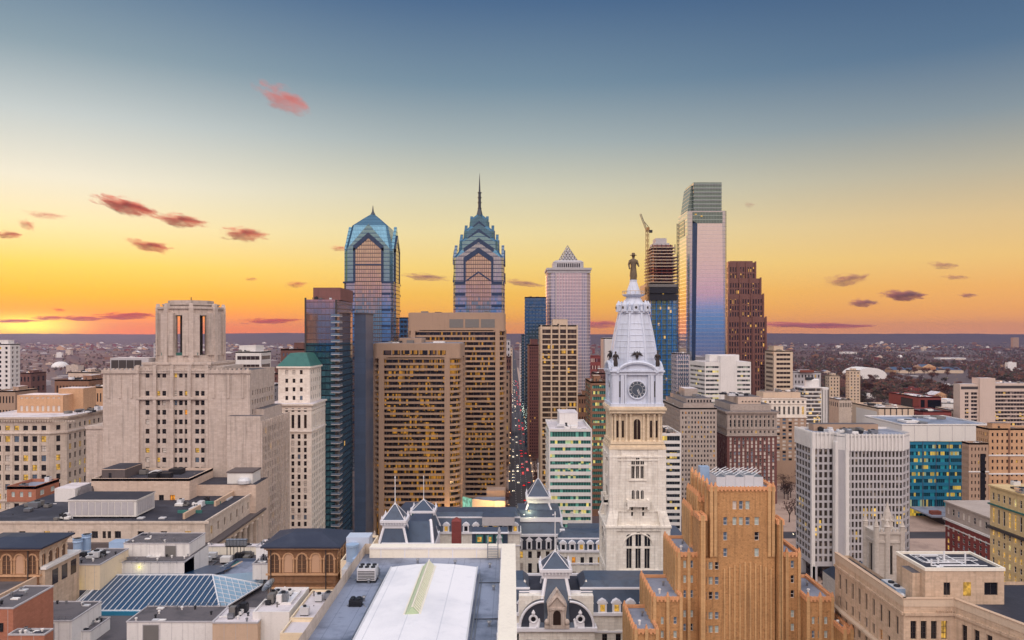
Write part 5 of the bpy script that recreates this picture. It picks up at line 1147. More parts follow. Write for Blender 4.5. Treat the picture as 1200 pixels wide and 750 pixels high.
# --- tan brick twin-shafted block
B = block('office_block', 'tan pink brick block crossed by two pale string courses', 'office block', 1159, 1230, 502, 500, 14, 'tan_brick', 'gravel_roof', 12, 15, .38, .48, 6, mix='dark', minpx=5, done=False, pent=(.1, .4, .2, .6, 3))
x0, x1, y0, y1, z = B.box
for zz in (z - 18, z - 30): B.p('string_course').box(x0 - .4, x1 + .4, y0 - .4, y1, zz, zz + .9, 'white_concrete')
for k in (.33, .66): B.p('recess_shade').box(x0 + (x1 - x0) * k - .6, x0 + (x1 - x0) * k + .6, y0 - .3, y0 + .1, 0, z, 'brown_brick')  # shade of two recesses put in as darker brick strips on the face
B.done()
B = block('office_block', 'slim brown wing with a tall arched slot beside the teal glass', 'office block', 1135.5, 1158.5, 519, 497, 8, 'brown_concrete', 'gravel_roof', 5, 13, .36, .48, 6, mix='dark', minpx=5, done=False, pent=None)
x0, x1, y0, y1, z = B.box; B.p('arched_slot').box(x1 - 5.4, x1 - 2.4, y0 - .3, y0 + .1, 12, z - 7, 'glass_dark'); B.p('string_course').box(x0 - .3, x1 + .3, y0 - .3, y0 + .2, z - 19, z - 18.2, 'white_concrete'); B.done()
# --- dark red brick with stone attic, long side towards us
D = 300; x0 = fx(1162, D) ; z = fz(612, D)
def angled(name, label, cat, a, q, dep, z, wall, n, vs, mix, ww, minpx=5, extra=None, dcorn=None, mats=None):
    B = Bld(name, label, cat, (a[0] + q[0]) / 2, (a[1] + q[1]) / 2, 0, None, minpx); L = math.dist(a, q); u = Vector((q[0] - a[0], q[1] - a[1])) / L; nn = Vector((u.y, -u.x))
    B.u, B.n, B.L, B.a, B.q = u, nn, L, a, q
    lo = 0
    for (zb, ztop, m, v) in vs:
        B.facade('wall', m, a, q, zb, ztop, spans(L, n, L / n * ww, .4), v, .4, mix, 'frame_white', 'sash')
    c = (q[0] - nn.x * dep, q[1] - nn.y * dep); d = (a[0] - nn.x * dep, a[1] - nn.y * dep)
    for (zb, ztop, m, v) in vs: B.facade('wall', m, d, a, zb, ztop, spans(dep, max(2, int(n * dep / L)), L / n * ww, .4), v, .4, mix, 'frame_white', 'sash')
    for p_, r_ in ((q, c), (c, d)): B.p('wall').poly([p_ + (0,), r_ + (0,), r_ + (z,), p_ + (z,)], wall)
    B.p('roof').poly([a + (z - .5,), q + (z - .5,), c + (z - .5,), d + (z - .5,)], 'gravel_roof')
    B.corners = (a, q, c, d)
    def belt(zz, h, e, mat):
        P = lambda p, s, r: (p[0] + nn.x * e * s + u.x * e * r, p[1] + nn.y * e * s + u.y * e * r)
        B.p('cornice').prism([P(a, 1, -1), P(q, 1, 1), P(c, -1, 1), P(d, -1, -1)], zz, zz + h, mat)
    B.belt = belt
    return B
z = 41.5; a, q = (237, 420), (239.5, 300)
B = angled('office_block', 'dark red brick block with a grey stone attic behind the yellow block', 'office block', a, q, 26, z, 'red_brick', 26, [(0, z - 9.5, 'red_brick', rows(4, z - 12, 7, 2.4)), (z - 9.5, z, 'grey_stone', [(z - 6.4, z - 3)])], 'brick', .42)
B.belt(z - 10, 1.0, 1.0, 'white_concrete'); B.belt(z - .6, .8, .7, 'grey_stone'); B.belt(z - 13.5, .5, .3, 'white_concrete'); B.p('penthouse').box(250, 260, 350, 375, z - .5, z + 4, 'cream_stone', 'pale_roof'); roof_clutter(B, 244, 262, 350, 400, z - .5, 6, random.Random(7)); B.done()
# --- yellow lit brick block at the right edge
z = 68.0; a, q = (205.4, 330), (209.5, 250)
B = angled('office_block', 'yellow brick block full of lit windows at the right edge', 'office block', a, q, 34, z, 'yellow_brick', 24, [(0, z - 17, 'yellow_brick', rows(3, z - 18, 12, 2.5)), (z - 17, z - 7.5, 'yellow_brick', [(z - 15.6, z - 9.4)]), (z - 7.5, z, 'yellow_brick', [(z - 6, z - 2.8)])], 'yellow', .42)
B.belt(z - .5, .7, .6, 'yellow_brick'); B.belt(z - 8.2, .6, .7, 'copper_green'); B.belt(z - 18.4, 1.2, 1.0, 'frame_dark'); B.p('penthouse').box(218, 232, 300, 318, z - .5, z + 4.5, 'cream_stone', 'pale_roof'); roof_clutter(B, 206, 226, 300, 330, z - .5, 7, random.Random(17)); B.done()
# ================================================================== City Hall: one great building; tower, pavilions and wings are its parts
CX, CY = 14.5, 331.0
B = Bld('city_hall', 'ornate white marble city hall with slate mansards and a tall domed clock tower', 'city hall', CX, CY, 0, None, 4)
WM, SL, TR = 'white_marble', 'slate', 'white_trim'
def finial(part, x, y, z, h, r=.28, mat='white_metal'):
    B.p(part).lathe(x, y, [(r * 3.4, z), (r * 2, z + h * .06), (r, z + h * .1), (r * .8, z + h * .9), (r * 1.6, z + h * .92), (.06, z + h)], 8, mat)
def ribs(part, a, b, r, mat=TR):
    (x0, x1, y0, y1, z0), (X0, X1, Y0, Y1, z1) = a, b
    for p, q in (((x0, y0, z0), (X0, Y0, z1)), ((x1, y0, z0), (X1, Y0, z1)), ((x0, y1, z0), (X0, Y1, z1)), ((x1, y1, z0), (X1, Y1, z1))): B.p(part).tube(p, q, r, mat, 6)
def pyramid_cap(x, y, hw, z0, z1, flag, teal=False):
    UID[0] += 1
    """bracketed white box, dentils, slate pyramid, flagpole"""
    b = 'cap#%d' % UID[0]
    B.p(b).cbox(x, y, hw, hw, z0, z0 + 2.4, 'teal_trim' if teal else TR); B.p(b).cbox(x, y, hw + .9, hw + .9, z0 + 2.4, z0 + 3.4, TR)
    for k in range(9):
        d = -hw + 2 * hw * k / 8
        for s in (-1, 1): B.p(b).cbox(x + d, y + s * (hw + .4), .22, .4, z0 + 1.4, z0 + 2.4, TR); B.p(b).cbox(x + s * (hw + .4), y + d, .4, .22, z0 + 1.4, z0 + 2.4, TR)
    f0, f1 = (x - hw, x + hw, y - hw, y + hw, z0 + 3.4), (x - .5, x + .5, y - .5, y + .5, z1)
    B.p('cap_roof').frus(f0, f1, SL); ribs('cap_roof', f0, f1, .16)
    for sx in (-1, 1):
        for sy in (-1, 1): B.p(b).lathe(x + sx * (hw + .2), y + sy * (hw + .2), [(.5, z0 + 3.4), (.35, z0 + 4.4), (.1, z0 + 5.2)], 6, TR)
    if flag: finial('flagpole', x, y, z1 - .4, flag, .2)
def wing(x0, x1, y0, y1, zc, zr, face, n, lit_='dormer', dorm=True):
    UID[0] += 1; cn = 'cornice#%d' % UID[0]
    """range of the square: marble storeys, cornice, mansard with dormers on the side that shows"""
    if face == 'y':
        B.facade('wing_wall#%d' % UID[0], WM, (x0, y0), (x1, y0), 0, zc, spans(x1 - x0, n, 1.8, 1), [(3, 8), (11, 16), (19, 23), (26, 29)], .6, 'stone', 'frame_dark', 'cross')
        B.p('wing_wall#%d' % UID[0]).box(x0 + .1, x1 - .1, y0 + .7, y1, 0, zc - .1, WM)
    else: B.p('wing_wall#%d' % UID[0]).box(x0, x1, y0, y1, 0, zc, WM)
    B.p(cn).box(x0 - .6, x1 + .6, y0 - .8, y1 + .8, zc - .5, zc + .5, TR); B.p(cn).box(x0 - .3, x1 + .3, y0 - .4, y1 + .4, zc - 6.5, zc - 5.9, TR)
    f0, f1 = (x0, x1, y0, y1, zc + .5), ((x0 + (1.5 if face == 'x' else 0)), (x1 - (1.5 if face == 'x' else 0)), y0 + (2.4 if face == 'y' else 0), y1 - (2.4 if face == 'y' else 0), zr)
    B.p('mansard').frus(f0, f1, SL, 'slate')
    B.p('mansard').frus((f1[0], f1[1], f1[2], f1[3], zr + .01), (f1[0] + 2, f1[1] - 2, f1[2] + 2, f1[3] - 2, zr + 2.2), 'slate'); B.p(cn).box(f1[0] - .25, f1[1] + .25, f1[2] - .25, f1[2] + .3, zr - .3, zr + .35, TR)
    if dorm and face == 'y':
        for k in range(n):
            xx = x0 + (x1 - x0) * (k + .5) / n; d = MB()
            d.box(xx - 1.5, xx + 1.5, y0 - .3, y0 + 2.2, zc + .5, zc + 3.6, TR); d.xprism([(xx - 1.9, zc + 3.6), (xx + 1.9, zc + 3.6), (xx + 1.2, zc + 4.5), (xx, zc + 5.1), (xx - 1.2, zc + 4.5)], y0 - .5, y0 + 2.4, TR)
            o = put(d, 'dormer', B.root)
            wmb = MB(); g = pick(lit_); wmb.box(xx - .8, xx + .8, y0 - .36, y0 - .2, zc + .9, zc + 3.2, g); put(wmb, 'window', o)
X0, X1, Y0, Y1 = CX - 73, CX + 73, 262, 402
wing(24, X1, Y0 + 4, Y0 + 24, 36, 44, 'y', 13); wing(X0, 6, Y0 + 4, Y0 + 24, 36, 44, 'y', 13)
wing(23, X1 - 20, Y1 - 24, Y1 - 4, 26, 31.5, 'y', 10); wing(X0 + 14, 4, Y1 - 24, Y1 - 4, 35, 42, 'y', 10)
wing(X0, X0 + 20, Y0 + 24, Y1 - 4, 36, 44, 'x', 0); wing(X1 - 20, X1, Y0 + 24, Y1 - 4, 27, 32, 'x', 0)
# teal framed dormer range and roof boxes showing over the foreground parapet
q = B.p('roof_hatch'); q.box(fx(553, 345), fx(595, 345), 345, 352, 36, fz(622, 345), SL, SL)
for k in range(3):
    xx = fx(562 + k * 11.5, 344); d = MB(); d.box(xx - 1.6, xx + 1.6, 343.6, 345.2, fz(636, 344), fz(627, 344), 'teal_trim'); o = put(d, 'dormer', B.root); g = MB(); g.box(xx - .9, xx + .9, 343.4, 343.7, fz(634.5, 344), fz(629, 344), 'lit_warm'); put(g, 'window', o)
q.box(fx(553, 343), fx(596, 343), 343.4, 346, fz(626, 343), fz(624.6, 343), TR); q.box(fx(565, 372), fx(603, 372), 372, 384, 40, fz(606, 372), 'grey_concrete', SL)
B.p('stair_turret').lathe(fx(535, 350), 350, [(3.0, 30), (3.0, fz(611, 350)), (3.1, fz(610, 350)), (.3, fz(606, 350))], 4, 'red_brick', rot=R(45))
for k in range(2): B.p('roof_hatch').lathe(fx(585, 340), 340, [(1.5, 40), (1.0, fz(632, 340)), (1.4, fz(630, 340)), (.5, fz(626, 340)), (.7, fz(622, 340)), (.1, fz(617, 340))], 10, 'white_trim')
# --- pavilion towards us
def pavilion_front(px0, px1, D):
    x0, x1 = fx(px0, D), fx(px1, D); xc = (x0 + x1) / 2
    zc = fz(737, D)
    B.facade('pavilion_wall', WM, (x0, D), (x1, D), 0, zc, spans(x1 - x0, 5, 2, 1), [(4, 10), (14, 20), (24, 28.5)], .7, 'stone', 'frame_dark', 'cross'); B.p('pavilion_wall').box(x0 + .1, x1 - .1, D + .8, D + 30, 0, zc - .1, WM)
    B.p('cornice').box(x0 - .8, x1 + .8, D - 1, D + 30, zc - .6, zc + .6, TR)
    # shoulder blocks with quarter-round slate faces and round windows
    zs = fz(702, D); zt = fz(692.5, D + 6)
    for s in (-1, 1):
        xa = xc + s * 4.4; xb = xc + s * 12.6; n = 10
        arc = [(xa, zc + .6), (xb, zc + .6)] + [(xa + (xb - xa) * math.cos(R(9 * k)) if True else 0, zc + .6 + (zs - zc - 1.5) * math.sin(R(9 * k))) for k in range(1, n + 1)]
        if s < 0: arc = [arc[0]] + arc[1:][::1]; arc = [(x, z) for x, z in arc][::-1]
        B.p('curved_mansard').xprism(arc, D + .2, D + 3, 'slate_dark')
        for k in range(n):
            p0 = (xa + (xb - xa) * math.cos(R(9 * k)), zc + .6 + (zs - zc - 1.5) * math.sin(R(9 * k))); p1 = (xa + (xb - xa) * math.cos(R(9 * (k + 1))), zc + .6 + (zs - zc - 1.5) * math.sin(R(9 * (k + 1))))
            B.p('roof_rib').tube((p0[0], D, p0[1]), (p1[0], D, p1[1]), .45, TR, 6)
        B.p('pavilion_wall').box(min(xa, xb) - .3, max(xa, xb) + .2, D + 3, D + 26, zc + .6, zs, WM)
        xo = xc + s * 8.0; o = MB(); zo = zc + 3.4
        for k in range(12): a0, a1 = R(30 * k), R(30 * k + 30); o.tube((xo + 1.25 * math.cos(a0), D - .2, zo + 1.25 * math.sin(a0)), (xo + 1.25 * math.cos(a1), D - .2, zo + 1.25 * math.sin(a1)), .42, TR, 6)
        o.xprism([(xo + 1.1 * math.cos(R(30 * k)), zo + 1.1 * math.sin(R(30 * k))) for k in range(12)], D - .1, D + .3, 'glass_dark'); o.box(xo - 1.4, xo + 1.4, D - .5, D + .3, zc + .6, zo - 1.3, TR); o.lathe(xo, D - .2, [(.5, zo + 1.5), (.7, zo + 2.2), (.1, zo + 3.2)], 8, TR); put(o, 'round_window', B.root)
        # flat roofed attic blocks behind
        a0, a1 = xc + s * 3.6, xc + s * 12.8; a0, a1 = min(a0, a1), max(a0, a1)
        B.p('attic').box(a0, a1, D + 5.6, D + 26.2, zs - 1.4, zs - .6, TR); B.p('attic').box(a0 + .3, a1 - .3, D + 6.2, D + 25.6, zs - .6, zt - .7, 'white_marble', 'black_roof')
        for e in ((a0, a1, D + 6.0, D + 6.8), (a0, a1, D + 25, D + 25.8)): B.p('attic').box(*e, zt - .9, zt, TR)
        for e in (a0, a1 - .7): B.p('attic').box(e, e + .7, D + 6.8, D + 25, zt - .9, zt, TR)
        B.p('attic').lathe(a0 + 2 if s < 0 else a1 - 2, D + 8.4, [(.8, zt - .8), (.7, zt + 1.2), (.4, zt + 1.8), (.5, zt + 2.6), (.1, zt + 3.2)], 8, 'white_marble')
    f0, f1 = (xc - 6.6, xc + 6.6, D - .5, D + 20, zc + .6), (xc - 3.6, xc + 3.6, D + 6, D + 15, fz(679, D + 5))
    B.p('mansard').frus(f0, f1, 'slate'); ribs('roof_rib', f0, f1, .62)
    zcap = fz(677, D + 5)
    pyramid_cap(xc, D + 10.5, 4.8, zcap - .6, fz(647, D + 10), fz(598, D + 10) - fz(647, D + 10))
    # carved central dormer with its arched window
    d = MB(); zd = zc + .6; yy = D - 1.4
    d.box(xc - 4.2, xc + 4.2, yy, yy + 5, zd, zd + 1.0, 'limestone'); d.xprism([(xc - 3.6, zd + 1), (xc + 3.6, zd + 1), (xc + 3.0, zd + 4.0), (xc + 3.4, zd + 7.8), (xc + 2.2, zd + 9.6), (xc + .8, zd + 11.6), (xc, zd + 12.6), (xc - .8, zd + 11.6), (xc - 2.2, zd + 9.6), (xc - 3.4, zd + 7.8), (xc - 3.0, zd + 4.0)], yy + .4, yy + 5, 'limestone')
    for s in (-1, 1):
        d.lathe(xc + s * 2.2, yy + .3, [(.55, zd + 1), (.45, zd + 5.6), (.65, zd + 6.2)], 8, 'limestone'); d.ball((xc + s * 3.4, yy + .5, zd + 2.0), .9, .7, 1.2, 'limestone'); d.tube((xc + s * 2.9, yy + .2, zd + 7.6), (xc, yy + .2, zd + 11), .4, 'limestone', 6)
    d.box(xc - 3, xc + 3, yy - .1, yy + .6, zd + 6.3, zd + 7.0, 'limestone'); d.ball((xc, yy + .4, zd + 12.9), .5, .5, .7, 'limestone')
    o = put(d, 'carved_dormer', B.root); g = MB(); g.xprism([(xc - 1.3, zd + 1.2), (xc + 1.3, zd + 1.2), (xc + 1.3, zd + 4.8), (xc + .9, zd + 5.7), (xc, zd + 6.1), (xc - .9, zd + 5.7), (xc - 1.3, zd + 4.8)], yy + .2, yy + .5, 'glass_brown'); put(g, 'window', o)
pavilion_front(608, 697, 262)
# round apse roof between pavilion and tower
B.p('apse').lathe(fx(704, 300), 300, [(5.2, 0), (5.2, fz(695, 300)), (5.8, fz(694, 300)), (5.8, fz(692, 300))], 24, WM, True); B.p('apse').lathe(fx(704, 300), 300, [(5.0, fz(692, 300)), (3, fz(688, 300)), (.3, fz(685.5, 300))], 24, 'slate', True)
# --- pavilion on the far (avenue) side
def pavilion_back(D):
    xa, xb = fx(602, D), fx(661, D); xc = fx(631.5, D); zr = fz(627, D)
    B.facade('pavilion_wall#2', WM, (xa, D), (xb, D), 0, zr, spans(xb - xa, 5, 1.9, 1.5), [(4, 9), (12, 17), (19.5, 23), (zr - 7.6, zr - 4)], .7, 'stone', 'frame_dark', 'cross'); B.p('pavilion_wall#2').box(xa + .1, xb - .1, D + .8, D + 24, 0, zr, WM)
    zd = fz(624, D)
    for k in range(5):
        xx = xa + 3 + (xb - xa - 6) * k / 4; d = MB(); zz = fz(641, D); d.box(xx - 1.4, xx + 1.4, D - 1.0, D + 1.5, zz - 1, zz + 3.6, TR); d.xprism([(xx - 1.9, zz + 3.6), (xx + 1.9, zz + 3.6), (xx, zz + 5.4)], D - 1.2, D + 1.6, TR); o = put(d, 'dormer', B.root); g = MB(); g.box(xx - .7, xx + .7, D - 1.1, D - .9, zz - .6, zz + 2.8, 'glass_dark'); put(g, 'window', o)
    B.p('mansard').box(xa + 1.4, xb - 1.4, D - .4, D + .9, fz(644, D), fz(629, D), 'slate_dark')
    for s in (xa + .9, xb - .9): B.p('cornice#b').cbox(s, D - .2, 1.2, 1.2, fz(650, D), fz(620, D), TR)
    B.p('cornice#b').box(xa - .6, xb + .6, D - 1, D + 25, zr - .6, zr + .6, TR)
    f0, f1 = (xa + .4, xb - .4, D, D + 24, zr + .6), (xa + 2.2, xb - 2.2, D + 3, D + 21, fz(613, D)); B.p('mansard').frus(f0, f1, SL)
    B.p('cornice#b').box(xa + .6, xb - .6, D + 2.4, D + 22, fz(613, D), fz(608, D), TR)
    f0, f1 = (xa + 2.2, xb - 2.2, D + 3, D + 21, fz(608, D)), (xc - 4.6, xc + 4.6, D + 8, D + 16, fz(590, D)); B.p('mansard').frus((xa + 1.6, xb - 1.6, D + 3, D + 21, fz(608, D)), (xa + 2, xb - 2, D + 4, D + 20, fz(600, D)), SL); B.p('mansard').frus((xc - 7.5, xc + 7.5, D + 3.5, D + 20, fz(606, D)), f1, SL); ribs('roof_rib', (xc - 7.5, xc + 7.5, D + 3.5, D + 20, fz(606, D)), f1, .5)
    pyramid_cap(xc, D + 12, 5.6, fz(591, D + 4), fz(563, D + 8), 9)
    B.p('roof_lamp').cbox(xc - 5, D + 3.2, .3, .3, fz(601, D), fz(599.5, D), 'lit_pale')
pavilion_back(388)
l = bpy.data.lights.new('roof_light', 'POINT'); l.energy = 1400; l.color = (1, .95, .55); l.shadow_soft_size = .3; o = bpy.data.objects.new('roof_light', l); COL.objects.link(o); o.location = (fx(618, 388) + 1, 388 + 1.5, fz(603, 388) + 1.6)
# --- pavilions on the south side seen over the parapet
def turret(x, y, hw, zb, zt, ztop, flag, teal=False):
    f0, f1 = (x - hw * 1.45, x + hw * 1.45, y - hw * 1.45, y + hw * 1.45, zb), (x - hw * .92, x + hw * .92, y - hw * .92, y + hw * .92, zt); B.p('mansard').frus(f0, f1, SL); ribs('roof_rib', f0, f1, .55, TR)
    pyramid_cap(x, y, hw, zt, ztop, flag, teal)
y = 318; x = fx(463, y); turret(x, y, 4.5, fz(641, y), fz(616, y), fz(591, y), fz(556, y) - fz(591, y))
B.p('mansard').box(fx(448, y - 6), fx(507, y - 6), y - 6, y + 26, 30, fz(641, y), TR); B.p('mansard').frus((fx(476, y), fx(508, y), y - 4, y + 20, fz(641, y)), (fx(478, y), fx(510, y) - 3, y + 6, y + 20, fz(615, y)), SL)
B.p('cornice').box(fx(447, y - 6.5), fx(508, y - 6.5), y - 6.8, y - 5.8, fz(643, y - 6), fz(636, y - 6), TR); B.p('roof_rib').tube((fx(509, y), y - 4, fz(641, y)), (fx(511, y) - 3, y + 7, fz(614, y)), .7, TR, 6)
y = 372; x = fx(496.5, y); turret(x, y, 5.2, fz(622, y), fz(604, y), fz(586, y), fz(556, y) - fz(586, y), True)
B.p('statue_group').lathe(fx(440, 320), 318, [(2.2, 34), (1.8, fz(636, 318)), (1.3, fz(630, 318)), (.8, fz(627, 318)), (.2, fz(622, 318))], 8, 'limestone'); B.p('wing_wall').cbox(fx(440, 320), 318, 2.4, 2.4, 0, 36, WM)
# wings behind with lit dormers, roof seen right of the far pavilion
B.p('mansard').frus((fx(665, 386), fx(712, 386), 386, 400, fz(655, 386)), (fx(667, 386), fx(712, 386), 392, 398, fz(620, 386)), SL)
for k in range(4):
    xx = fx(672 + k * 11, 384); D = 383.4; d = MB(); zz = fz(654, D); d.box(xx - 1.5, xx + 1.5, D - .6, D + 4, zz - .6, zz + 3.4, TR); d.xprism([(xx - 1.9, zz + 3.4), (xx + 1.9, zz + 3.4), (xx, zz + 5)], D - .8, D + 5, TR); o = put(d, 'dormer', B.root); g = MB(); g.box(xx - .9, xx + .9, D - .72, D - .5, zz, zz + 3, 'lit_warm'); put(g, 'window', o)
    for e in (0,): c_ = MB(); c_.lathe(xx, D + 2.4, [(.9, zz + 6.6), (.9, zz + 7.4), (.3, zz + 8)], 8, TR); put(c_, 'round_window', B.root)
B.p('cornice').box(fx(664, 383), fx(713, 383), 382.6, 384, fz(657, 383) - .5, fz(657, 383) + .4, TR)

# --- the clock tower
tx, ty = 52.3, 331.0; FR = 318.0
Zt = lambda py: fz(py, FR)
hb, hs = 12.8, 11.4
def four(fn):
    """run fn for each face: outward normal index 0 front(-y) 1 right(+x) 2 back 3 left"""
    for k in range(4): fn(k)
def fpt(k, a, d, h):     # point on face k: a along, d outward from the axis
    return ((tx + a, ty - d), (tx + d, ty + a), (tx - a, ty + d), (tx - d, ty - a))[k]
def fbox(part, k, a0, a1, d0, d1, z0, z1, mat):
    c = [fpt(k, a0, d0, 0), fpt(k, a1, d1, 0)]; B.p(part).box(min(c[0][0], c[1][0]), max(c[0][0], c[1][0]), min(c[0][1], c[1][1]), max(c[0][1], c[1][1]), z0, z1, mat)
vs_low = [(Zt(688), Zt(677)), (Zt(667), Zt(643)), (Zt(640), Zt(627))]
us_low = [(hb - 4.9, hb - 2.6), (hb - 1.15, hb + 1.15), (hb + 2.6, hb + 4.9)]
zl = Zt(617)
for k in (0, 3, 1):
    p0, p1 = fpt(k, -hb, hb, 0), fpt(k, hb, hb, 0); B.facade('tower_base', WM, p0, p1, 0, zl, us_low, vs_low[:2], .9, 'arch', 'white_marble', 'pair'); B.wins = B.wins
    for u0, u1 in us_low: pass
p0, p1 = fpt(2, -hb, hb, 0), fpt(2, hb, hb, 0); B.p('tower_base').poly([p0 + (0,), p1 + (0,), p1 + (zl,), p0 + (zl,)], WM)
for k in (0, 3, 1):
    for u in (-3.75, 0, 3.75):
        c = fpt(k, u, hb + .12, 0); h = Zt(626) - Zt(640) + (.8 if u == 0 else 0); B.wins.append(((c[0], c[1], Zt(640) + h / 2), (0, math.pi / 2, math.pi, -math.pi / 2)[k], 2.3, h, 'glass_dark', 'white_marble', 'arch', True, 'window'))
    for a in range(9): b0, b1 = R(20 * a), R(20 * a + 20); P = lambda b_: fpt(k, 6.0 * math.cos(b_), hb + .1, 0) + (Zt(640) + .6 + 4.6 * math.sin(b_),); B.p('tower_base').tube(P(b0), P(b1), .35, WM, 6)
B.p('tower_base').poly([(tx - hb, ty - hb, zl), (tx + hb, ty - hb, zl), (tx + hb, ty + hb, zl), (tx - hb, ty + hb, zl)], WM)
for py_, e in ((669.5, .5), (675, .35), (693, .6), (617.5, .9), (621, .5)): B.p('string_course').cbox(tx, ty, hb + e, hb + e, Zt(py_) - .45, Zt(py_) + .45, WM)
for sx in (-1, 1):
    for sy in (-1, 1): B.p('buttress').cbox(tx + sx * (hb - 1.6), ty + sy * (hb - 1.6), 2.0, 2.0, 0, zl + .1, WM); B.p('buttress').frus((tx + sx * (hb - 1.5) - 2.2, tx + sx * (hb - 1.5) + 2.2, ty + sy * (hb - 1.5) - 2.2, ty + sy * (hb - 1.5) + 2.2, zl), (tx + sx * (hs - 1.6) - 1.8, tx + sx * (hs - 1.6) + 1.8, ty + sy * (hs - 1.6) - 1.8, ty + sy * (hs - 1.6) + 1.8, zl + 7), WM)
# shaft with balcony
z0, z1 = zl, Zt(526)
for k in range(4):
    p0, p1 = fpt(k, -hs, hs, 0), fpt(k, hs, hs, 0)
    B.facade('tower_shaft', 'white_marble' , p0, p1, z0, Zt(575), [(hs - 2.7, hs - 1.9), (hs + 1.9, hs + 2.7)], [(Zt(606), Zt(595))], .7, 'glass_dark', WM, 'plain', k in (0, 3))
    B.facade('tower_shaft', WM, p0, p1, Zt(575), z1, [(hs - 2.6, hs - 1.2), (hs - .7, hs + .7), (hs + 1.2, hs + 2.6)], [(Zt(585), Zt(577)) if False else (Zt(562), Zt(547))], .8, 'glass_dark', WM, 'pair', k in (0, 3))
    for u in (-1.9, 0, 1.9):
        c = fpt(k, u, hs + .12, 0); B.wins.append(((c[0], c[1], Zt(580.5)), (0, math.pi / 2, math.pi, -math.pi / 2)[k], 1.1, 3.6, 'glass_dark', WM, 'arch', k in (0, 3), 'window'))
    for u, hh in ((-1.9, 1.9), (0, 3.0), (1.9, 1.9)): c = fpt(k, u, hs + .12, 0); B.wins.append(((c[0], c[1], Zt(545) + hh / 2), (0, math.pi / 2, math.pi, -math.pi / 2)[k], 1.4, hh, 'glass_dark', WM, 'arch', k in (0, 3), 'window'))
    fbox('balcony', k, -4.6, 4.6, hs, hs + 2, Zt(594), Zt(591), WM); fbox('balcony', k, -4.6, 4.6, hs + 1.6, hs + 2, Zt(591), Zt(587), WM)
    for s in (-1, 1): fbox('balcony', k, s * 4.2 - .4, s * 4.2 + .4, hs, hs + 2.1, Zt(597), Zt(586), WM); fbox('window_surround', k, s * 3.4 - .35, s * 3.4 + .35, hs - .1, hs + .35, Zt(563), Zt(545), WM)
    fbox('window_surround', k, -3.8, 3.8, hs - .1, hs + .4, Zt(564.5), Zt(563), WM)
    for s in (-1, 1): fbox('corner_pier', k, s * (hs - 1.3) - 1.7, s * (hs - 1.3) + 1.7, hs - 1.2, hs + .35, z0, z1, WM); fbox('corner_pier', k, s * (hs - 5) - .5, s * (hs - 5) + .5, hs - .5, hs + .2, z0, z1, WM)
for py_, e in ((536, .5), (540, .3), (600, .3)): B.p('string_course').cbox(tx, ty, hs + e, hs + e, Zt(py_) - .3, Zt(py_) + .3, WM)
# belfry stage with paired columns, its warm light put into the stone colour
hv = 10.7; BS = 'belfry_lit_stone'; z0, z1 = Zt(526), Zt(478)
B.p('belfry').cbox(tx, ty, hv - 1.2, hv - 1.2, z0, z1, BS)
for py_, e in ((526, 1.2), (523.5, .8), (520, .5), (483.5, .8), (480, 1.3), (478.5, .9)): B.p('belfry').cbox(tx, ty, hv + e, hv + e, Zt(py_) - .5, Zt(py_) + .5, BS)
for k in range(4):
    for u in (-9.2, -7.2, -4.5, -2.7, 2.7, 4.5, 7.2, 9.2):
        c = fpt(k, u, hv - .5, 0); o = MB(); o.lathe(c[0], c[1], [(.72, Zt(519)), (.72, Zt(517.5)), (.5, Zt(517)), (.45, Zt(489)), (.75, Zt(487.5)), (.75, Zt(486))], 8, BS, False); put(o, 'column', B.root)
    fbox('belfry', k, -2.2, 2.2, hv - 1.3, hv - .9, Zt(519), Zt(487), BS)
    c = fpt(k, 0, hv - .74, 0); B.wins.append(((c[0], c[1], (Zt(516) + Zt(492)) / 2), (0, math.pi / 2, math.pi, -math.pi / 2)[k], 2.8, Zt(492) - Zt(516), 'glass_brown', BS, 'arch', k in (0, 3), 'window'))
    for u in (-8.2, -5.9, 5.9, 8.2): c = fpt(k, u, hv - 1.1, 0); B.wins.append(((c[0], c[1], (Zt(514) + Zt(494)) / 2), (0, math.pi / 2, math.pi, -math.pi / 2)[k], .9, Zt(494) - Zt(514), 'glass_brown', BS, 'plain', False, 'window'))
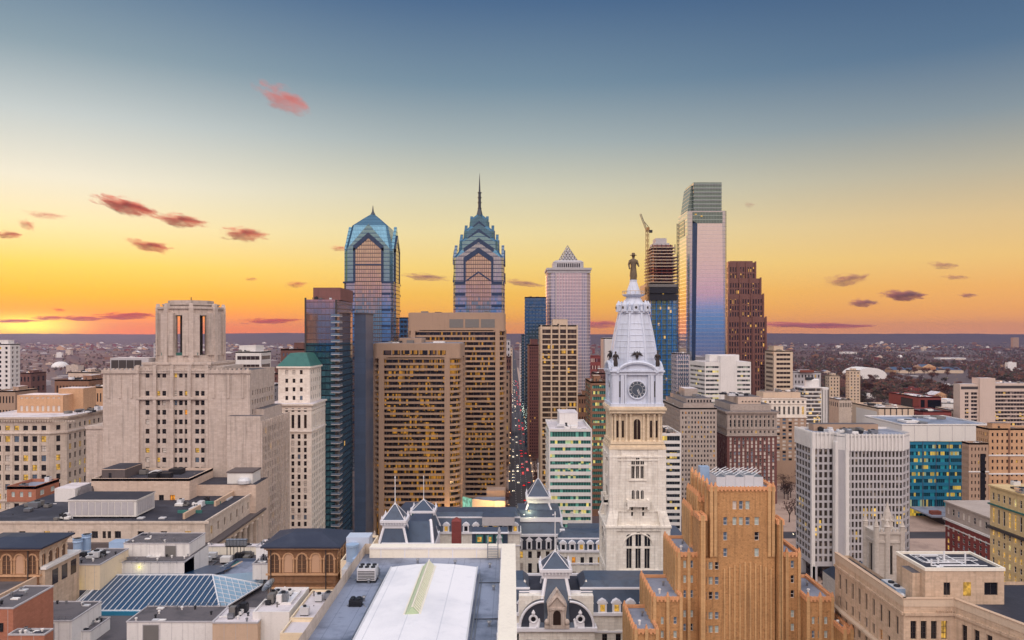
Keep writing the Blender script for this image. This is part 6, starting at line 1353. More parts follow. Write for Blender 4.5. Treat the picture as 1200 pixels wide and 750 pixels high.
# white painted clock stage
TP = 'tower_paint'; z0, z1 = Zt(477.5), Zt(436); hc = 9.9
B.p('clock_stage').cbox(tx, ty, hc, hc, z0, z1, TP); B.p('clock_stage').cbox(tx, ty, hc + 1.2, hc + 1.2, z0 - .1, z0 + 1.4, TP); B.p('clock_stage').cbox(tx, ty, hc + .9, hc + .9, z1 - 1.4, z1, TP); B.p('clock_stage').cbox(tx, ty, hc + 1.5, hc + 1.5, z1 - .1, z1 + .6, TP)
zc = Zt(457.5); rc = 3.75
for k in range(4):
    for s in (-1, 1):
        for u, w in ((9.0, 1.4), (6.2, .75), (4.9, .35)): fbox('clock_stage', k, s * u - w, s * u + w, hc - .2, hc + .8, z0 + 1.4, z1 - 1.3, TP)
        fbox('louvre', k, s * 7.25 - .32, s * 7.25 + .32, hc - .1, hc + .12, z0 + 4, z1 - 4, 'frame_dark')
    n = 12; out = [(8.2 * math.cos(R(15 * i)), z1 - .6 + 4.4 * math.sin(R(15 * i))) for i in range(13)]
    for i in range(12):
        a, q = out[i], out[i + 1]; P = lambda m, d: fpt(k, m[0], hc + d, 0) + (m[1],)
        B.p('clock_pediment').tube(P(a, .9), P(q, .9), .75, TP, 6)
        B.p('clock_pediment').poly([P((a[0], z1 - 1), .5), P((q[0], z1 - 1), .5), P(q, .5), P(a, .5)], TP); B.p('clock_pediment').poly([P(a, -3), P(q, -3), P(q, .5), P(a, .5)], TP)
    o = MB(); nn = 24
    P = lambda r, a, d: fpt(k, r * math.sin(a), hc + d, 0) + (zc + r * math.cos(a),)
    for i in range(nn): o.poly([P(0, 0, .28), P(rc, 2 * math.pi * i / nn, .28), P(rc, 2 * math.pi * (i + 1) / nn, .28)], 'clock_dial')
    for i in range(nn): o.tube(P(rc, 2 * math.pi * i / nn, .3), P(rc, 2 * math.pi * (i + 1) / nn, .3), .36, TP, 6)
    f = put(o, 'clock_face', B.root)
    h = MB()
    for i in range(12): h.tube(P(rc * .72, math.pi * i / 6, .34), P(rc * .92, math.pi * i / 6, .34), .15, 'white_metal', 4)
    for i in range(24): h.tube(P(rc * .62, math.pi * i / 12, .33), P(rc * .62, math.pi * (i + 1) / 12, .33), .06, 'white_metal', 4)
    put(h, 'hour_mark', f)
    g = MB(); g.tube(P(0, 0, .42), P(rc * .55, R(157), .42), .17, 'white_metal', 4); g.tube(P(rc * .15, R(215 + 180), .46), P(rc * .8, R(148), .46), .12, 'white_metal', 4); put(g, 'clock_hand', f)
    for s in (-1, 1):
        for a, q in ((rc + .5, 0),): pass
# dome: eight-sided curve, dormers, gallery, cone
zd0, zd1 = z1 + .5, fz(366, ty); prof = []
for i in range(11):
    f = i / 10; prof.append((9.5 - 3.8 * f ** 1.6, zd0 + (zd1 - zd0) * f))
o8 = [(r / math.cos(R(22.5)), z) for r, z in prof]
B.p('dome').lathe(tx, ty, o8, 8, TP, False, R(22.5))
for k in range(8):
    a = R(22.5 + 45 * k)
    for i in range(10): r0, za = o8[i]; r1, zb_ = o8[i + 1]; B.p('dome_rib').tube((tx + r0 * math.cos(a), ty + r0 * math.sin(a), za), (tx + r1 * math.cos(a), ty + r1 * math.sin(a), zb_), .5, TP, 6)
    for i in range(1, 9):
        b0, b1 = R(22.5 + 45 * k), R(67.5 + 45 * k); r0, za = o8[i]; r0 += .03
        B.p('dome_rib').tube((tx + r0 * math.cos(b0), ty + r0 * math.sin(b0), za), (tx + r0 * math.cos(b1), ty + r0 * math.sin(b1), za), .17, TP, 4)
zq = zd1; r0 = 6.1
B.p('dome_crown').lathe(tx, ty, [(r0, zq - .8), (r0 + .6, zq - .4), (r0 + .6, zq + .4), (r0 - .3, zq + .7), (r0 - .7, fz(357, ty)), (4.0, fz(353.5, ty)), (3.3, fz(350, ty)), (3.1, fz(348, ty)), (4.4, fz(347, ty)), (4.6, fz(346.4, ty))], 16, TP, False)
for k in range(8):
    a = R(45 * k - 90); c = (tx + (r0 + .2) * math.cos(a), ty + (r0 + .2) * math.sin(a)); o = MB()
    o.lathe(c[0], c[1], [(1.3, zq + .2), (1.2, zq + 3.2), (.8, zq + 3.9), (.2, zq + 5)], 8, TP); o.ball((c[0] + .95 * math.cos(a), c[1] + .95 * math.sin(a), zq + 1.9), .55, .55, .75, 'frame_dark', 8, 5); put(o, 'lucarne', B.root)
    a = R(45 * k - 67.5); B.p('dome_crown').lathe(tx + (r0 + .4) * math.cos(a), ty + (r0 + .4) * math.sin(a), [(.8, zq + .4), (.5, zq + 2.4), (.65, zq + 3), (.1, zq + 4.2)], 6, TP)
zg = fz(346.4, ty)
B.p('gallery').lathe(tx, ty, [(4.5, zg), (4.9, zg + .3), (4.9, zg + .5)], 16, TP)
for k in range(16): a = R(22.5 * k); B.p('gallery').tube((tx + 4.7 * math.cos(a), ty + 4.7 * math.sin(a), zg + .4), (tx + 4.7 * math.cos(a), ty + 4.7 * math.sin(a), zg + 1.9), .12, 'tan_concrete', 4); a2 = R(22.5 * k + 22.5); B.p('gallery').tube((tx + 4.7 * math.cos(a), ty + 4.7 * math.sin(a), zg + 1.9), (tx + 4.7 * math.cos(a2), ty + 4.7 * math.sin(a2), zg + 1.9), .14, 'tan_concrete', 4)
zp = fz(328, ty)
B.p('pedestal').lathe(tx, ty, [(3.1, zg + .3), (2.9, zg + 2), (2.1, zp - 2.6), (1.5, zp - .8), (1.6, zp - .5), (1.6, zp)], 12, TP)
B.done()
def bronze_figure(x, y, z, h, face=0.0, wings=False, hat=False, mat='bronze'):
    """robed standing figure: one body from coat hem to head, arms at the side; or a spread eagle"""
    mb = MB(); s = h / 10.0; c, sn = math.cos(face), math.sin(face)
    Pt = lambda a, b, zz: (x + (a * c - b * sn) * s, y + (a * sn + b * c) * s, z + zz * s)
    if wings:
        mb.ball(Pt(0, 0, 5), 1.9 * s, 1.7 * s, 3.6 * s, mat); mb.ball(Pt(0, -1.2, 8.6), 1.1 * s, 1.3 * s, 1.1 * s, mat); mb.tube(Pt(0, -2.2, 8.5), Pt(0, -3.2, 8.1), .4 * s, mat, 6, .1 * s); mb.tube(Pt(-.8, 0, 2), Pt(-.9, -.2, 0), .5 * s, mat); mb.tube(Pt(.8, 0, 2), Pt(.9, -.2, 0), .5 * s, mat)
        for e in (-1, 1):
            for k in range(5): mb.tube(Pt(e * 1.2, 0, 6.5), Pt(e * (3.2 + k * 1.0), .6, 9.6 - k * 1.35), .95 * s, mat, 6, .25 * s)
        return mb
    mb.lathe(x, y, [(1.35 * s, z), (1.3 * s, z + .5 * s), (1.5 * s, z + 1.6 * s), (1.25 * s, z + 3.6 * s), (1.05 * s, z + 5.2 * s), (1.25 * s, z + 6.4 * s), (1.45 * s, z + 7.4 * s), (1.2 * s, z + 8.0 * s), (.5 * s, z + 8.3 * s), (.42 * s, z + 8.6 * s), (.62 * s, z + 9.0 * s), (.66 * s, z + 9.4 * s), (.45 * s, z + 9.85 * s), (.1 * s, z + 10 * s)], 10, mat, True, sy=.8)
    for e, hand in ((-1, (-1.7, -1.5, 4.4)), (1, (1.9, -1.0, 5.4))):
        mb.tube(Pt(e * 1.25, 0, 7.6), Pt(e * 1.8, -.2, 5.9), .5 * s, mat, 8, .4 * s); mb.tube(Pt(e * 1.8, -.2, 5.9), Pt(*hand), .4 * s, mat, 8, .28 * s); mb.ball(Pt(*hand), .35 * s, .35 * s, .4 * s, mat, 8, 5)
    for e in (-1, 1): mb.tube(Pt(e * .5, -.3, .6), Pt(e * .5, -1.1, .1), .4 * s, mat, 6, .3 * s)
    if hat: mb.lathe(x, y, [(1.35 * s, z + 9.55 * s), (1.35 * s, z + 9.7 * s), (.7 * s, z + 9.75 * s), (.62 * s, z + 10.5 * s), (.3 * s, z + 10.6 * s)], 12, mat, False)
    return mb
single(bronze_figure(tx, ty, zp, fz(298, ty) - zp, 0, False, True, 'weathered_bronze'), 'statue', 'bronze standing man in a broad hat, topmost on the dome', 'statue', (tx, ty, zp))
zr = z1 + .7
for k, (sx, sy) in enumerate(((-1, -1), (1, -1), (1, 1), (-1, 1))):
    x, y = tx + sx * 8.8, ty + sy * 8.8
    mbp = MB()
    lab = ('bronze robed figure at the left foot of the dome', 'bronze robed figure at the right foot of the dome', 'bronze robed figure hidden at the back right of the dome', 'bronze robed figure at the far left foot of the dome')[k]
    mb = bronze_figure(x, y, zr + 1.4, 6.4, (0, 0, math.pi, math.pi)[k]); mb.cbox(x, y, 1.9, 1.9, zr - .1, zr + 1.4, TP); single(mb, 'statue', lab, 'statue', (x, y, zr))
for k in range(4):
    c = fpt(k, 0, 9.8, 0); zz = zr + 4.3
    if k == 2: continue
    mb = bronze_figure(c[0], c[1], zz, 3.7, (0, math.pi / 2, math.pi, -math.pi / 2)[k], True); single(mb, 'eagle_statue', ('bronze spread eagle above the clock facing the viewer', 'bronze spread eagle on the right clock arch', '', 'bronze spread eagle on the left clock arch')[k], 'statue', (c[0], c[1], zz))
# ================================================================== foreground roofs
# --- cream parapet roof with the white vault
D = 170; z = fz(637, D); x0, x1 = fx(428, D), fx(604, D); YN = 60
B = Bld('flat_roofed_building', 'near flat roof with cream parapet, blue grey deck and big white vault', 'building', (x0 + x1) / 2, 115)
B.p('wall').poly([(x0, YN, 0), (x1, YN, 0), (x1, YN, z - 2.2), (x0, YN, z - 2.2)], 'cream_stone'); zd = z - 2.3
for a, q in (((x1, YN), (x1, D)), ((x1, D), (x0, D)), ((x0, D), (x0, YN))): B.facade('wall', 'cream_stone', a, q, 0, z - .02, spans(math.dist(a, q), 10, 1.6, 2), rows(4, 76, 16, 2.2), .4, 'stone', 'frame_dark', 'sash', False)
B.p('deck').poly([(x0, YN, zd), (x1, YN, zd), (x1, D, zd), (x0, D, zd)], 'blue_roof')
pp = B.p('parapet'); pp.box(x0 + 1.5, x1, D - 3.0, D, zd - .1, z, 'coping'); pp.box(x1 - 2.9, x1, YN, D - 3.0, zd - .1, z - .01, 'coping')
for k in range(6): xx = x0 + 4 + k * 5.2; pp.box(xx - .09, xx + .09, D - 3.08, D - 2.9, zd, z - .35, 'white_trim')
pp.box(x0 + 1.5, x1 - 2.9, D - 3.12, D - 2.98, z - .4, z - .02, 'white_wall'); pp.box(x1 - 3.02, x1 - 2.88, YN, D - 3.1, z - .4, z - .03, 'white_wall')
rnd = random.Random(5)
for k in range(46): yy = YN + 6 + k * 2.2; pp.box(x1 - 2.95 - rnd.uniform(.02, .2), x1 - 2.86, yy, yy + rnd.uniform(.2, 1.2), zd + .2, z - rnd.uniform(.05, .5), 'white_wall')
vx0, vx1, vy0, vy1 = -24.4, -7.1, YN, 155.6; zv = zd + 1.5; xm = (vx0 + vx1) / 2
B.p('vault').xprism([(vx0, zd), (vx1, zd), (vx1, zv), (xm + 4, zv + .55), (xm, zv + .75), (xm - 4, zv + .55), (vx0, zv)], vy0, vy1, 'white_roof')
for s, xx in ((-1, vx0), (1, vx1)): B.p('vault_edge').box(xx - .2 if s < 0 else xx - .05, xx + .05 if s < 0 else xx + .22, vy0, vy1 + .1, zv - .12, zv + .1, 'pale_metal'); B.p('gutter').tube((xx + s * .6, vy0, zd + .5), (xx + s * .6, vy1, zd + .5), .11, 'steel', 6); B.p('gutter').tube((xx + s * 1.1, vy0, zd + .25), (xx + s * 1.1, vy1 - 3, zd + .25), .07, 'steel', 6)
# ridge skylight: plain green slope and ribbed pale slope
sx0, sx1, sy0, sy1 = -17.8, -15.4, 127.5, 154; sm = (sx0 + sx1) / 2; zs = zv + .62
B.p('ridge_skylight').xprism([(sx0, zs), (sx1, zs), (sm, zs + 1.3)], sy0, sy1, 'skylight_green')
for k in range(26): yy = sy0 + .6 + k * 1.0; B.p('ridge_skylight').tube((sx1 + .02, yy, zs + .05), (sm + .02, yy, zs + 1.33), .13, 'coping', 4)
B.p('ridge_skylight').tube((sm, sy0, zs + 1.32), (sm, sy1, zs + 1.32), .12, 'coping', 6)
for q in ((sx0 - .25, sx0), (sx1, sx1 + .25)): B.p('ridge_skylight').box(*q, sy0, sy1, zs - .5, zs + .15, 'coping')
# drains, stains of pipes and small vents on the deck
for xx, yy in ((-3.5, 146), (-3.8, 128), (-4.6, 160), (-28, 150), (-27, 140), (-20, 163), (-12, 162)): B.p('roof_vent').lathe(xx, yy, [(.22, zd), (.22, zd + .7), (.4, zd + .75), (.3, zd + 1)], 8, 'steel')
for yy in (150, 131): B.p('roof_vent').tube((x1 - 3, yy, zd + .15), (vx1 + .6, yy - .6, zd + .3), .09, 'dark_metal', 6)
B.done()
B = Bld('roof_ladder', 'steel ladder with looped handrails over the cream parapet', 'ladder', fx(577, 166), 166, zd)
for px_ in (571.5, 583.5):
    xx = fx(px_, 166); pts = [(xx, 165.9, zd), (xx, 166.4, z + 1.5), (xx, 167.4, z + 2.3), (xx, 168.6, z + 2.2), (xx, 169.4, z + 1.4), (xx, 169.6, z)]
    for a, q in zip(pts, pts[1:]): B.p('handrail').tube(a, q, .11, 'steel', 6)
    for c in (170.2,): B.p('handrail').tube((xx, 165.9, zd + 1.8), (xx, 165.2, zd + 1.8), .07, 'steel', 6)
for k in range(8): zz = zd + .3 + k * .35; B.p('rung').tube((fx(571.5, 166), 165.95, zz), (fx(583.5, 166), 165.95, zz), .06, 'steel', 6)
B.done()
def condenser(px_, py_, D, w, d, h, n, label, name='condenser_unit', mat='pale_metal'):
    x, zb = fx(px_, D), fz(py_, D); b = Bld(name, label, 'air conditioner', x, D, zb)
    b.p('casing').box(x - w / 2, x + w / 2, D - d / 2, D + d / 2, zb + .3, zb + h, mat); b.p('base').box(x - w / 2 - .1, x + w / 2 + .1, D - d / 2 - .1, D + d / 2 + .1, zb, zb + .3, 'dark_metal')
    for k in range(n): xx = x - w / 2 + w * (k + .5) / n; b.p('fan').lathe(xx, D - d * .22, [(min(w / n, d) * .36, zb + h), (min(w / n, d) * .36, zb + h + .25), (.1, zb + h + .26)], 12, 'dark_metal'); b.p('fan').lathe(xx, D + d * .25, [(min(w / n, d) * .36, zb + h), (min(w / n, d) * .36, zb + h + .25), (.1, zb + h + .26)], 12, 'dark_metal')
    for k in range(6): b.p('grille').box(x - w / 2 + .15, x + w / 2 - .15, D - d / 2 - .05, D - d / 2 + .02, zb + .5 + k * (h - .8) / 6, zb + .5 + (k + .45) * (h - .8) / 6, 'dark_metal')
    b.p('pipe').tube((x + w / 2, D, zb + .8), (x + w / 2 + 1.2, D - 1.4, zb + .15), .1, 'steel', 6); b.p('pipe').tube((x - w / 2, D, zb + .6), (x - w / 2 - .8, D - .8, zb + .1), .08, 'steel', 6); b.done()
condenser(431, 679, 152, 3.6, 3.4, 2.6, 3, 'pale air conditioner with six round fans at the deck left side')
condenser(440, 676, 156, 1.6, 1.8, 1.6, 1, 'small grey air conditioner behind the six-fan unit', mat='steel')
condenser(417, 711, 138, 2.2, 1.8, 1.4, 2, 'small black fan unit low on the blue deck', mat='dark_metal')
D = 176; x0, x1 = fx(404, D), fx(429, D); zb = fz(659, D); B = Bld('cooling_unit', 'pale blue plant box with cylinder tanks beside the parapet', 'cooling unit', (x0 + x1) / 2, D, zb)
B.p('casing').box(x0, x1 + .4, D + 1.5, D + 6, zb - 4, fz(632, D), 'pale_blue'); B.p('tank').lathe(fx(413, D), D, [(1.3, zb + .4), (1.3, zb + 3.6), (1.5, zb + 3.7), (1.5, zb + 4.2), (.4, zb + 4.4)], 14, 'blue_metal'); B.p('tank').lathe(fx(420, D), D - .5, [(1.5, zb - 1), (1.5, zb + 1.2), (.5, zb + 1.8)], 14, 'blue_metal'); B.p('frame').box(x0 - .3, x1 + .6, D - 2, D + 6, zb - 6, zb - 1, 'pale_metal'); B.done()

# --- the old department store: blue skylight court, white plant boxes, two arcaded corner pavilions
ZR = 59.0
B = Bld('department_store', 'large brick store whose crowded roof holds a hipped blue glass skylight', 'department store', fx(180, 200), 205, 0, None, 10)
sx0, sx1 = -135.0, -46.0
B.p('wall').box(sx0, sx1, 150, 258, 0, ZR - .3, 'cream_stone', 'gravel_roof')
for k in range(14):
    yy = 154 + k * 7.4; B.p('wall_pier').box(sx1 - .2, sx1 + .6, yy, yy + 2.2, 0, ZR - 1, 'brown_brick')
def pav(xl, xr, D, dep, ze, zr, side, mats=('sooty_brick', 'tan_panel')):
    UID[0] += 1; pvn, prn = 'pavilion#%d' % UID[0], 'pavilion_roof#%d' % UID[0]
    """arcaded brick pavilion with hipped slate roof"""
    W = xr - xl; n = 5; p_ = 'pavilion'
    zt, zm, zl = ze - .4, ze - 6.4, ze - 11.5
    def arcade(a, q, n, mat, mix, tanmix):
        L = math.dist(a, q); u = Vector((q[0] - a[0], q[1] - a[1])) / L; nn = Vector((u.y, -u.x))
        B.p(pvn).poly([a + (ZR - 22,), q + (ZR - 22,), q + (ze,), a + (ze,)], mat)
        ang = math.atan2(u.y, u.x)
        for k in range(n):
            s = (k + .5) * L / n; r = L / n * .30; c = Vector(a) + u * s
            tan = k % 2 == 1
            zt_ = ze - 1.9; zb_ = ze - 6.6; zs = zt_ - r
            P = lambda d, w, zz: ((c + u * w + nn * d).x, (c + u * w + nn * d).y, zz)
            inf = MB(); pts = [P(.06, -r, zb_), P(.06, r, zb_)] + [P(.06, r * math.cos(R(18 * i)), zs + r * math.sin(R(18 * i))) for i in range(11)]
            inf.poly(pts, 'boarded' if (tan and tanmix) else 'sooty_infill'); o = put(inf, 'blind_arch', B.root)
            fr = MB()
            for i in range(10): a0, a1 = R(18 * i), R(18 * i + 18); fr.tube(P(.12, (r + .25) * math.cos(a0), zs + (r + .25) * math.sin(a0)), P(.12, (r + .25) * math.cos(a1), zs + (r + .25) * math.sin(a1)), .24, 'tan_brick' if mat == 'sooty_brick' else mat, 6)
            for e in (-1, 1): fr.tube(P(.12, e * (r + .3), zb_), P(.12, e * (r + .3), zs), .24, 'tan_brick' if mat == 'sooty_brick' else mat, 6); fr.tube(P(.16, e * (r + .3), zs - .25), P(.16, e * (r + .3), zs + .15), .4, 'tan_brick' if mat == 'sooty_brick' else mat, 6)
            if not tan:
                for i in range(3): fr.tube(P(.13, -r * .9, zb_ + 1 + i * 1.1), P(.13, r * .9, zb_ + 1 + i * 1.1), .06, 'sooty_brick', 4)
                fr.tube(P(.13, 0, zb_), P(.13, 0, zs + r), .09, 'tan_brick', 4)
            put(fr, 'arch_surround', o)
        for k in range(n + 1):
            s = k * L / n; c = Vector(a) + u * s; P2 = lambda d, w: ((c + u * w + nn * d).x, (c + u * w + nn * d).y)
            if k in (0, n): B.p(pvn).prism([P2(.25, -.8 if k else 0), P2(.25, .0 if k else .8), P2(-.2, .0 if k else .8), P2(-.2, -.8 if k else 0)], ZR - 22, ze, mat)
        for zz, h, e, m in ((ze - .9, .5, .35, mat), (ze - 7.3, .5, .45, 'tan_brick'), (ze - 9.4, .5, .3, mat), (ze - 10.8, .4, .5, 'tan_brick')):
            Q = lambda d, s: ((Vector(a) + u * s + nn * d).x, (Vector(a) + u * s + nn * d).y)
            B.p('string_course').prism([Q(e, -e if s0 == 0 else L + e) if False else Q(e, s0) for s0 in (-e, L + e)] + [Q(-.1, L), Q(-.1, 0)], zz, zz + h, m)
    arcade((xl, D), (xr, D), n, mats[0], 1, 1)
    if side: arcade((xr, D), (xr, D + dep), 4, mats[0] if mats[1] == 'tan_panel' else mats[1], 1, 0)
    B.p(pvn).poly([(xl, D + dep, 0), (xl, D, 0), (xl, D, ze), (xl, D + dep, ze)], mats[0]); B.p(pvn).poly([(xr, D + dep, 0), (xl, D + dep, 0), (xl, D + dep, ze), (xr, D + dep, ze)], mats[0])
    e = 1.5; B.p(prn).box(xl - e, xr + e, D - e, D + dep + e, ze, ze + .45, 'hip_roof'); B.p(prn).frus((xl - e + .1, xr + e - .1, D - e + .1, D + dep + e - .1, ze + .45), (xl + W * .28, xr - W * .28, D + dep * .36, D + dep * .64, zr), 'hip_roof')
    B.p('string_course').box(xl - .8, xr + .8, D - .8, D + dep + .8, ze - .5, ze - .05, 'tan_brick')
    B.p('downpipe').tube((xl + .9, D - .5, ze), (xl + .9, D - .5, ZR - 6), .16, 'frame_dark', 6); B.p('downpipe').tube((xr - 2.6, D - .5, ze), (xr - 2.6, D - .5, ZR - 6), .16, 'frame_dark', 6)
D = 200; pav(fx(314, D), fx(394, D), D, 14, fz(641, D), fz(641, D) + 2.6, True)
D = 196; pav(fx(-30, D), fx(46, D), D, 12, fz(642, D), fz(642, D) + 1.7, True, ('sooty_brick', 'limestone_warm'))
# lower stage of the left pavilion with three windows to the side
xl, xr = fx(46, 196), fx(46, 196) + 1.2
B.p('pavilion_base').box(xl - 12, xr, 196.4, 212, ZR - 20, fz(688, 196) + 4.4, 'limestone_warm'); B.p('pavilion_base').box(xl - 12, xr + .6, 196, 212, fz(688, 196) + 4.4, fz(688, 196) + 5.1, 'white_wall')
for k in range(3): o = MB(); o.box(xr - .05, xr + .08, 199.5 + k * 4.2, 202 + k * 4.2, fz(688, 196) - .6, fz(688, 196) + 3.2, 'glass_brown'); put(o, 'window', B.root)
B.p('pavilion_base').box(-135, xl - 1, 176, 196, ZR - 8, fz(697, 186), 'tan_concrete', 'gravel_roof'); B.p('pavilion_base').box(xl - 1.0, xl - .4, 176, 196, ZR - 8, fz(697, 186) + 1.4, 'tan_panel')
# skylight: hipped blue glass with white bars
yb, yf = 223.0, 203.0; xa, xb, xc = fx(78, yf), fx(258, yf), fx(308, yb); zk, zf = fz(674, yb), fz(716, yf)
xa2, xb2 = fx(132, yb), fx(249, yb)
sk = B.p('skylight'); sk.poly([(xa, yf, zf), (xb, yf, zf), (xb2, yb, zk), (xa2, yb, zk)], 'skylight_blue'); sk.poly([(xb, yf, zf), (xc, yb, zf + .4), (xb2, yb, zk)], 'skylight_pale'); sk.poly([(xb2, yb, zk), (xc, yb, zf + .4), (xc - 4, yb + 14, zf), (xb2, yb + 4, zf)], 'skylight_pale'); sk.poly([(xa2, yb, zk), (xb2, yb, zk), (xb2, yb + 20, zf), (xa2, yb + 20, zf)], 'skylight_blue'); sk.poly([(xa2, yb, zk), (xa2, yb + 20, zf), (xa, yf, zf)], 'skylight_blue')
def bar(p, q, r=.11): B.p('glazing_bar').tube(p, q, r, 'white_metal', 4)
e = .12
for k in range(27):
    f = k / 26; p = (xa + (xb - xa) * f, yf, zf + e); q = (p[0] + (xa2 - xa) * 0.55, yb, zk + e)
    x_top0, x_top1 = xa2, xb2
    # bars run up the slope parallel to one another, trimmed at the left hip
    dx = -1.0; q = (p[0] + dx, yb, zk + e)
    if q[0] > xb2 + .5:
        t1 = (xb2 + (xb - xb2) * 0 - p[0]) / dx; t1 = max(min(t1, 1), 0)
        A = Vector((xb, yf, zf + e)); Bq = Vector((xb2, yb, zk + e)); dd = Vector((dx, yb - yf, zk - zf)); 
        den = dd.x * (Bq.y - A.y) - dd.y * (Bq.x - A.x); tt_ = ((A.x - p[0]) * (Bq.y - A.y) - (A.y - yf) * (Bq.x - A.x)) / den if abs(den) > 1e-6 else 1
        tt_ = max(0, min(1, tt_)); q = (p[0] + dx * tt_, yf + dd.y * tt_, zf + e + dd.z * tt_)
    bar(p, q)
for k in range(1, 5):
    A = Vector((xa, yf, zf + e)); Bq = Vector((xa2, yb, zk + e)); c_ = A + (Bq - A) * (k / 5)
    dd = Vector((-1.0, yb - yf, zk - zf)); t1 = (zk + e - c_.z) / (zk - zf); q = c_ + dd * t1
    bar(c_, q)
for p, q in (((xa, yf, zf + e), (xb, yf, zf + e)), ((xa2, yb, zk + e), (xb2, yb, zk + e)), ((xb, yf, zf + e), (xb2, yb, zk + e)), ((xa, yf, zf + e), (xa2, yb, zk + e)), ((xb, yf, zf + e), (xc, yb, zf + .5)), ((xb2, yb, zk + e), (xc, yb, zf + .5))): bar(p, q, .22)
for k in range(1, 8):
    f = k / 8; A, Bq, C = Vector((xb, yf, zf + e)), Vector((xc, yb, zf + .5)), Vector((xb2, yb, zk + e))
    bar(A + (Bq - A) * f, C + (Bq - C) * f, .08); bar(A + (Bq - A) * f, A + (C - A) * f, .08)
B.p('skylight_curb').box(xa - .5, xb + 1, yf - .6, yf - .1, zf - 3.2, zf + .05, 'teal_panel'); B.p('skylight_curb').box(xa - .5, xb + 1, yf - .7, yf - .3, zf - 2.2, zf - 1.0, 'tan_panel'); B.p('skylight_curb').box(xa + 2, xc - 2, yf + .2, yb + 18, zf - 3, zf - .3, 'frame_dark')
# white plant boxes with gravel tops
def plant_box(l, r, yt, D, dep, h, mat='white_wall', roof='gravel_roof', door=None, lampx=None, sd=0):
    UID[0] += 1; prn = 'plant_room#%d' % UID[0]; ren = 'roof_edge#%d' % UID[0]
    x0, x1, z = fx(l, D), fx(r, D), fz(yt, D); B.p(prn).box(x0, x1, D, D + dep, z - h, z, mat, roof); 
    for a in ((x0 - .12, x1 + .12, D - .12, D + .15), (x0 - .12, x1 + .12, D + dep - .15, D + dep + .12), (x0 - .12, x0 + .15, D + .15, D + dep - .15), (x1 - .15, x1 + .12, D + .15, D + dep - .15)): B.p(ren).box(*a, z - .1, z + .22, 'grey_concrete')
    k = 0
    while x0 + 2.6 * (k + 1) < x1: B.p(ren).box(x0 + 2.6 * (k + 1) - .03, x0 + 2.6 * (k + 1) + .03, D - .03, D + .02, z - h, z - .1, 'grey_concrete'); k += 1
    if door: o = MB(); a, q = fx(door[0], D), fx(door[1], D); o.box(a, q, D - .08, D + .1, z - h + .1, z - .5, 'grey_concrete'); o.box(a + .2, q - .2, D - .12, D + .1, z - h + .3, z - .7, 'louvre'); put(o, 'door', B.root)
    rr = random.Random(sd)
    for k in range(7): px_, py_ = rr.uniform(x0 + .6, x1 - .6), rr.uniform(D + .6, D + dep - .6); B.p('roof_vent').lathe(px_, py_, [(.2, z), (.2, z + .5), (.34, z + .55), (.3, z + .8)], 8, rr.choice(('steel', 'white_wall', 'dark_metal')))
    for k in range(3): px_, py_ = rr.uniform(x0 + 1.2, x1 - 1.8), rr.uniform(D + .8, D + dep - 1); B.p('roof_hatch').box(px_ - .8, px_ + .8, py_ - .5, py_ + .5, z, z + .25, rr.choice(('white_wall', 'pale_metal', 'black_roof')))
    if lampx: o = MB(); o.ball((fx(lampx, D), D - .25, z - 1.3), .28, .2, .22, 'lamp_glow'); put(o, 'wall_lamp', B.root); l = bpy.data.lights.new('wall_lamp_light', 'POINT'); l.energy = 40; l.color = (1, .9, .25); l.shadow_soft_size = .25; q = bpy.data.objects.new('wall_lamp_light', l); COL.objects.link(q); q.location = (fx(lampx, D), D - .9, z - 1.4)
plant_box(145, 222, 637, 232, 12, 7, door=(193, 207), sd=1); plant_box(135, 216, 659, 226, 7, 5.6, lampx=163.5, sd=2)
B.p('plant_room').prism([(fx(216, 226), 226), (fx(222, 232) + .2, 232), (fx(222, 232) + .2, 244), (fx(216, 226), 244)], ZR - 1, fz(659, 226) + .3, 'white_wall', 'gravel_roof')
plant_box(148.5, 249, 729, 178, 10, 7.5, door=(167, 187), sd=3); plant_box(17, 84, 728, 180, 13, 7.5, door=(44, 64), sd=4); plant_box(84, 106, 740, 184, 9, 6, sd=5)
plant_box(249, 302, 730, 172, 9, 9, 'tan_panel', 'pale_roof', sd=6); plant_box(-20, 15.5, 713, 160, 14, 12, 'orange_block', 'gravel_roof', sd=7); plant_box(10, 52, 744, 158, 3, 9, 'orange_block', 'gravel_roof', sd=8)
B.p('plant_room').box(fx(-4, 160), fx(4, 160) , 159.8, 160.1, fz(740, 160), fz(730, 160), 'glass_dark')
plant_box(300, 318, 641, 240, 8, 6, 'white_wall', 'pale_roof', sd=9); plant_box(296, 316, 661, 222, 9, 4.5, 'white_wall', 'gravel_roof', sd=10)
plant_box(78, 117, 662, 214, 16, 7, 'cream_render', 'gravel_roof', lampx=None, sd=11); plant_box(240, 300, 640.5, 262, 3, 3, 'coping', 'pale_roof', sd=12)
o = MB(); o.ball((fx(83, 213), 213.4, fz(687, 213)), .3, .22, .25, 'lamp_glow'); put(o, 'wall_lamp', B.root); l = bpy.data.lights.new('wall_lamp_light', 'POINT'); l.energy = 60; l.color = (1, .9, .25); q = bpy.data.objects.new('wall_lamp_light', l); COL.objects.link(q); q.location = (fx(83, 213), 212.4, fz(687, 213))
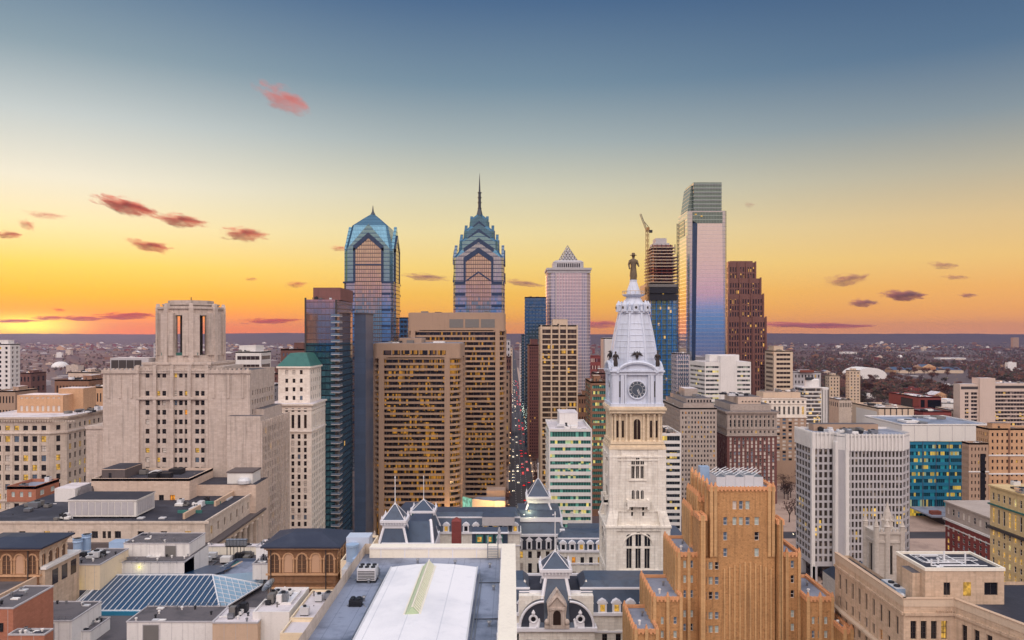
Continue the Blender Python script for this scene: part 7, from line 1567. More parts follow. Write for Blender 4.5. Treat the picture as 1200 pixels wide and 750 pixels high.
# sunken blue tray and ducts
x0, x1 = fx(248, 226), fx(300, 226); B.p('roof_tray').box(x0, x1, 226, 246, ZR - .2, ZR + 1.1, 'dark_metal', 'blue_roof')
for a in ((x0 - .3, x0 + .3, 226, 246), (x1 - .3, x1 + .3, 226, 246), (x0, x1, 245.6, 246.4)): B.p('roof_tray').box(*a, ZR, ZR + 1.9, 'blue_slab')
for k in range(4): B.p('duct').tube((x0 - 5 + k * 1.2, 228, ZR + .9), (x0 - 1.0 + k * 1.1, 247, ZR + .9), .42, ('pale_metal', 'steel', 'copper_green', 'tan_panel')[k], 8)
for k in range(6): B.p('duct').lathe(x0 - 3.4 + k * .5, 232 + k * 2.2, [(.6, ZR), (.6, ZR + 1.6), (.2, ZR + 1.8)], 10, 'steel')
# right lower blocks with white roofs
D = 186; x0, x1 = fx(352, 172), fx(379, 172)
def cblock(l, r, yt, D, dep, h, roof='pale_roof', wins=(), side=True, lip=.35, mat='cream_render'):
    UID[0] += 1; en = 'annexe#%d' % UID[0]
    x0, x1, z = fx(l, D), fx(r, D), fz(yt, D); B.p(en).box(x0, x1, D, D + dep, z - h, z - .5, mat, roof)
    for a in ((x0, x1, D, D + .3), (x0, x1, D + dep - .3, D + dep), (x0, x0 + .3, D + .3, D + dep - .3), (x1 - .3, x1, D + .3, D + dep - .3)): B.p(en).box(*a, z - .5, z, mat)
    for (yy, zz, w, hh, m) in wins: o = MB(); o.box(x1 - .05, x1 + .1, D + yy, D + yy + w, z - zz - hh, z - zz, m); put(o, 'window', B.root)
    return x0, x1, z
cblock(340, 379, 724, 172, 19, 40, wins=((4, 2.2, 1.2, 3.4, 'glass_brown'), (9, 3, 1.0, 1.6, 'teal_panel'), (13, 2, 1.1, 2.4, 'glass_brown')))
cblock(328, 357, 742, 163, 8, 30, wins=()); cblock(296, 339, 717, 174, 17, 14, 'pale_roof', mat='white_wall'); cblock(328, 341, 706, 180, 9, 12, 'white_roof', mat='white_wall')
cblock(399, 424, 657, 192, 24, 40, 'gravel_roof', wins=((3, 2, 1.2, 3, 'glass_brown'), (12, 2, 1.2, 3, 'glass_brown')))
roof_clutter(B, fx(305, 178), fx(335, 178), 178, 189, fz(717, 174) - .5, 9, random.Random(31)); roof_clutter(B, fx(346, 174), fx(376, 174), 174, 188, fz(724, 172) - .5, 3, random.Random(32)); roof_clutter(B, fx(256, 174), fx(300, 174), 174, 180, fz(730, 172), 6, random.Random(33)); roof_clutter(B, fx(78, 216), fx(116, 216), 218, 228, fz(662, 214), 4, random.Random(34)); roof_clutter(B, fx(60, 232), fx(86, 232), 234, 250, ZR, 9, random.Random(35)); roof_clutter(B, fx(118, 200), fx(300, 200), 246, 257, ZR, 14, random.Random(36))
B.p('pipe_run').tube((fx(300, 180), 180, fz(716, 180)), (fx(334, 196), 196, fz(688, 196)), .22, 'white_metal', 6)
B.done()
def railing(x0, x1, y, z, n, along='x'):
    UID[0] += 1; q = B.p('railing#%d' % UID[0]); P = (lambda a, h: (a, y, z + h)) if along == 'x' else (lambda a, h: (y, a, z + h))
    for h in (.55, 1.1): q.tube(P(x0, h), P(x1, h), .05, 'steel', 4)
    for k in range(n + 1): a = x0 + (x1 - x0) * k / n; q.tube(P(a, 0), P(a, 1.1), .05, 'steel', 4)
def antenna(x, y, z, h):
    UID[0] += 1; q = B.p('antenna#%d' % UID[0]); q.tube((x, y, z), (x, y, z + h), .07, 'steel', 5)
    for k in range(3): q.tube((x - .5, y, z + h * (.6 + .15 * k)), (x + .5, y, z + h * (.6 + .15 * k)), .04, 'steel', 4)
    for s_ in (-1, 1): q.tube((x, y, z + h * .7), (x + s_ * 1.1, y + .6, z), .03, 'steel', 4)
def cable_tray(pts, z, mat='steel'):
    UID[0] += 1; q = B.p('cable_tray#%d' % UID[0])
    for (a, b_), (c, d) in zip(pts, pts[1:]): q.tube((a, b_, z + .3), (c, d, z + .3), .13, mat, 5); q.tube((a + .4, b_ + .3, z + .22), (c + .4, d + .3, z + .22), .07, 'dark_metal', 5)
B_store = B
B = Bld('roof_walkway', 'grey pipes, handrails and masts spread over the store roof around the skylight', 'roof pipes', -90, 215, 58.7)
railing(-132, -98, 224.5, fz(659, 226), 18); railing(fx(146, 232), fx(221, 232), 232.4, fz(637, 232), 12); railing(fx(18, 180), fx(83, 180), 180.4, fz(728, 180), 9); railing(fx(150, 178), fx(248, 178), 187.6, fz(729, 178), 12)
for x, y, h in ((-124, 238, 5), (-112, 246, 7), (-74, 240, 6), (-66, 228, 4), (-100, 236, 4)): antenna(x, y, 58.7, h)
cable_tray([(-130, 250), (-96, 250), (-96, 240), (-70, 240), (-70, 256), (-52, 256)], 58.7); cable_tray([(-62, 204), (-62, 222), (-54, 222), (-54, 246)], 58.7, 'pale_metal'); cable_tray([(-126, 234), (-126, 244), (-104, 244)], 58.7, 'copper_green'); cable_tray([(-84, 226), (-84, 248), (-66, 248)], 58.7, 'pale_metal')
B.done()
# satellite dish on the white roof
x, y, z = fx(316, 184), 184, fz(717, 174) - .5; B = Bld('satellite_dish', 'grey satellite dish tilted up on the white roof below the arcaded pavilion', 'satellite dish', x, y, z)
ax = Vector((-.55, -.35, .75)).normalized(); e1 = ax.orthogonal().normalized(); e2 = ax.cross(e1); c0 = Vector((x, y, z + 3.0)); rings = []
for i in range(5):
    r = 1.9 * i / 4; rings.append([c0 + ax * (.16 * r * r) + (e1 * math.cos(R(22.5 * k)) + e2 * math.sin(R(22.5 * k))) * max(r, .02) for k in range(16)])
for off in (0, -.08):
    v = [p + ax * off for rg in rings for p in rg]; B.p('dish').faces(v, [(i * 16 + k, i * 16 + (k + 1) % 16, (i + 1) * 16 + (k + 1) % 16, (i + 1) * 16 + k) for i in range(4) for k in range(16)], 'steel', True)
for k in range(8): B.p('dish').tube(c0 - ax * .1, rings[4][k * 2] - ax * .1, .06, 'dark_metal', 4)
B.p('feed_arm').tube(rings[4][0], c0 + ax * 1.7, .06, 'steel', 5); B.p('feed_arm').tube(rings[4][8], c0 + ax * 1.7, .06, 'steel', 5); B.p('feed_arm').ball(c0 + ax * 1.7, .2, .2, .25, 'dark_metal', 8, 5)
for a in (30, 150, 270): B.p('stand').tube((x + 1.3 * math.cos(R(a)), y + 1.3 * math.sin(R(a)), z), c0 - ax * .1, .09, 'steel', 5)
B.done()
# blue cooling towers on the store roof
for px_, top, D, lab in ((91, 631, 240, 'left one of two pale blue cooling cylinders behind the left pavilion'), (101.5, 626, 243, 'right, taller one of two pale blue cooling cylinders')):
    x, z = fx(px_, D), fz(top, D); b = Bld('cooling_tower', lab, 'cooling tower', x, D, ZR); b.p('drum').lathe(x, D, [(1.25, ZR - .3), (1.25, z - 1.2), (1.5, z - 1.0), (1.35, z - .5), (1.5, z)], 16, 'blue_metal', False); b.p('fan_cowl').lathe(x, D, [(1.1, z - .2), (1.1, z + .1), (.2, z + .12)], 12, 'dark_metal')
    for k in range(3): b.p('hoop').lathe(x, D, [(1.34, ZR + 1.5 + k * 2), (1.34, ZR + 1.75 + k * 2)], 16, 'pale_metal')
    b.done()
D = 234; x0, x1 = fx(100, D), fx(146, D); zt = fz(651, D); b = Bld('cooling_unit', 'long pale blue air handling unit with white top on the store roof', 'cooling unit', (x0 + x1) / 2, D, ZR); b.p('casing').box(x0, x1, D, D + 6, ZR + 2, zt, 'blue_metal', 'pale_roof'); b.p('casing').box(x0 + 4, x1, D + 6, D + 10, ZR + 2, zt + 2.4, 'blue_metal', 'blue_metal'); b.p('plinth').box(x0 + .3, x1 - .3, D + .3, D + 9.5, ZR - .3, ZR + 2, 'dark_metal')
for k in range(7): b.p('seam').box(x0 + (x1 - x0) * (k + .5) / 7 - .06, x0 + (x1 - x0) * (k + .5) / 7 + .06, D - .06, D + .02, ZR + 2.1, zt - .1, 'white_metal')
b.done()
# row of fan units on a frame before the colonnade
D = 250; b = Bld('fan_rack', 'rack of grey fans standing before the bank colonnade', 'air conditioner', fx(276, D), D, ZR); b.p('frame').box(fx(264, D), fx(288, D), D, D + 4, fz(641, D), fz(640, D), 'dark_metal')
for k in range(6):
    xx = fx(266 + k * 4, D); b.p('fan').lathe(xx, D + 1, [(.7, fz(640, D)), (.7, fz(634, D)), (.85, fz(633, D)), (.3, fz(632, D))], 10, 'steel'); b.p('frame').tube((xx, D, ZR), (xx, D, fz(640, D)), .12, 'dark_metal', 4)
b.done()

# --- orange brick setback tower
D = 230; MX = 'deco'
B = Bld('brick_tower', 'orange brick setback tower with serrated trim and pale green windows', 'office tower', fx(868, D), D + 18, 0, None, 6)
OB, OT = 'orange_brick', 'orange_trim'
lev = [  # l, r, top py, D front, depth, x of left / right part edges
    (832, 907.5, 572, 230, 23), (795.6, 939.7, 650.5, 231.5, 19.5), (763, 970, 701, 226, 21), (737, 980, 739, 219, 20)]
xs = [(fx(l, 230), fx(r, 230), fz(t_, 230 if i < 2 else D_), D_, dp) for i, (l, r, t_, D_, dp) in enumerate(lev)]
def trim(x0, x1, y0, y1, z, h=1.0):
    p_ = B.p('trim'); e = .25
    for a in ((x0 - e, x1 + e, y0 - e, y0 + .5), (x0 - e, x1 + e, y1 - .5, y1 + e), (x0 - e, x0 + .5, y0 + .5, y1 - .5), (x1 - .5, x1 + e, y0 + .5, y1 - .5)): p_.box(*a, z - .5, z + .35, OT)
    for k in range(int((x1 - x0) / 1.15) + 1): xx = x0 + k * 1.15; p_.frus((xx - .3, xx + .3, y0 - .4, y0 + .3, z - .9), (xx - .12, xx + .12, y0 - .25, y0 + .2, z + .6), OT)
    for k in range(int((y1 - y0) / 1.15) + 1):
        yy = y0 + k * 1.15
        for xx in (x0, x1): p_.frus((xx - .35, xx + .35, yy - .3, yy + .3, z - .9), (xx - .2, xx + .2, yy - .12, yy + .12, z + .8), OT)
def piers(x0, x1, y, z0, z1, n, d=.5, w=.45):
    for k in range(n): xx = x0 + (x1 - x0) * k / (n - 1); B.p('pier').box(xx - w, xx + w, y - d, y + .1, z0, z1 + .5, 'pale_pier'); B.p('pier').frus((xx - w, xx + w, y - d, y + .3, z1 + .5), (xx - .1, xx + .1, y - d * .6, y + .2, z1 + 1.8), OT)
def piers_y(y0, y1, x, z0, z1, n, s, w=.6):
    for k in range(n): yy = y0 + (y1 - y0) * k / (n - 1); B.p('pier').box(min(x, x + s * .7), max(x, x + s * .7), yy - w, yy + w, z0, z1 + .5, 'pale_pier'); B.p('pier').frus((min(x - s * .3, x + s * .7), max(x - s * .3, x + s * .7), yy - w, yy + w, z1 + .5), (min(x, x + s * .3), max(x, x + s * .3), yy - .15, yy + .15, z1 + 2.0), OT)
X = lambda cx_: fx(720 + cx_ / 3.573, 230); Zc = lambda cy_: fz(540 + cy_ / 3.573, 230)
# central shaft
x0, x1, z, y0, dp = xs[0]; y1 = y0 + dp
us_r = lambda lst: [(X(a - 1) - x0, X(q + 1) - x0) for a, q in lst]
g3 = [(496, 511), (523, 538), (550, 566)]
def front_strip(zb, zt, lst, vlist): B.facade('shaft_wall', OB, (x0, y0), (x1, y0), zb, zt, us_r(lst), [(Zc(b_), Zc(a)) for a, b_ in vlist], .5, MX, 'frame_white', 'sash')
front_strip(Zc(218), z, g3, [(168, 204)]); front_strip(Zc(283), Zc(218), [(457, 472)] + g3 + [(588, 605)], [(236, 270)]); front_strip(Zc(410), Zc(283), [(457, 472), (588, 605)], [(298, 334), (366, 402)])
low = [(424, 456), (486, 519), (549, 581), (633, 664), (690, 721)]
nlow = [(Zc(b_), Zc(a)) for a, b_ in low]; zbot = Zc(735)
more = [(zbot - 2 - k * 4.2 - 2.4, zbot - 2 - k * 4.2) for k in range(9)]
# strips between the shoulders: window groups left and right of a blank middle
yf = y0 - .02
B.facade('shaft_wall', OB, (X(362), yf), (X(672), yf), 0, Zc(410), [(X(a) - X(362), X(q) - X(362)) for a, q in ((374, 386), (395, 412), (421, 437))], nlow + more, .5, MX, 'frame_white', 'sash')
B.p('shaft_wall').poly([(X(362), yf, Zc(410)), (x0, yf, Zc(410)), (x0, yf + 3, Zc(410)), (X(362), yf + 3, Zc(410))], OB)
for k in range(10): xx = X(460) + (X(655) - X(460)) * k / 9; B.p('pier').box(xx - .22, xx + .22, yf - .3, yf + .05, 0, Zc(420) - abs(k - 4.5) * .5, 'pale_pier')
B.facade('shaft_wall', OB, (x0, y1), (x0, y0), 0, z, spans(dp, 4, 1.1, 3), [(Zc(266), Zc(232))] + rows(20, 66, 10, 2.4), .5, MX, 'frame_white', 'grid', True)
B.p('shaft_wall').poly([(x1, y0, 0), (x1, y1, 0), (x1, y1, z), (x1, y0, z)], OB); B.p('shaft_wall').poly([(x1, y1, 0), (x0, y1, 0), (x0, y1, z), (x1, y1, z)], OB)
B.p('roof').poly([(x0, y0, z - .4), (x1, y0, z - .4), (x1, y1, z - .4), (x0, y1, z - .4)], 'grey_roof'); trim(x0, x1, y0, y1, z)
piers(x0 + .4, x0 + 1.6, y0, Zc(400), z, 2); piers(x1 - 1.6, x1 - .4, y0, Zc(400), z, 2); piers_y(y0 + 3, y1 - 1, x0, 50, z + .5, 5, -1)
for a, q, zz in ((352, 378, 232), (678, 700, 250)):
    B.p('buttress').box(X(a), X(q), y0 - 1.5, y0 + 7, 0, Zc(zz), OB); B.p('buttress').box(X(a) + .3, X(a) + .9, y0 - 1.9, y0 - 1.4, 0, Zc(zz - 8), 'pale_pier'); B.p('buttress').box(X(q) - .9, X(q) - .3, y0 - 1.9, y0 - 1.4, 0, Zc(zz - 8), 'pale_pier'); trim(X(a), X(q), y0 - 1.5, y0 + 5, Zc(zz))
# stepped fins at the back corners of the shaft
for k, (dx, h) in enumerate(((1.5, 4.5), (3.0, 9.5))):
    B.p('shaft_wall').box(x0 - dx, x0 + .2, y0 + 6 + k * 3, y1 - 1, 40, z - h, OB, 'grey_roof'); trim(x0 - dx, x0 - .2, y0 + 6 + k * 3, y1 - 1, z - h); piers_y(y0 + 8 + k * 3, y1 - 2, x0 - dx, 50, z - h, 6, -1)
    B.p('shaft_wall').box(x1 - .2, x1 + dx, y0 + 6 + k * 3, y1 - 1, 40, z - h, OB, 'grey_roof'); trim(x1 + .2, x1 + dx, y0 + 6 + k * 3, y1 - 1, z - h)
for k in range(5):
    xx = x0 + 3 + k * (x1 - x0 - 5) / 5; B.p('roof_plant').box(xx, xx + 2.8, y0 + 4, y0 + 12, z - .4, z + 2.6 + (k % 2) * .5, 'pale_metal', 'steel')
    for m in range(4): B.p('roof_plant').tube((xx + .2, y0 + 5.5 + m * 2.4, z + 2.7 + (k % 2) * .5), (xx + 2.8, y0 + 6.5 + m * 2.4, z + 4.0), .12, 'white_metal', 4)
    B.p('roof_plant').box(xx + .3, xx + 1.2, y0 + 4.4, y0 + 5, z - .2, z + 1.8, 'louvre')
B.p('roof_plant').box(x0 + 1, x0 + 4, y0 + 16, y1 - 4, z - .4, z + 3.6, 'blue_metal')
# shoulders
def shoulder(i, wl, wr):
    X0, X1, zz, yy, dp = xs[i]; pX0, pX1 = (X(270 if False else 0), 0); inner0, inner1 = (xs[i - 1][0], xs[i - 1][1]) if i > 1 else (X(362), X(672))
    vv = [v for v in nlow + more if v[1] < zz - 1.0]
    for a, q, lst in ((X0, inner0, wl), (inner1, X1, wr)):
        B.facade('shoulder_wall', OB, (a, yy), (q, yy), 0, zz, [(X(m) - a, X(n_) - a) for m, n_ in lst], vv, .5, MX, 'frame_white', 'sash')
        B.p('roof').poly([(a, yy, zz - .6), (q, yy, zz - .6), (q, yy + dp, zz - .6), (a, yy + dp, zz - .6)], 'grey_roof')
        trim(a, q, yy, yy + dp, zz); piers(a + .3, q - .3, yy, 0, zz, 3 if q - a > 6 else 2, .45)
        for k in range(2): B.p('roof_vent').lathe(a + (q - a) * (.35 + .3 * k), yy + 6 + 7 * k, [(.3, zz - .6), (.3, zz + .4), (.5, zz + .5), (.4, zz + .8)], 8, ('white_wall', 'steel')[k])
    B.facade('shoulder_wall', OB, (X0, yy + dp), (X0, yy), 0, zz, spans(dp, 6, 1.1, 2), vv, .5, MX, 'frame_white', 'sash')
    B.p('shoulder_wall').poly([(X1, yy, 0), (X1, yy + dp, 0), (X1, yy + dp, zz), (X1, yy, zz)], OB); B.p('shoulder_wall').poly([(X1, yy + dp, 0), (X0, yy + dp, 0), (X0, yy + dp, zz), (X1, yy + dp, zz)], OB)
    if inner0 - X0 > 0 and yy < xs[i - 1][3] : B.p('shoulder_wall').poly([(inner0, yy, 0), (inner0, xs[i - 1][3], 0), (inner0, xs[i - 1][3], zz), (inner0, yy, zz)], OB); B.p('shoulder_wall').poly([(inner1, yy, 0), (inner1, xs[i - 1][3], 0), (inner1, xs[i - 1][3], zz), (inner1, yy, zz)], OB)
    piers_y(yy + 1, yy + dp - 1, X0, 10, zz, 7, -1)
shoulder(1, [(294, 306), (320, 335)], [(674, 685), (723, 735), (746, 761)])
shoulder(2, [(184, 196), (208, 222), (236, 250)], [(805, 817), (830, 844), (856, 870)])
shoulder(3, [(80, 94), (110, 124)], [(905, 915)])
B.done()

# --- tan limestone block, lower right
z = 66.0
a0, a1, a2, a3 = (97.6, 232), (97.6, 191.4), (110.2, 191.4), (117.5, 170)
B = Bld('stone_building', 'tan limestone building with a black roofed penthouse, lower right', 'building', 112, 200, 0, None, 6)
vs = [(z - 9.2, z - 4.6), (z - 14, z - 11.2), (z - 18.6, z - 15.8), (z - 23.4, z - 20.4)] + [(z - 28 - 4.4 * k, z - 25.2 - 4.4 * k) for k in range(8)]
for a, q, n in ((a0, a1, 9), (a1, a2, 4), (a2, a3, 6)): L = math.dist(a, q); B.facade('wall', 'limestone_warm', a, q, 0, z, spans(L, n, 1.5, 1.2), vs, .6, 'stone', 'frame_dark', 'grid')
b4 = (124, 150); B.facade('wall', 'limestone_warm', a3, b4, 0, z - .01, spans(math.dist(a3, b4), 5, 1.5, 1), vs, .6, 'stone', 'frame_dark', 'grid')
B.p('wall').poly([(124, 150, 0), (160, 150, 0), (160, 150, z), (124, 150, z)], 'limestone_warm'); B.p('wall').poly([(160, 207.5, 0), (102, 207.5, 0), (102, 207.5, z), (160, 207.5, z)], 'limestone_warm'); B.p('wall').poly([(102, 207.5, 0), (102, 232, 0), (102, 232, z), (102, 207.5, z)], 'limestone_warm'); B.p('wall').poly([(102, 232, 0), (97.6, 232, 0), (97.6, 232, z), (102, 232, z)], 'limestone_warm')
B.p('roof').poly([a0 + (z - .9,), a1 + (z - .9,), a2 + (z - .9,), a3 + (z - .9,), (124, 150, z - .9), (160, 150, z - .9), (160, 207.5, z - .9), (102, 207.5, z - .9), (102, 232, z - .9)], 'black_roof')
def lip(a, q, h0, h1, e0, e1, mat, part='parapet'):
    u = Vector((q[0] - a[0], q[1] - a[1])).normalized(); nn = Vector((u.y, -u.x)); P = lambda p_, d, s: (p_[0] + nn.x * d + u.x * s, p_[1] + nn.y * d + u.y * s)
    B.p(part).prism([P(a, e0, 0), P(q, e0, 0), P(q, e1, 0), P(a, e1, 0)], h0, h1, mat)
for a, q in ((a0, a1), (a1, a2), (a2, a3), (a3, b4)): lip(a, q, z - 1.0, z + .9, .15, -.7, 'tan_concrete'); lip(a, q, z + .9, z + 1.1, .3, -.8, 'tan_panel'); lip(a, q, z - 3.2, z - 2.5, .45, -.1, 'limestone_warm', 'cornice'); lip(a, q, z - 15.2, z - 14.6, 1.3, -.1, 'tan_concrete', 'cornice'); lip(a, q, z - 20, z - 19.6, .3, -.1, 'limestone_warm', 'cornice')
for k in range(8): xx = a1[0] + 8.2 + k * .5; B.p('cornice').box(xx, xx + .25, a1[1] - .5, a1[1], z - 2.5, z - 1.9, 'tan_panel')
# penthouse
px0, px1, py0, py1, pz = fx(1086.5, 191) + .4, fx(1181.6, 191), 192.6, 207, 74.0
B.facade('penthouse', 'limestone_warm', (px0, py0), (px1, py0), z - 1, pz, [(4.6, 6.3), (9.6, 11.3), (14.8, 18.2)], [(z + 1.4, z + 4.6)], .4, 'glass_dark', 'frame_dark', 'pair')
B.p('penthouse').poly([(px0, py1, z - 1), (px0, py0, z - 1), (px0, py0, pz), (px0, py1, pz)], 'limestone_warm'); B.p('penthouse').poly([(px1, py0, z - 1), (px1, py1, z - 1), (px1, py1, pz), (px1, py0, pz)], 'limestone_warm'); B.p('penthouse').poly([(px1, py1, z - 1), (px0, py1, z - 1), (px0, py1, pz), (px1, py1, pz)], 'limestone_warm')
B.p('penthouse').poly([(px0, py0, pz - .3), (px1, py0, pz - .3), (px1, py1, pz - .3), (px0, py1, pz - .3)], 'black_roof')
for a in ((px0 - .2, px1 + .2, py0 - .2, py0 + .35), (px0 - .2, px1 + .2, py1 - .35, py1 + .2), (px0 - .2, px0 + .35, py0 + .35, py1 - .35), (px1 - .35, px1 + .2, py0 + .35, py1 - .35)): B.p('penthouse').box(*a, pz - .5, pz + .3, 'coping')
B.p('penthouse').box(px0 - 2.2, px0 - .02, py0 + 2, py0 + 8, z - 1, pz - 1.6, 'limestone_warm', 'gravel_roof'); g = MB(); g.box(px0 - .12, px0 + .02, py0 + 9.6, py0 + 11, z + 1.5, z + 4.5, 'glass_dark'); put(g, 'window', B.root)
g = MB(); g.box(px0 + 9.5, px0 + 11.4, py0 - .07, py0 + .02, z + 1.3, z + 4.7, 'lit_warm'); put(g, 'window', B.root)
rr = random.Random(44); pr = B.p('roof_piping'); pts = [(px0 + 2 + rr.random() * (px1 - px0 - 4), py0 + 1.5 + rr.random() * (py1 - py0 - 3)) for k in range(16)]
for k in range(15): (xa, ya), (xb, yb_) = pts[k], pts[k + 1]; pr.tube((xa, ya, pz), (xb, ya, pz), .1, 'white_metal', 5); pr.tube((xb, ya, pz), (xb, yb_, pz), .1, 'white_metal', 5)
for xx, yy, h in ((px0 + 3.4, py0 + 3.4, 1.4), (px0 + 9, py0 + 7.6, 2.2), (px0 + 13.2, py0 + 5.4, 2.4), (px0 + 6.2, py0 + 5.4, 1.2)): pr.lathe(xx, yy, [(.22, pz - .3), (.22, pz + h), (.3, pz + h + .05)], 8, 'white_metal')
xx = px0 - 4.6; B.p('roof_unit').box(xx, xx + 2.4, 198, 206, z - .9, z + 1.2, 'blue_metal', 'pale_metal'); B.p('roof_unit').lathe(xx + 1.2, 200, [(.8, z + 1.2), (.8, z + 1.6)], 12, 'dark_metal'); B.p('roof_unit').lathe(xx + 1.2, 203, [(.8, z + 1.2), (.8, z + 1.6)], 12, 'dark_metal'); B.p('roof_unit').tube((xx + 1, 196, z), (xx + 1, 198, z), .5, 'pale_metal', 8)
B.p('roof_unit').box(124, 131, 172, 177, z - .9, z + 3.4, 'pale_metal', 'white_roof'); B.p('roof_unit').box(123.9, 124.1, 172.3, 176.6, z - .4, z + 2.8, 'teal_panel')
B.done()
# --- the temple with pinnacles behind it
D = 290; tx_, z = fx(1042, D), 66.0
B = Bld('temple_tower', 'pale granite temple tower with one tall spire and corner pinnacles', 'temple', tx_, D + 4)
GS = 'temple_granite'; h = 4.9; zt = fz(624, D); B.facade('wall', GS, (tx_ - h, D), (tx_ + h, D), 0, zt, [(3.6, 6.2)], [(20, 34), (zt - 16, zt - 5)], .8, 'dark', GS, 'arch'); B.facade('wall', GS, (tx_ - h, D + 9), (tx_ - h, D), 0, zt, [(3, 6)], [(20, 34), (zt - 16, zt - 5)], .8, 'dark', GS, 'arch')
for a, q in (((tx_ + h, D), (tx_ + h, D + 9)), ((tx_ + h, D + 9), (tx_ - h, D + 9))): B.p('wall').poly([a + (0,), q + (0,), q + (zt,), a + (zt,)], GS)
B.p('wall').cbox(tx_, D + 4.5, h - .1, 4.4, zt - .5, zt - .2, GS); B.p('string_course').box(tx_ - h - .4, tx_ + h + .4, D - .4, D + 9.4, zt - 4, zt - 3.2, GS); B.p('string_course').box(tx_ - h - .5, tx_ + h + .5, D - .5, D + 9.5, zt - .6, zt + .3, GS)
for k in range(8): B.p('string_course').box(tx_ - h + k * 1.5, tx_ - h + .9 + k * 1.5, D - .4, D + .1, zt + .3, zt + 1.3, GS)
for sx, sy, top in ((-1, 0, 603), (1, 0, 609), (-.15, 0, 610), (-1, 1, 606)): xx, yy = tx_ + sx * h, D + sy * 9; o = MB(); o.lathe(xx, yy, [(1.1, 20), (1.0, zt + 2), (1.2, zt + 2.3), (.9, zt + 2.6), (.08, fz(top, D))], 8, GS); put(o, 'pinnacle', B.root)
o = MB(); o.lathe(tx_ + 2.2, D + 6, [(2.2, zt - 1), (2.1, zt + 3), (2.5, zt + 3.5), (1.9, zt + 4), (.1, fz(592, D))], 8, GS)
for k in range(8): o.lathe(tx_ + 2.2 + 2.2 * math.cos(R(45 * k)), D + 6 + 2.2 * math.sin(R(45 * k)), [(.3, zt + 3), (.25, zt + 4.4), (.05, zt + 5.6)], 6, GS)
put(o, 'spire', B.root); B.p('nave').box(tx_ - h, tx_ + 26, D + 9, D + 50, 0, 28, GS, 'slate'); B.p('nave').yprism([(D + 9, 28), (D + 50, 28), (D + 30, 38)], tx_ - h, tx_ + 26, 'slate'); B.done()
# ================================================================== the far city, trees, traffic, clouds
from mathutils import noise as mnoise
bpy.context.view_layer.update()
OCC = []
for o in list(SC.objects):
    if o.type == 'MESH' and o.get('kind') not in ('structure', 'stuff'):
        q = [o.matrix_world @ Vector(c) for c in o.bound_box]; a0, a1, b0, b1 = min(v.x for v in q), max(v.x for v in q), min(v.y for v in q), max(v.y for v in q)
        if a1 - a0 > 4 and b1 - b0 > 4: OCC.append((a0 - 2, a1 + 2, b0 - 2, b1 + 2))
def free(x, y, r):
    if SX0 - 7 - r < x < SX1 + 7 + r: return False
    for a0, a1, b0, b1 in OCC:
        if a0 - r < x < a1 + r and b0 - r < y < b1 + r: return False
    return True
# --- landmarks in the distance
D = 2600; B = Bld('art_museum', 'far tan museum with a columned centre and two long low wings', 'museum', fx(1088, D), D + 40)
zt = fz(441, D)
for l, r, t0, m in ((1047, 1062, 432, 'tan_brick'), (1108, 1127, 432, 'tan_brick'), (1062, 1108, 433, 'brown_brick'), (1081, 1096, 429, 'tan_brick')):
    dd = D if m == 'tan_brick' else D + 30; x0, x1 = fx(l, dd), fx(r, dd); z = fz(t0 + 1.5, dd)
    B.p('wall').box(x0, x1, dd, dd + 60, 0, z, m); B.p('roof').yprism([(dd - 1, z), (dd + 61, z), (dd + 30, z + 9)], x0 - 1, x1 + 1, 'blue_slab')
x0, x1 = fx(1081, D), fx(1096, D); z = fz(430.5, D)
B.p('pediment').xprism([(x0 - 1, z), (x1 + 1, z), ((x0 + x1) / 2, z + 11)], D - 6, D + 4, 'tan_brick')
for k in range(8): B.p('column').lathe(x0 + 2 + k * (x1 - x0 - 4) / 7, D - 4, [(1.6, 10), (1.4, z)], 8, 'orange_trim')
B.p('terrace').box(fx(1050, D), fx(1125, D), D - 20, D - 2, 0, 9, 'tan_concrete'); B.done()
def spot(name, label, cat, l, r, t0, D, dep, mat, roof, shape='box'):
    mb = MB(); x0, x1, z = fx(l, D), fx(r, D), fz(t0, D)
    if shape == 'dome': mb.lathe((x0 + x1) / 2, D + dep / 2, [((x1 - x0) / 2 * math.cos(R(9 * k)) + .1, max(z, 4) * math.sin(R(9 * k)) if k else 0) for k in range(11)], 16, mat, True, sy=dep / (x1 - x0))
    elif shape == 'vault': n = 12; mb.xprism([(x0, 0)] + [((x0 + x1) / 2 - (x1 - x0) / 2 * math.cos(R(15 * k)), 6 + (z - 6) * math.sin(R(15 * k))) for k in range(13)][::1] + [(x1, 0)], D, D + dep, mat, roof)
    else: mb.box(x0, x1, D, D + dep, 0, z, mat, roof)
    single(mb, name, label, cat, ((x0 + x1) / 2, D + dep / 2, 0))
spot('sports_hall', 'wide white curved roof hall among the far trees', 'hall', 1001, 1040, 431, 2250, 90, 'white_wall', 'white_wall', 'vault')
spot('observatory', 'tiny white dome far off on the wooded plain', 'building', 1053, 1060, 416, 4200, 34, 'white_wall', 'white_wall', 'dome')
spot('warehouse', 'long low white shed near the far right horizon', 'warehouse', 1102, 1132, 419.5, 4000, 60, 'white_wall', 'white_roof')
spot('warehouse', 'short white shed left of the tiny dome', 'warehouse', 988, 1004, 412.5, 5000, 60, 'white_wall', 'white_roof')
spot('apartment_tower', 'lone brownish tower standing on the right horizon', 'apartment tower', 1187, 1194, 395.5, 7000, 30, 'brown_concrete', 'grey_roof')
spot('stadium', 'low bright white arena under the sunset glow', 'arena', 55, 72, 424, 3000, 80, 'white_wall', 'white_roof', 'dome')
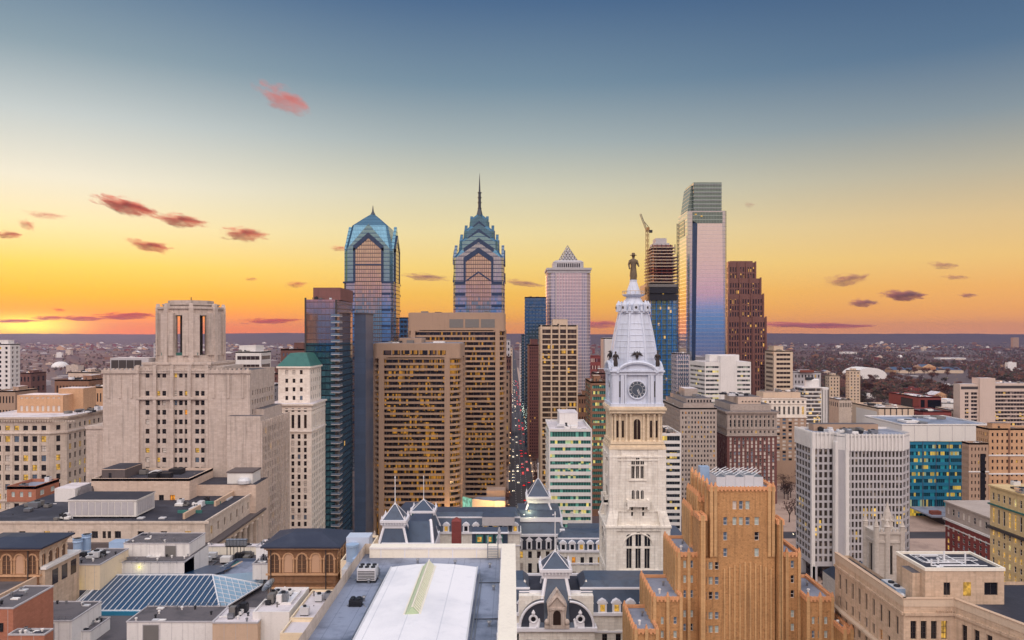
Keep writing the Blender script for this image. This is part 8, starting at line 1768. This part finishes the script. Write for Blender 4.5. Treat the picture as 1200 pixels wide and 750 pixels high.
# --- hundreds of low buildings
WL = [('white_wall', 3), ('red_brick', 3), ('brown_brick', 3), ('dark_brick', 2), ('cream_stone', 3), ('grey_concrete', 3), ('tan_brick', 2), ('limestone_pink', 2)]
RF = ['pale_roof', 'grey_roof', 'gravel_roof', 'white_roof', 'tan_roof', 'black_roof']
wl = [m for m, n in WL for _ in range(n)]
rnd = random.Random(77)
def low(mb, x, y, w, d, h, m, rf, ridge, wins):
    mb.box(x - w / 2, x + w / 2, y - d / 2, y + d / 2, -2, h, m, rf)
    if ridge: mb.xprism([(x - w / 2 - .4, h), (x + w / 2 + .4, h), (x, h + w * .25)], y - d / 2 - .3, y + d / 2 + .3, rf, m)
    elif w > 14: mb.box(x - w * .2, x + w * .1, y - d * .2, y + d * .2, h, h + 3, m, rf); mb.box(x - w / 2 - .2, x + w / 2 + .2, y - d / 2 - .2, y - d / 2 + .3, h - .2, h + .9, m)
    if wins:
        nf = max(1, int(h / 3.6)); nc = max(2, int(w / 4))
        for i in range(nf):
            for j in range(nc):
                a = x - w / 2 + w * (j + .5) / nc; zz = 1.2 + i * h / nf; g = 'lit_warm' if rnd.random() < .05 else ('blind' if rnd.random() < .12 else 'glass_dark')
                mb.poly([(a - .75, y - d / 2 - .03, zz), (a + .75, y - d / 2 - .03, zz), (a + .75, y - d / 2 - .03, zz + 1.7), (a - .75, y - d / 2 - .03, zz + 1.7)], g)
n = 0; rest = MB(); tries = 0; wd = ['red_brick', 'brown_brick', 'dark_brick', 'plum_brick', 'brown_concrete', 'tan_brick', 'grey_stone', 'white_wall']
while n < 285 and tries < 9000:
    tries += 1
    ypx = 402 + 66 * rnd.random() ** 1.25; D = (CH * FPX) / (ypx - PY); px = rnd.uniform(-30, 1230)
    if px > 880 and rnd.random() < .55 and D > 1000: continue
    x = fx(px, D); w, d = rnd.uniform(12, 46), rnd.uniform(14, 40); h = rnd.choice((7, 9, 11, 14, 18, 26)) * rnd.uniform(.8, 1.2)
    if not free(x, D, max(w, d) * .5): continue
    OCC.append((x - w / 2, x + w / 2, D - d / 2, D + d / 2)); mb = MB(); low(mb, x, D, w, d, h, rnd.choice(wl), rnd.choice(RF), rnd.random() < .25, D < 2600)
    single(mb, 'low_building', 'one of the plain low buildings scattered over the far flat city', 'building', (x, D, 0), 'low buildings of the far flat city'); n += 1
for k in range(1700):
    ypx = 395.2 + 16 * rnd.random() ** 1.1; D = (CH * FPX) / (ypx - PY); px = rnd.uniform(-60, 1260); x = fx(px, D)
    if px > 880 and rnd.random() < .4: continue
    if abs(x - 8) < 20: continue
    low(rest, x, D, rnd.uniform(10, 60), rnd.uniform(10, 40), rnd.choice((6, 7, 8, 10, 13)) * (1 if rnd.random() < .97 else 3), rnd.choice(wd), rnd.choice(('gravel_roof', 'gravel_roof', 'grey_roof', 'tan_roof', 'black_roof', 'pale_roof')), rnd.random() < .3, False)
o = put(rest, 'distant_rooftops'); o['kind'] = 'stuff'; o['label'] = 'countless tiny rooftops of the distant low city'; o['category'] = 'rooftops'
# lights coming on
lm = MB()
for k in range(900):
    ypx = 397 + 75 * rnd.random() ** 1.4; D = (CH * FPX) / (ypx - PY); x = fx(rnd.uniform(0, 1200), D)
    if D < 1500 and not free(x, D, 3): continue
    s = .00042 * D; z = rnd.uniform(5, 10); lm.lathe(x, D, [(s * .2, z - s), (s, z), (s * .2, z + s)], 5, rnd.choice(('lit_warm', 'lit_pale', 'lit_pale', 'lit_orange')))
o = put(lm, 'street_lights'); o['kind'] = 'stuff'; o['label'] = 'scattered street lights coming on across the far city'; o['category'] = 'lights'
# --- trees: tapered trunk with limbs, crown of many leaf clumps
for nm, c in (('leaf_rust', S(106, 72, 60)), ('leaf_brown', S(84, 64, 60)), ('leaf_dull', S(70, 66, 54)), ('leaf_gold', S(176, 132, 60)), ('bark', S(74, 62, 58))): plain(nm, c, .9, 0, .3, .8, .2)
def tree_proto(seed, leaf, h=14.0, dens=330, bare=False):
    r = random.Random(seed); root = thing('tree', 'x', 'tree', 0, -500, 0); t_ = MB(); c = MB()
    t_.tube((0, -500, 0), (.2, -500, h * .38), .42, 'bark', 7, .26); tips = []
    for k in range(9):
        a = 2 * math.pi * k / 9 + r.random() * .6; e = r.uniform(.5, 1.2); L = h * r.uniform(.28, .5); p0 = (.2, -500, h * r.uniform(.28, .42)); p1 = (L * math.cos(a) * math.cos(e), -500 + L * math.sin(a) * math.cos(e), p0[2] + L * math.sin(e)); t_.tube(p0, p1, .17, 'bark', 5, .07); tips.append(p1)
        for m in range(3): q = (p1[0] + r.uniform(-1.6, 1.6), p1[1] + r.uniform(-1.6, 1.6), p1[2] + r.uniform(.4, 2.4)); t_.tube(p1, q, .07, 'bark', 4, .02); tips.append(q)
    for k in range(dens):
        p = r.choice(tips); s = r.uniform(.35, .8) * (.55 if bare else 1); q = Vector((p[0] + r.gauss(0, 1.15), p[1] + r.gauss(0, 1.15), p[2] + r.gauss(0, 1.0)))
        u = Vector((r.gauss(0, 1), r.gauss(0, 1), r.gauss(0, 1))).normalized() * s; v = u.orthogonal().normalized() * s * r.uniform(.5, 1)
        c.poly([q - u - v, q + u - v * .6, q + u * .8 + v, q - u * .7 + v * .8], leaf if r.random() < .8 else r.choice(('leaf_brown', 'leaf_rust', 'leaf_dull')))
    put(t_, 'trunk', root); put(c, 'crown', root); return root
KIND = ('rust leaved tree of the far park', 'thin brown half bare tree of the far park', 'dull green tree of the far park')
protos = [tree_proto(1, 'leaf_rust'), tree_proto(2, 'leaf_brown', 13, 200, True), tree_proto(3, 'leaf_dull', 15)]
for pr_, kd in zip(protos, KIND): pr_['label'] = kd; pr_['group'] = 'trees of the far park'
used = [0, 0, 0]; n = 0; tries = 0
def plant(x, y, i, lab=None, sc=1.0):
    global used
    s = rnd.uniform(.8, 1.25) * sc
    if used[i] == 0: o = protos[i]; o.location = (x, y, 0); used[i] = 1; o.scale = (s, s, s * rnd.uniform(.85, 1.1)); o.rotation_euler = (0, 0, rnd.uniform(0, 6))
    else: o = clone(protos[i], (x, y, 0), lab, rnd.uniform(0, 6), (s, s, s * rnd.uniform(.85, 1.1)))
    return o
while n < 250 and tries < 6000:
    tries += 1
    ypx = 428 + 62 * rnd.random(); D = (CH * FPX) / (ypx - PY); px = rnd.choice((rnd.uniform(975, 1125), rnd.uniform(975, 1125), rnd.uniform(925, 1200))) if rnd.random() < .92 else rnd.uniform(560, 760); x = fx(px, D)
    if not free(x, D, 4): continue
    plant(x, D, rnd.choice((0, 0, 1, 1, 2)), None, 1.35); n += 1
for k in range(26):     # square trees left of the municipal block and along the avenue kerbs
    x, y = rnd.uniform(192, 262), rnd.uniform(500, 668)
    o = plant(x, y, 1, 'dark bare tree in the square left of the municipal block'); o['label'] = 'dark bare tree in the square left of the municipal block'; o['group'] = 'trees of the square'
for k in range(64):
    x, y = (SX0 - 3 if k % 2 else SX1 + 3), 436 + k * 13; o = plant(x, y, rnd.choice((1, 0)), None, .72); o['label'] = 'small street tree in the two rows along the avenue'; o['group'] = 'street trees of the avenue'
wood = MB(); leafs = ('leaf_rust', 'leaf_brown', 'leaf_brown', 'leaf_dull')
for k in range(15000):
    ypx = 395.5 + 72 * rnd.random() ** 1.6; D = (CH * FPX) / (ypx - PY); px = rnd.uniform(900, 1240) if (rnd.random() < .72 or ypx > 440) else rnd.uniform(-40, 900); x = fx(px, D)
    if abs(x - 8) < 24 or (D < 1600 and not free(x, D, 5)): continue
    if 2050 < D < 2640 and 995 < px < 1135: continue
    if mnoise.noise(Vector((x * .002, D * .001, 0))) < -.22: continue
    lf = rnd.choice(leafs); h = rnd.uniform(9, 17)
    for m in range(8):
        u = Vector((rnd.gauss(0, 1), rnd.gauss(0, 1), rnd.gauss(0, 1))).normalized() * rnd.uniform(1.6, 3.2); v = u.orthogonal().normalized() * rnd.uniform(1.4, 2.6); q = Vector((x + rnd.gauss(0, 2.4), D + rnd.gauss(0, 2.4), h * rnd.uniform(.35, .95)))
        wood.poly([q - u - v, q + u - v, q + u + v, q - u + v], lf)
o = put(wood, 'far_woods'); o['kind'] = 'stuff'; o['label'] = 'brown autumn woods covering the far plain'; o['category'] = 'woods'
# --- traffic
pane('tail_red', S(255, 40, 30)); M['tail_red'].node_tree.nodes['Principled BSDF'].inputs['Emission Color'].default_value = S(255, 30, 24); M['tail_red'].node_tree.nodes['Principled BSDF'].inputs['Emission Strength'].default_value = 5
pane('head_white', S(255, 240, 210)); M['head_white'].node_tree.nodes['Principled BSDF'].inputs['Emission Color'].default_value = S(255, 238, 200); M['head_white'].node_tree.nodes['Principled BSDF'].inputs['Emission Strength'].default_value = 6
plain('tyre', S(30, 30, 32), .9)
CARC = (('white', S(220, 220, 222)), ('silver', S(150, 154, 160)), ('black', S(26, 27, 30)), ('red', S(150, 30, 30)), ('blue', S(40, 66, 110)))
cars = []
for nm, c in CARC:
    plain('car_' + nm, c, .3); mb = MB(); cp = 'car_' + nm
    mb.yprism([(-2.2, .35), (2.2, .35), (2.25, .8), (1.2, .95), (.55, 1.42), (-1.2, 1.45), (-1.9, .98), (-2.25, .9)], -.88, .88, cp); mb.yprism([(1.1, .98), (.52, 1.36), (-1.15, 1.38), (-1.8, 1.0)], -.9, .9, 'glass_dark'); mb.box(-.7, .7, -2.0, -1.4, 1.0, 1.3, 'glass_dark')
    for sx in (-1, 1):
        for yy in (-1.35, 1.35): mb.tube((sx * .7, yy, .34), (sx * .92, yy, .34), .34, 'tyre', 10)
        mb.box(sx * .6 - .26, sx * .6 + .26, -2.32, -2.2, .62, .92, 'tail_red'); mb.box(sx * .6 - .24, sx * .6 + .24, 2.2, 2.32, .55, .82, 'head_white')
    cars.append(mb.mesh('car'))
taken = {}
for k in range(150):
    lane = rnd.randrange(4); x = (1.2, 5.6, 10.4, 15)[lane]; y = 480 + 1700 * rnd.random() ** 1.4
    if any(abs(y - q) < 7 for q in taken.get(lane, [])): continue
    taken.setdefault(lane, []).append(y); i = rnd.randrange(5); o = bpy.data.objects.new('car', cars[i]); COL.objects.link(o); o.location = (x, y, .01); o.rotation_euler = (0, 0, math.pi if lane < 2 else 0)
    tag(o, CARC[i][0] + ' car in the evening traffic of the long avenue', 'car', CARC[i][0] + ' cars on the avenue')
for x, y, i, rz in ((196, 507, 0, 1.57), (205, 504, 2, 1.57), (214, 510, 1, 1.57), (222, 504, 3, 1.57), (111, 520, 0, 0), (188, 507, 2, 1.57), (212, 504, 4, 1.57), (231, 507, 0, 1.57)):
    o = bpy.data.objects.new('car', cars[i]); COL.objects.link(o); o.location = (x, y, .02); o.rotation_euler = (0, 0, rz); tag(o, CARC[i][0] + ' car on the streets left of the municipal block', 'car', CARC[i][0] + ' cars near the municipal block')
# --- street lamps in two rows along the avenue, lit
lampx = None
for k in range(44):
    side = k % 2; x, y = (SX0 - 1.2, SX1 + 1.2)[side], 470 + (k // 2) * 45
    if lampx is None:
        lampx = thing('street_lamp', 'lit street lamp in the two rows along the avenue kerbs', 'street lamp', x, y, 0, 'street lamps of the avenue'); q = MB(); q.tube((x, y, 0), (x, y, 8), .14, 'dark_metal', 6, .09); q.tube((x, y, 8), (x + 1.8, y, 8.5), .07, 'dark_metal', 5); put(q, 'pole', lampx)
        q = MB(); q.ball((x + 1.9, y, 8.4), .62, .5, .3, 'lamp_warm', 8, 5); put(q, 'lamp_head', lampx); o = lampx
    else: o = clone(lampx, (x, y, 0), None, math.pi if side else 0)
    if k < 30: l = bpy.data.lights.new('street_lamp_light', 'POINT'); l.energy = 900; l.color = (1, .72, .42); l.shadow_soft_size = .5; q = bpy.data.objects.new('street_lamp_light', l); COL.objects.link(q); q.location = (x + (1.9 if side == 0 else -1.9), y, 7.6)
# --- bronze monument on the plaza
x, y = fx(967.5, 372), 372; mb = MB(); rr = random.Random(9)
mb.lathe(x, y, [(3.0, 0), (2.8, 1.2), (2.2, 1.4), (2.0, 3)], 10, 'dark_stone')
for k in range(26): a = rr.uniform(0, 6.28); f = k / 26; zz = 3 + 12.5 * f; rad = 1.25 - .35 * math.sin(f * 6); mb.tube((x + rad * math.cos(a), y + rad * math.sin(a), zz), (x + rad * .7 * math.cos(a + 1.6), y + rad * .7 * math.sin(a + 1.6), zz + 3.0), .62, 'bronze', 7, .4); mb.ball((x + rad * .7 * math.cos(a + 1.6), y + rad * .7 * math.sin(a + 1.6), zz + 3.3), .5, .5, .6, 'bronze', 8, 5)
mb.lathe(x, y, [(1.4, 2.5), (1.6, 8), (1.1, 13), (1.6, 16.4), (.4, 17)], 10, 'bronze'); single(mb, 'monument', 'tall dark bronze monument of intertwined bodies on the plaza', 'statue', (x, y, 0))
# --- clouds: lumpy bodies of uneven vapour, sunset tints put into its colour, far beyond the haze
def cloudmat(name, c, dens, grey):
    m = bpy.data.materials.new(name); m.use_nodes = True; t = NT(m.node_tree); t.n.clear(); v = t.node('ShaderNodeVolumePrincipled'); p = t.objco()
    n = t.noise(p, 2.4, 6, .66); n2 = t.noise(p, .9, 2); ln = t.node('ShaderNodeVectorMath', operation='LENGTH'); t.put(ln.inputs[0], p)
    soft = t.smooth(ln.outputs['Value'], 1.15, .2); t.put(v.inputs['Density'], t.math('MULTIPLY', t.smooth(t.math('ADD', n, t.math('MULTIPLY', soft, .16)), .53, .72), dens)); t.put(v.inputs['Color'], t.mix(t.smooth(n2, .5, .7), c, grey)); v.inputs['Anisotropy'].default_value = 0
    o = t.node('ShaderNodeOutputMaterial'); t.l.new(v.outputs[0], o.inputs['Volume']); M[name] = m
cloudmat('cloud_red', S(255, 150, 124), .009, S(170, 96, 90)); cloudmat('cloud_grey', S(206, 150, 146), .006, S(160, 130, 140)); cloudmat('cloud_pale', S(255, 150, 130), .003, S(220, 140, 130)); cloudmat('cloud_fire', S(255, 120, 44), .005, S(236, 84, 44))
CL = [(336, 117, 74, 24, .35, 'p', 'pale red cloud alone high in the sky'), (148, 241, 78, 17, .28, 'r', 'large red cloud with a dark upper edge, over the stone tower'), (212, 258, 62, 14, .16, 'r', 'dark tipped red cloud trailing right of the largest one'), (176, 288, 58, 12, .2, 'r', 'slim dark red cloud below the largest one'),
      (10, 275, 40, 8, .05, 'r', 'red cloud cut by the left edge'), (31, 263, 22, 11, .5, 'r', 'small round red cloud near the left edge'), (52, 252, 50, 7, .1, 'p', 'faint pink wisp above the small round red cloud'), (286, 274, 54, 15, .1, 'r', 'broken reddish cloud between stone tower and gabled tower'),
      (398, 291, 24, 6, .05, 'r', 'tiny red cloud left of the gabled tower'), (347, 333, 26, 7, .0, 'r', 'small dark red cloud above the dark glass apartments'), (498, 325, 56, 8, .08, 'g', 'dark cloud streak between the two blue towers'), (16, 376, 60, 4, 0, 'f', 'fiery streak crossing the top of the sun glow'), (58, 372.5, 44, 5, -.02, 'f', 'small fiery cloud just right of the sun glow'), (96, 373, 56, 6, .03, 'f', 'fiery cloud midway between sun glow and belfry'), (148, 370, 74, 8, -.03, 'f', 'longest red cloud low at the left of the belfry'), (69, 363, 18, 4, .1, 'f', 'little red dash above the fiery streaks'), (318, 376, 66, 6, -.02, 'f', 'low red cloud just right of the belfry'), (294, 327, 18, 4, 0, 'r', 'tiny dark wisp right of the stone tower'),
      (614, 332, 52, 7, .15, 'g', 'thin grey cloud left of the openwork pyramid'), (700, 380, 70, 9, .0, 'p', 'low lilac cloud bank left of the dome'), (992, 328, 50, 14, -.1, 'g', 'grey feathered cloud above the right plain'), (1011, 355, 36, 9, .05, 'g', 'small mauve cloud left of the largest right hand one'), (1058, 346, 54, 12, .05, 'g', 'largest mauve cloud over the right plain'),
      (1106, 311, 34, 8, .1, 'g', 'mauve cloud highest over the right plain'), (1120, 325, 32, 5, .05, 'g', 'thin mauve streak under the highest right one'), (1134, 346, 22, 5, 0, 'g', 'short mauve streak nearest the right edge'), (950, 381, 150, 6, .03, 'p', 'long grey cloud bank low over the right horizon'), (878, 240, 14, 6, .1, 'g', 'lone faint wisp right of the mirror tower')]
import bmesh
for k, (px, py, wpx, hpx, tilt, cc, lab) in enumerate(CL):
    D = 16000 if py < 340 else 40000; s = D / FPX; bm = bmesh.new(); bmesh.ops.create_icosphere(bm, subdivisions=5, radius=1.0)
    for v in bm.verts:
        d = v.co.normalized(); q = Vector((d.x * 1.5 + k * 7.3, d.y * 1.2, d.z * 1.1)); r = .8 + .42 * mnoise.fractal(q, 1.0, 2.0, 3); v.co = d * max(r, .3)
    me = bpy.data.meshes.new('cloud'); bm.to_mesh(me); bm.free(); me.materials.append(M[{'r': 'cloud_red', 'g': 'cloud_grey', 'p': 'cloud_pale', 'f': 'cloud_fire'}[cc]])
    o = bpy.data.objects.new('cloud', me); COL.objects.link(o); o.location = (fx(px, D), D, fz(py, D)); o.scale = (wpx * s * .62, wpx * s * .3, hpx * s * .72); o.rotation_euler = (0, tilt, 0); tag(o, lab, 'cloud', 'clouds of the sunset sky')
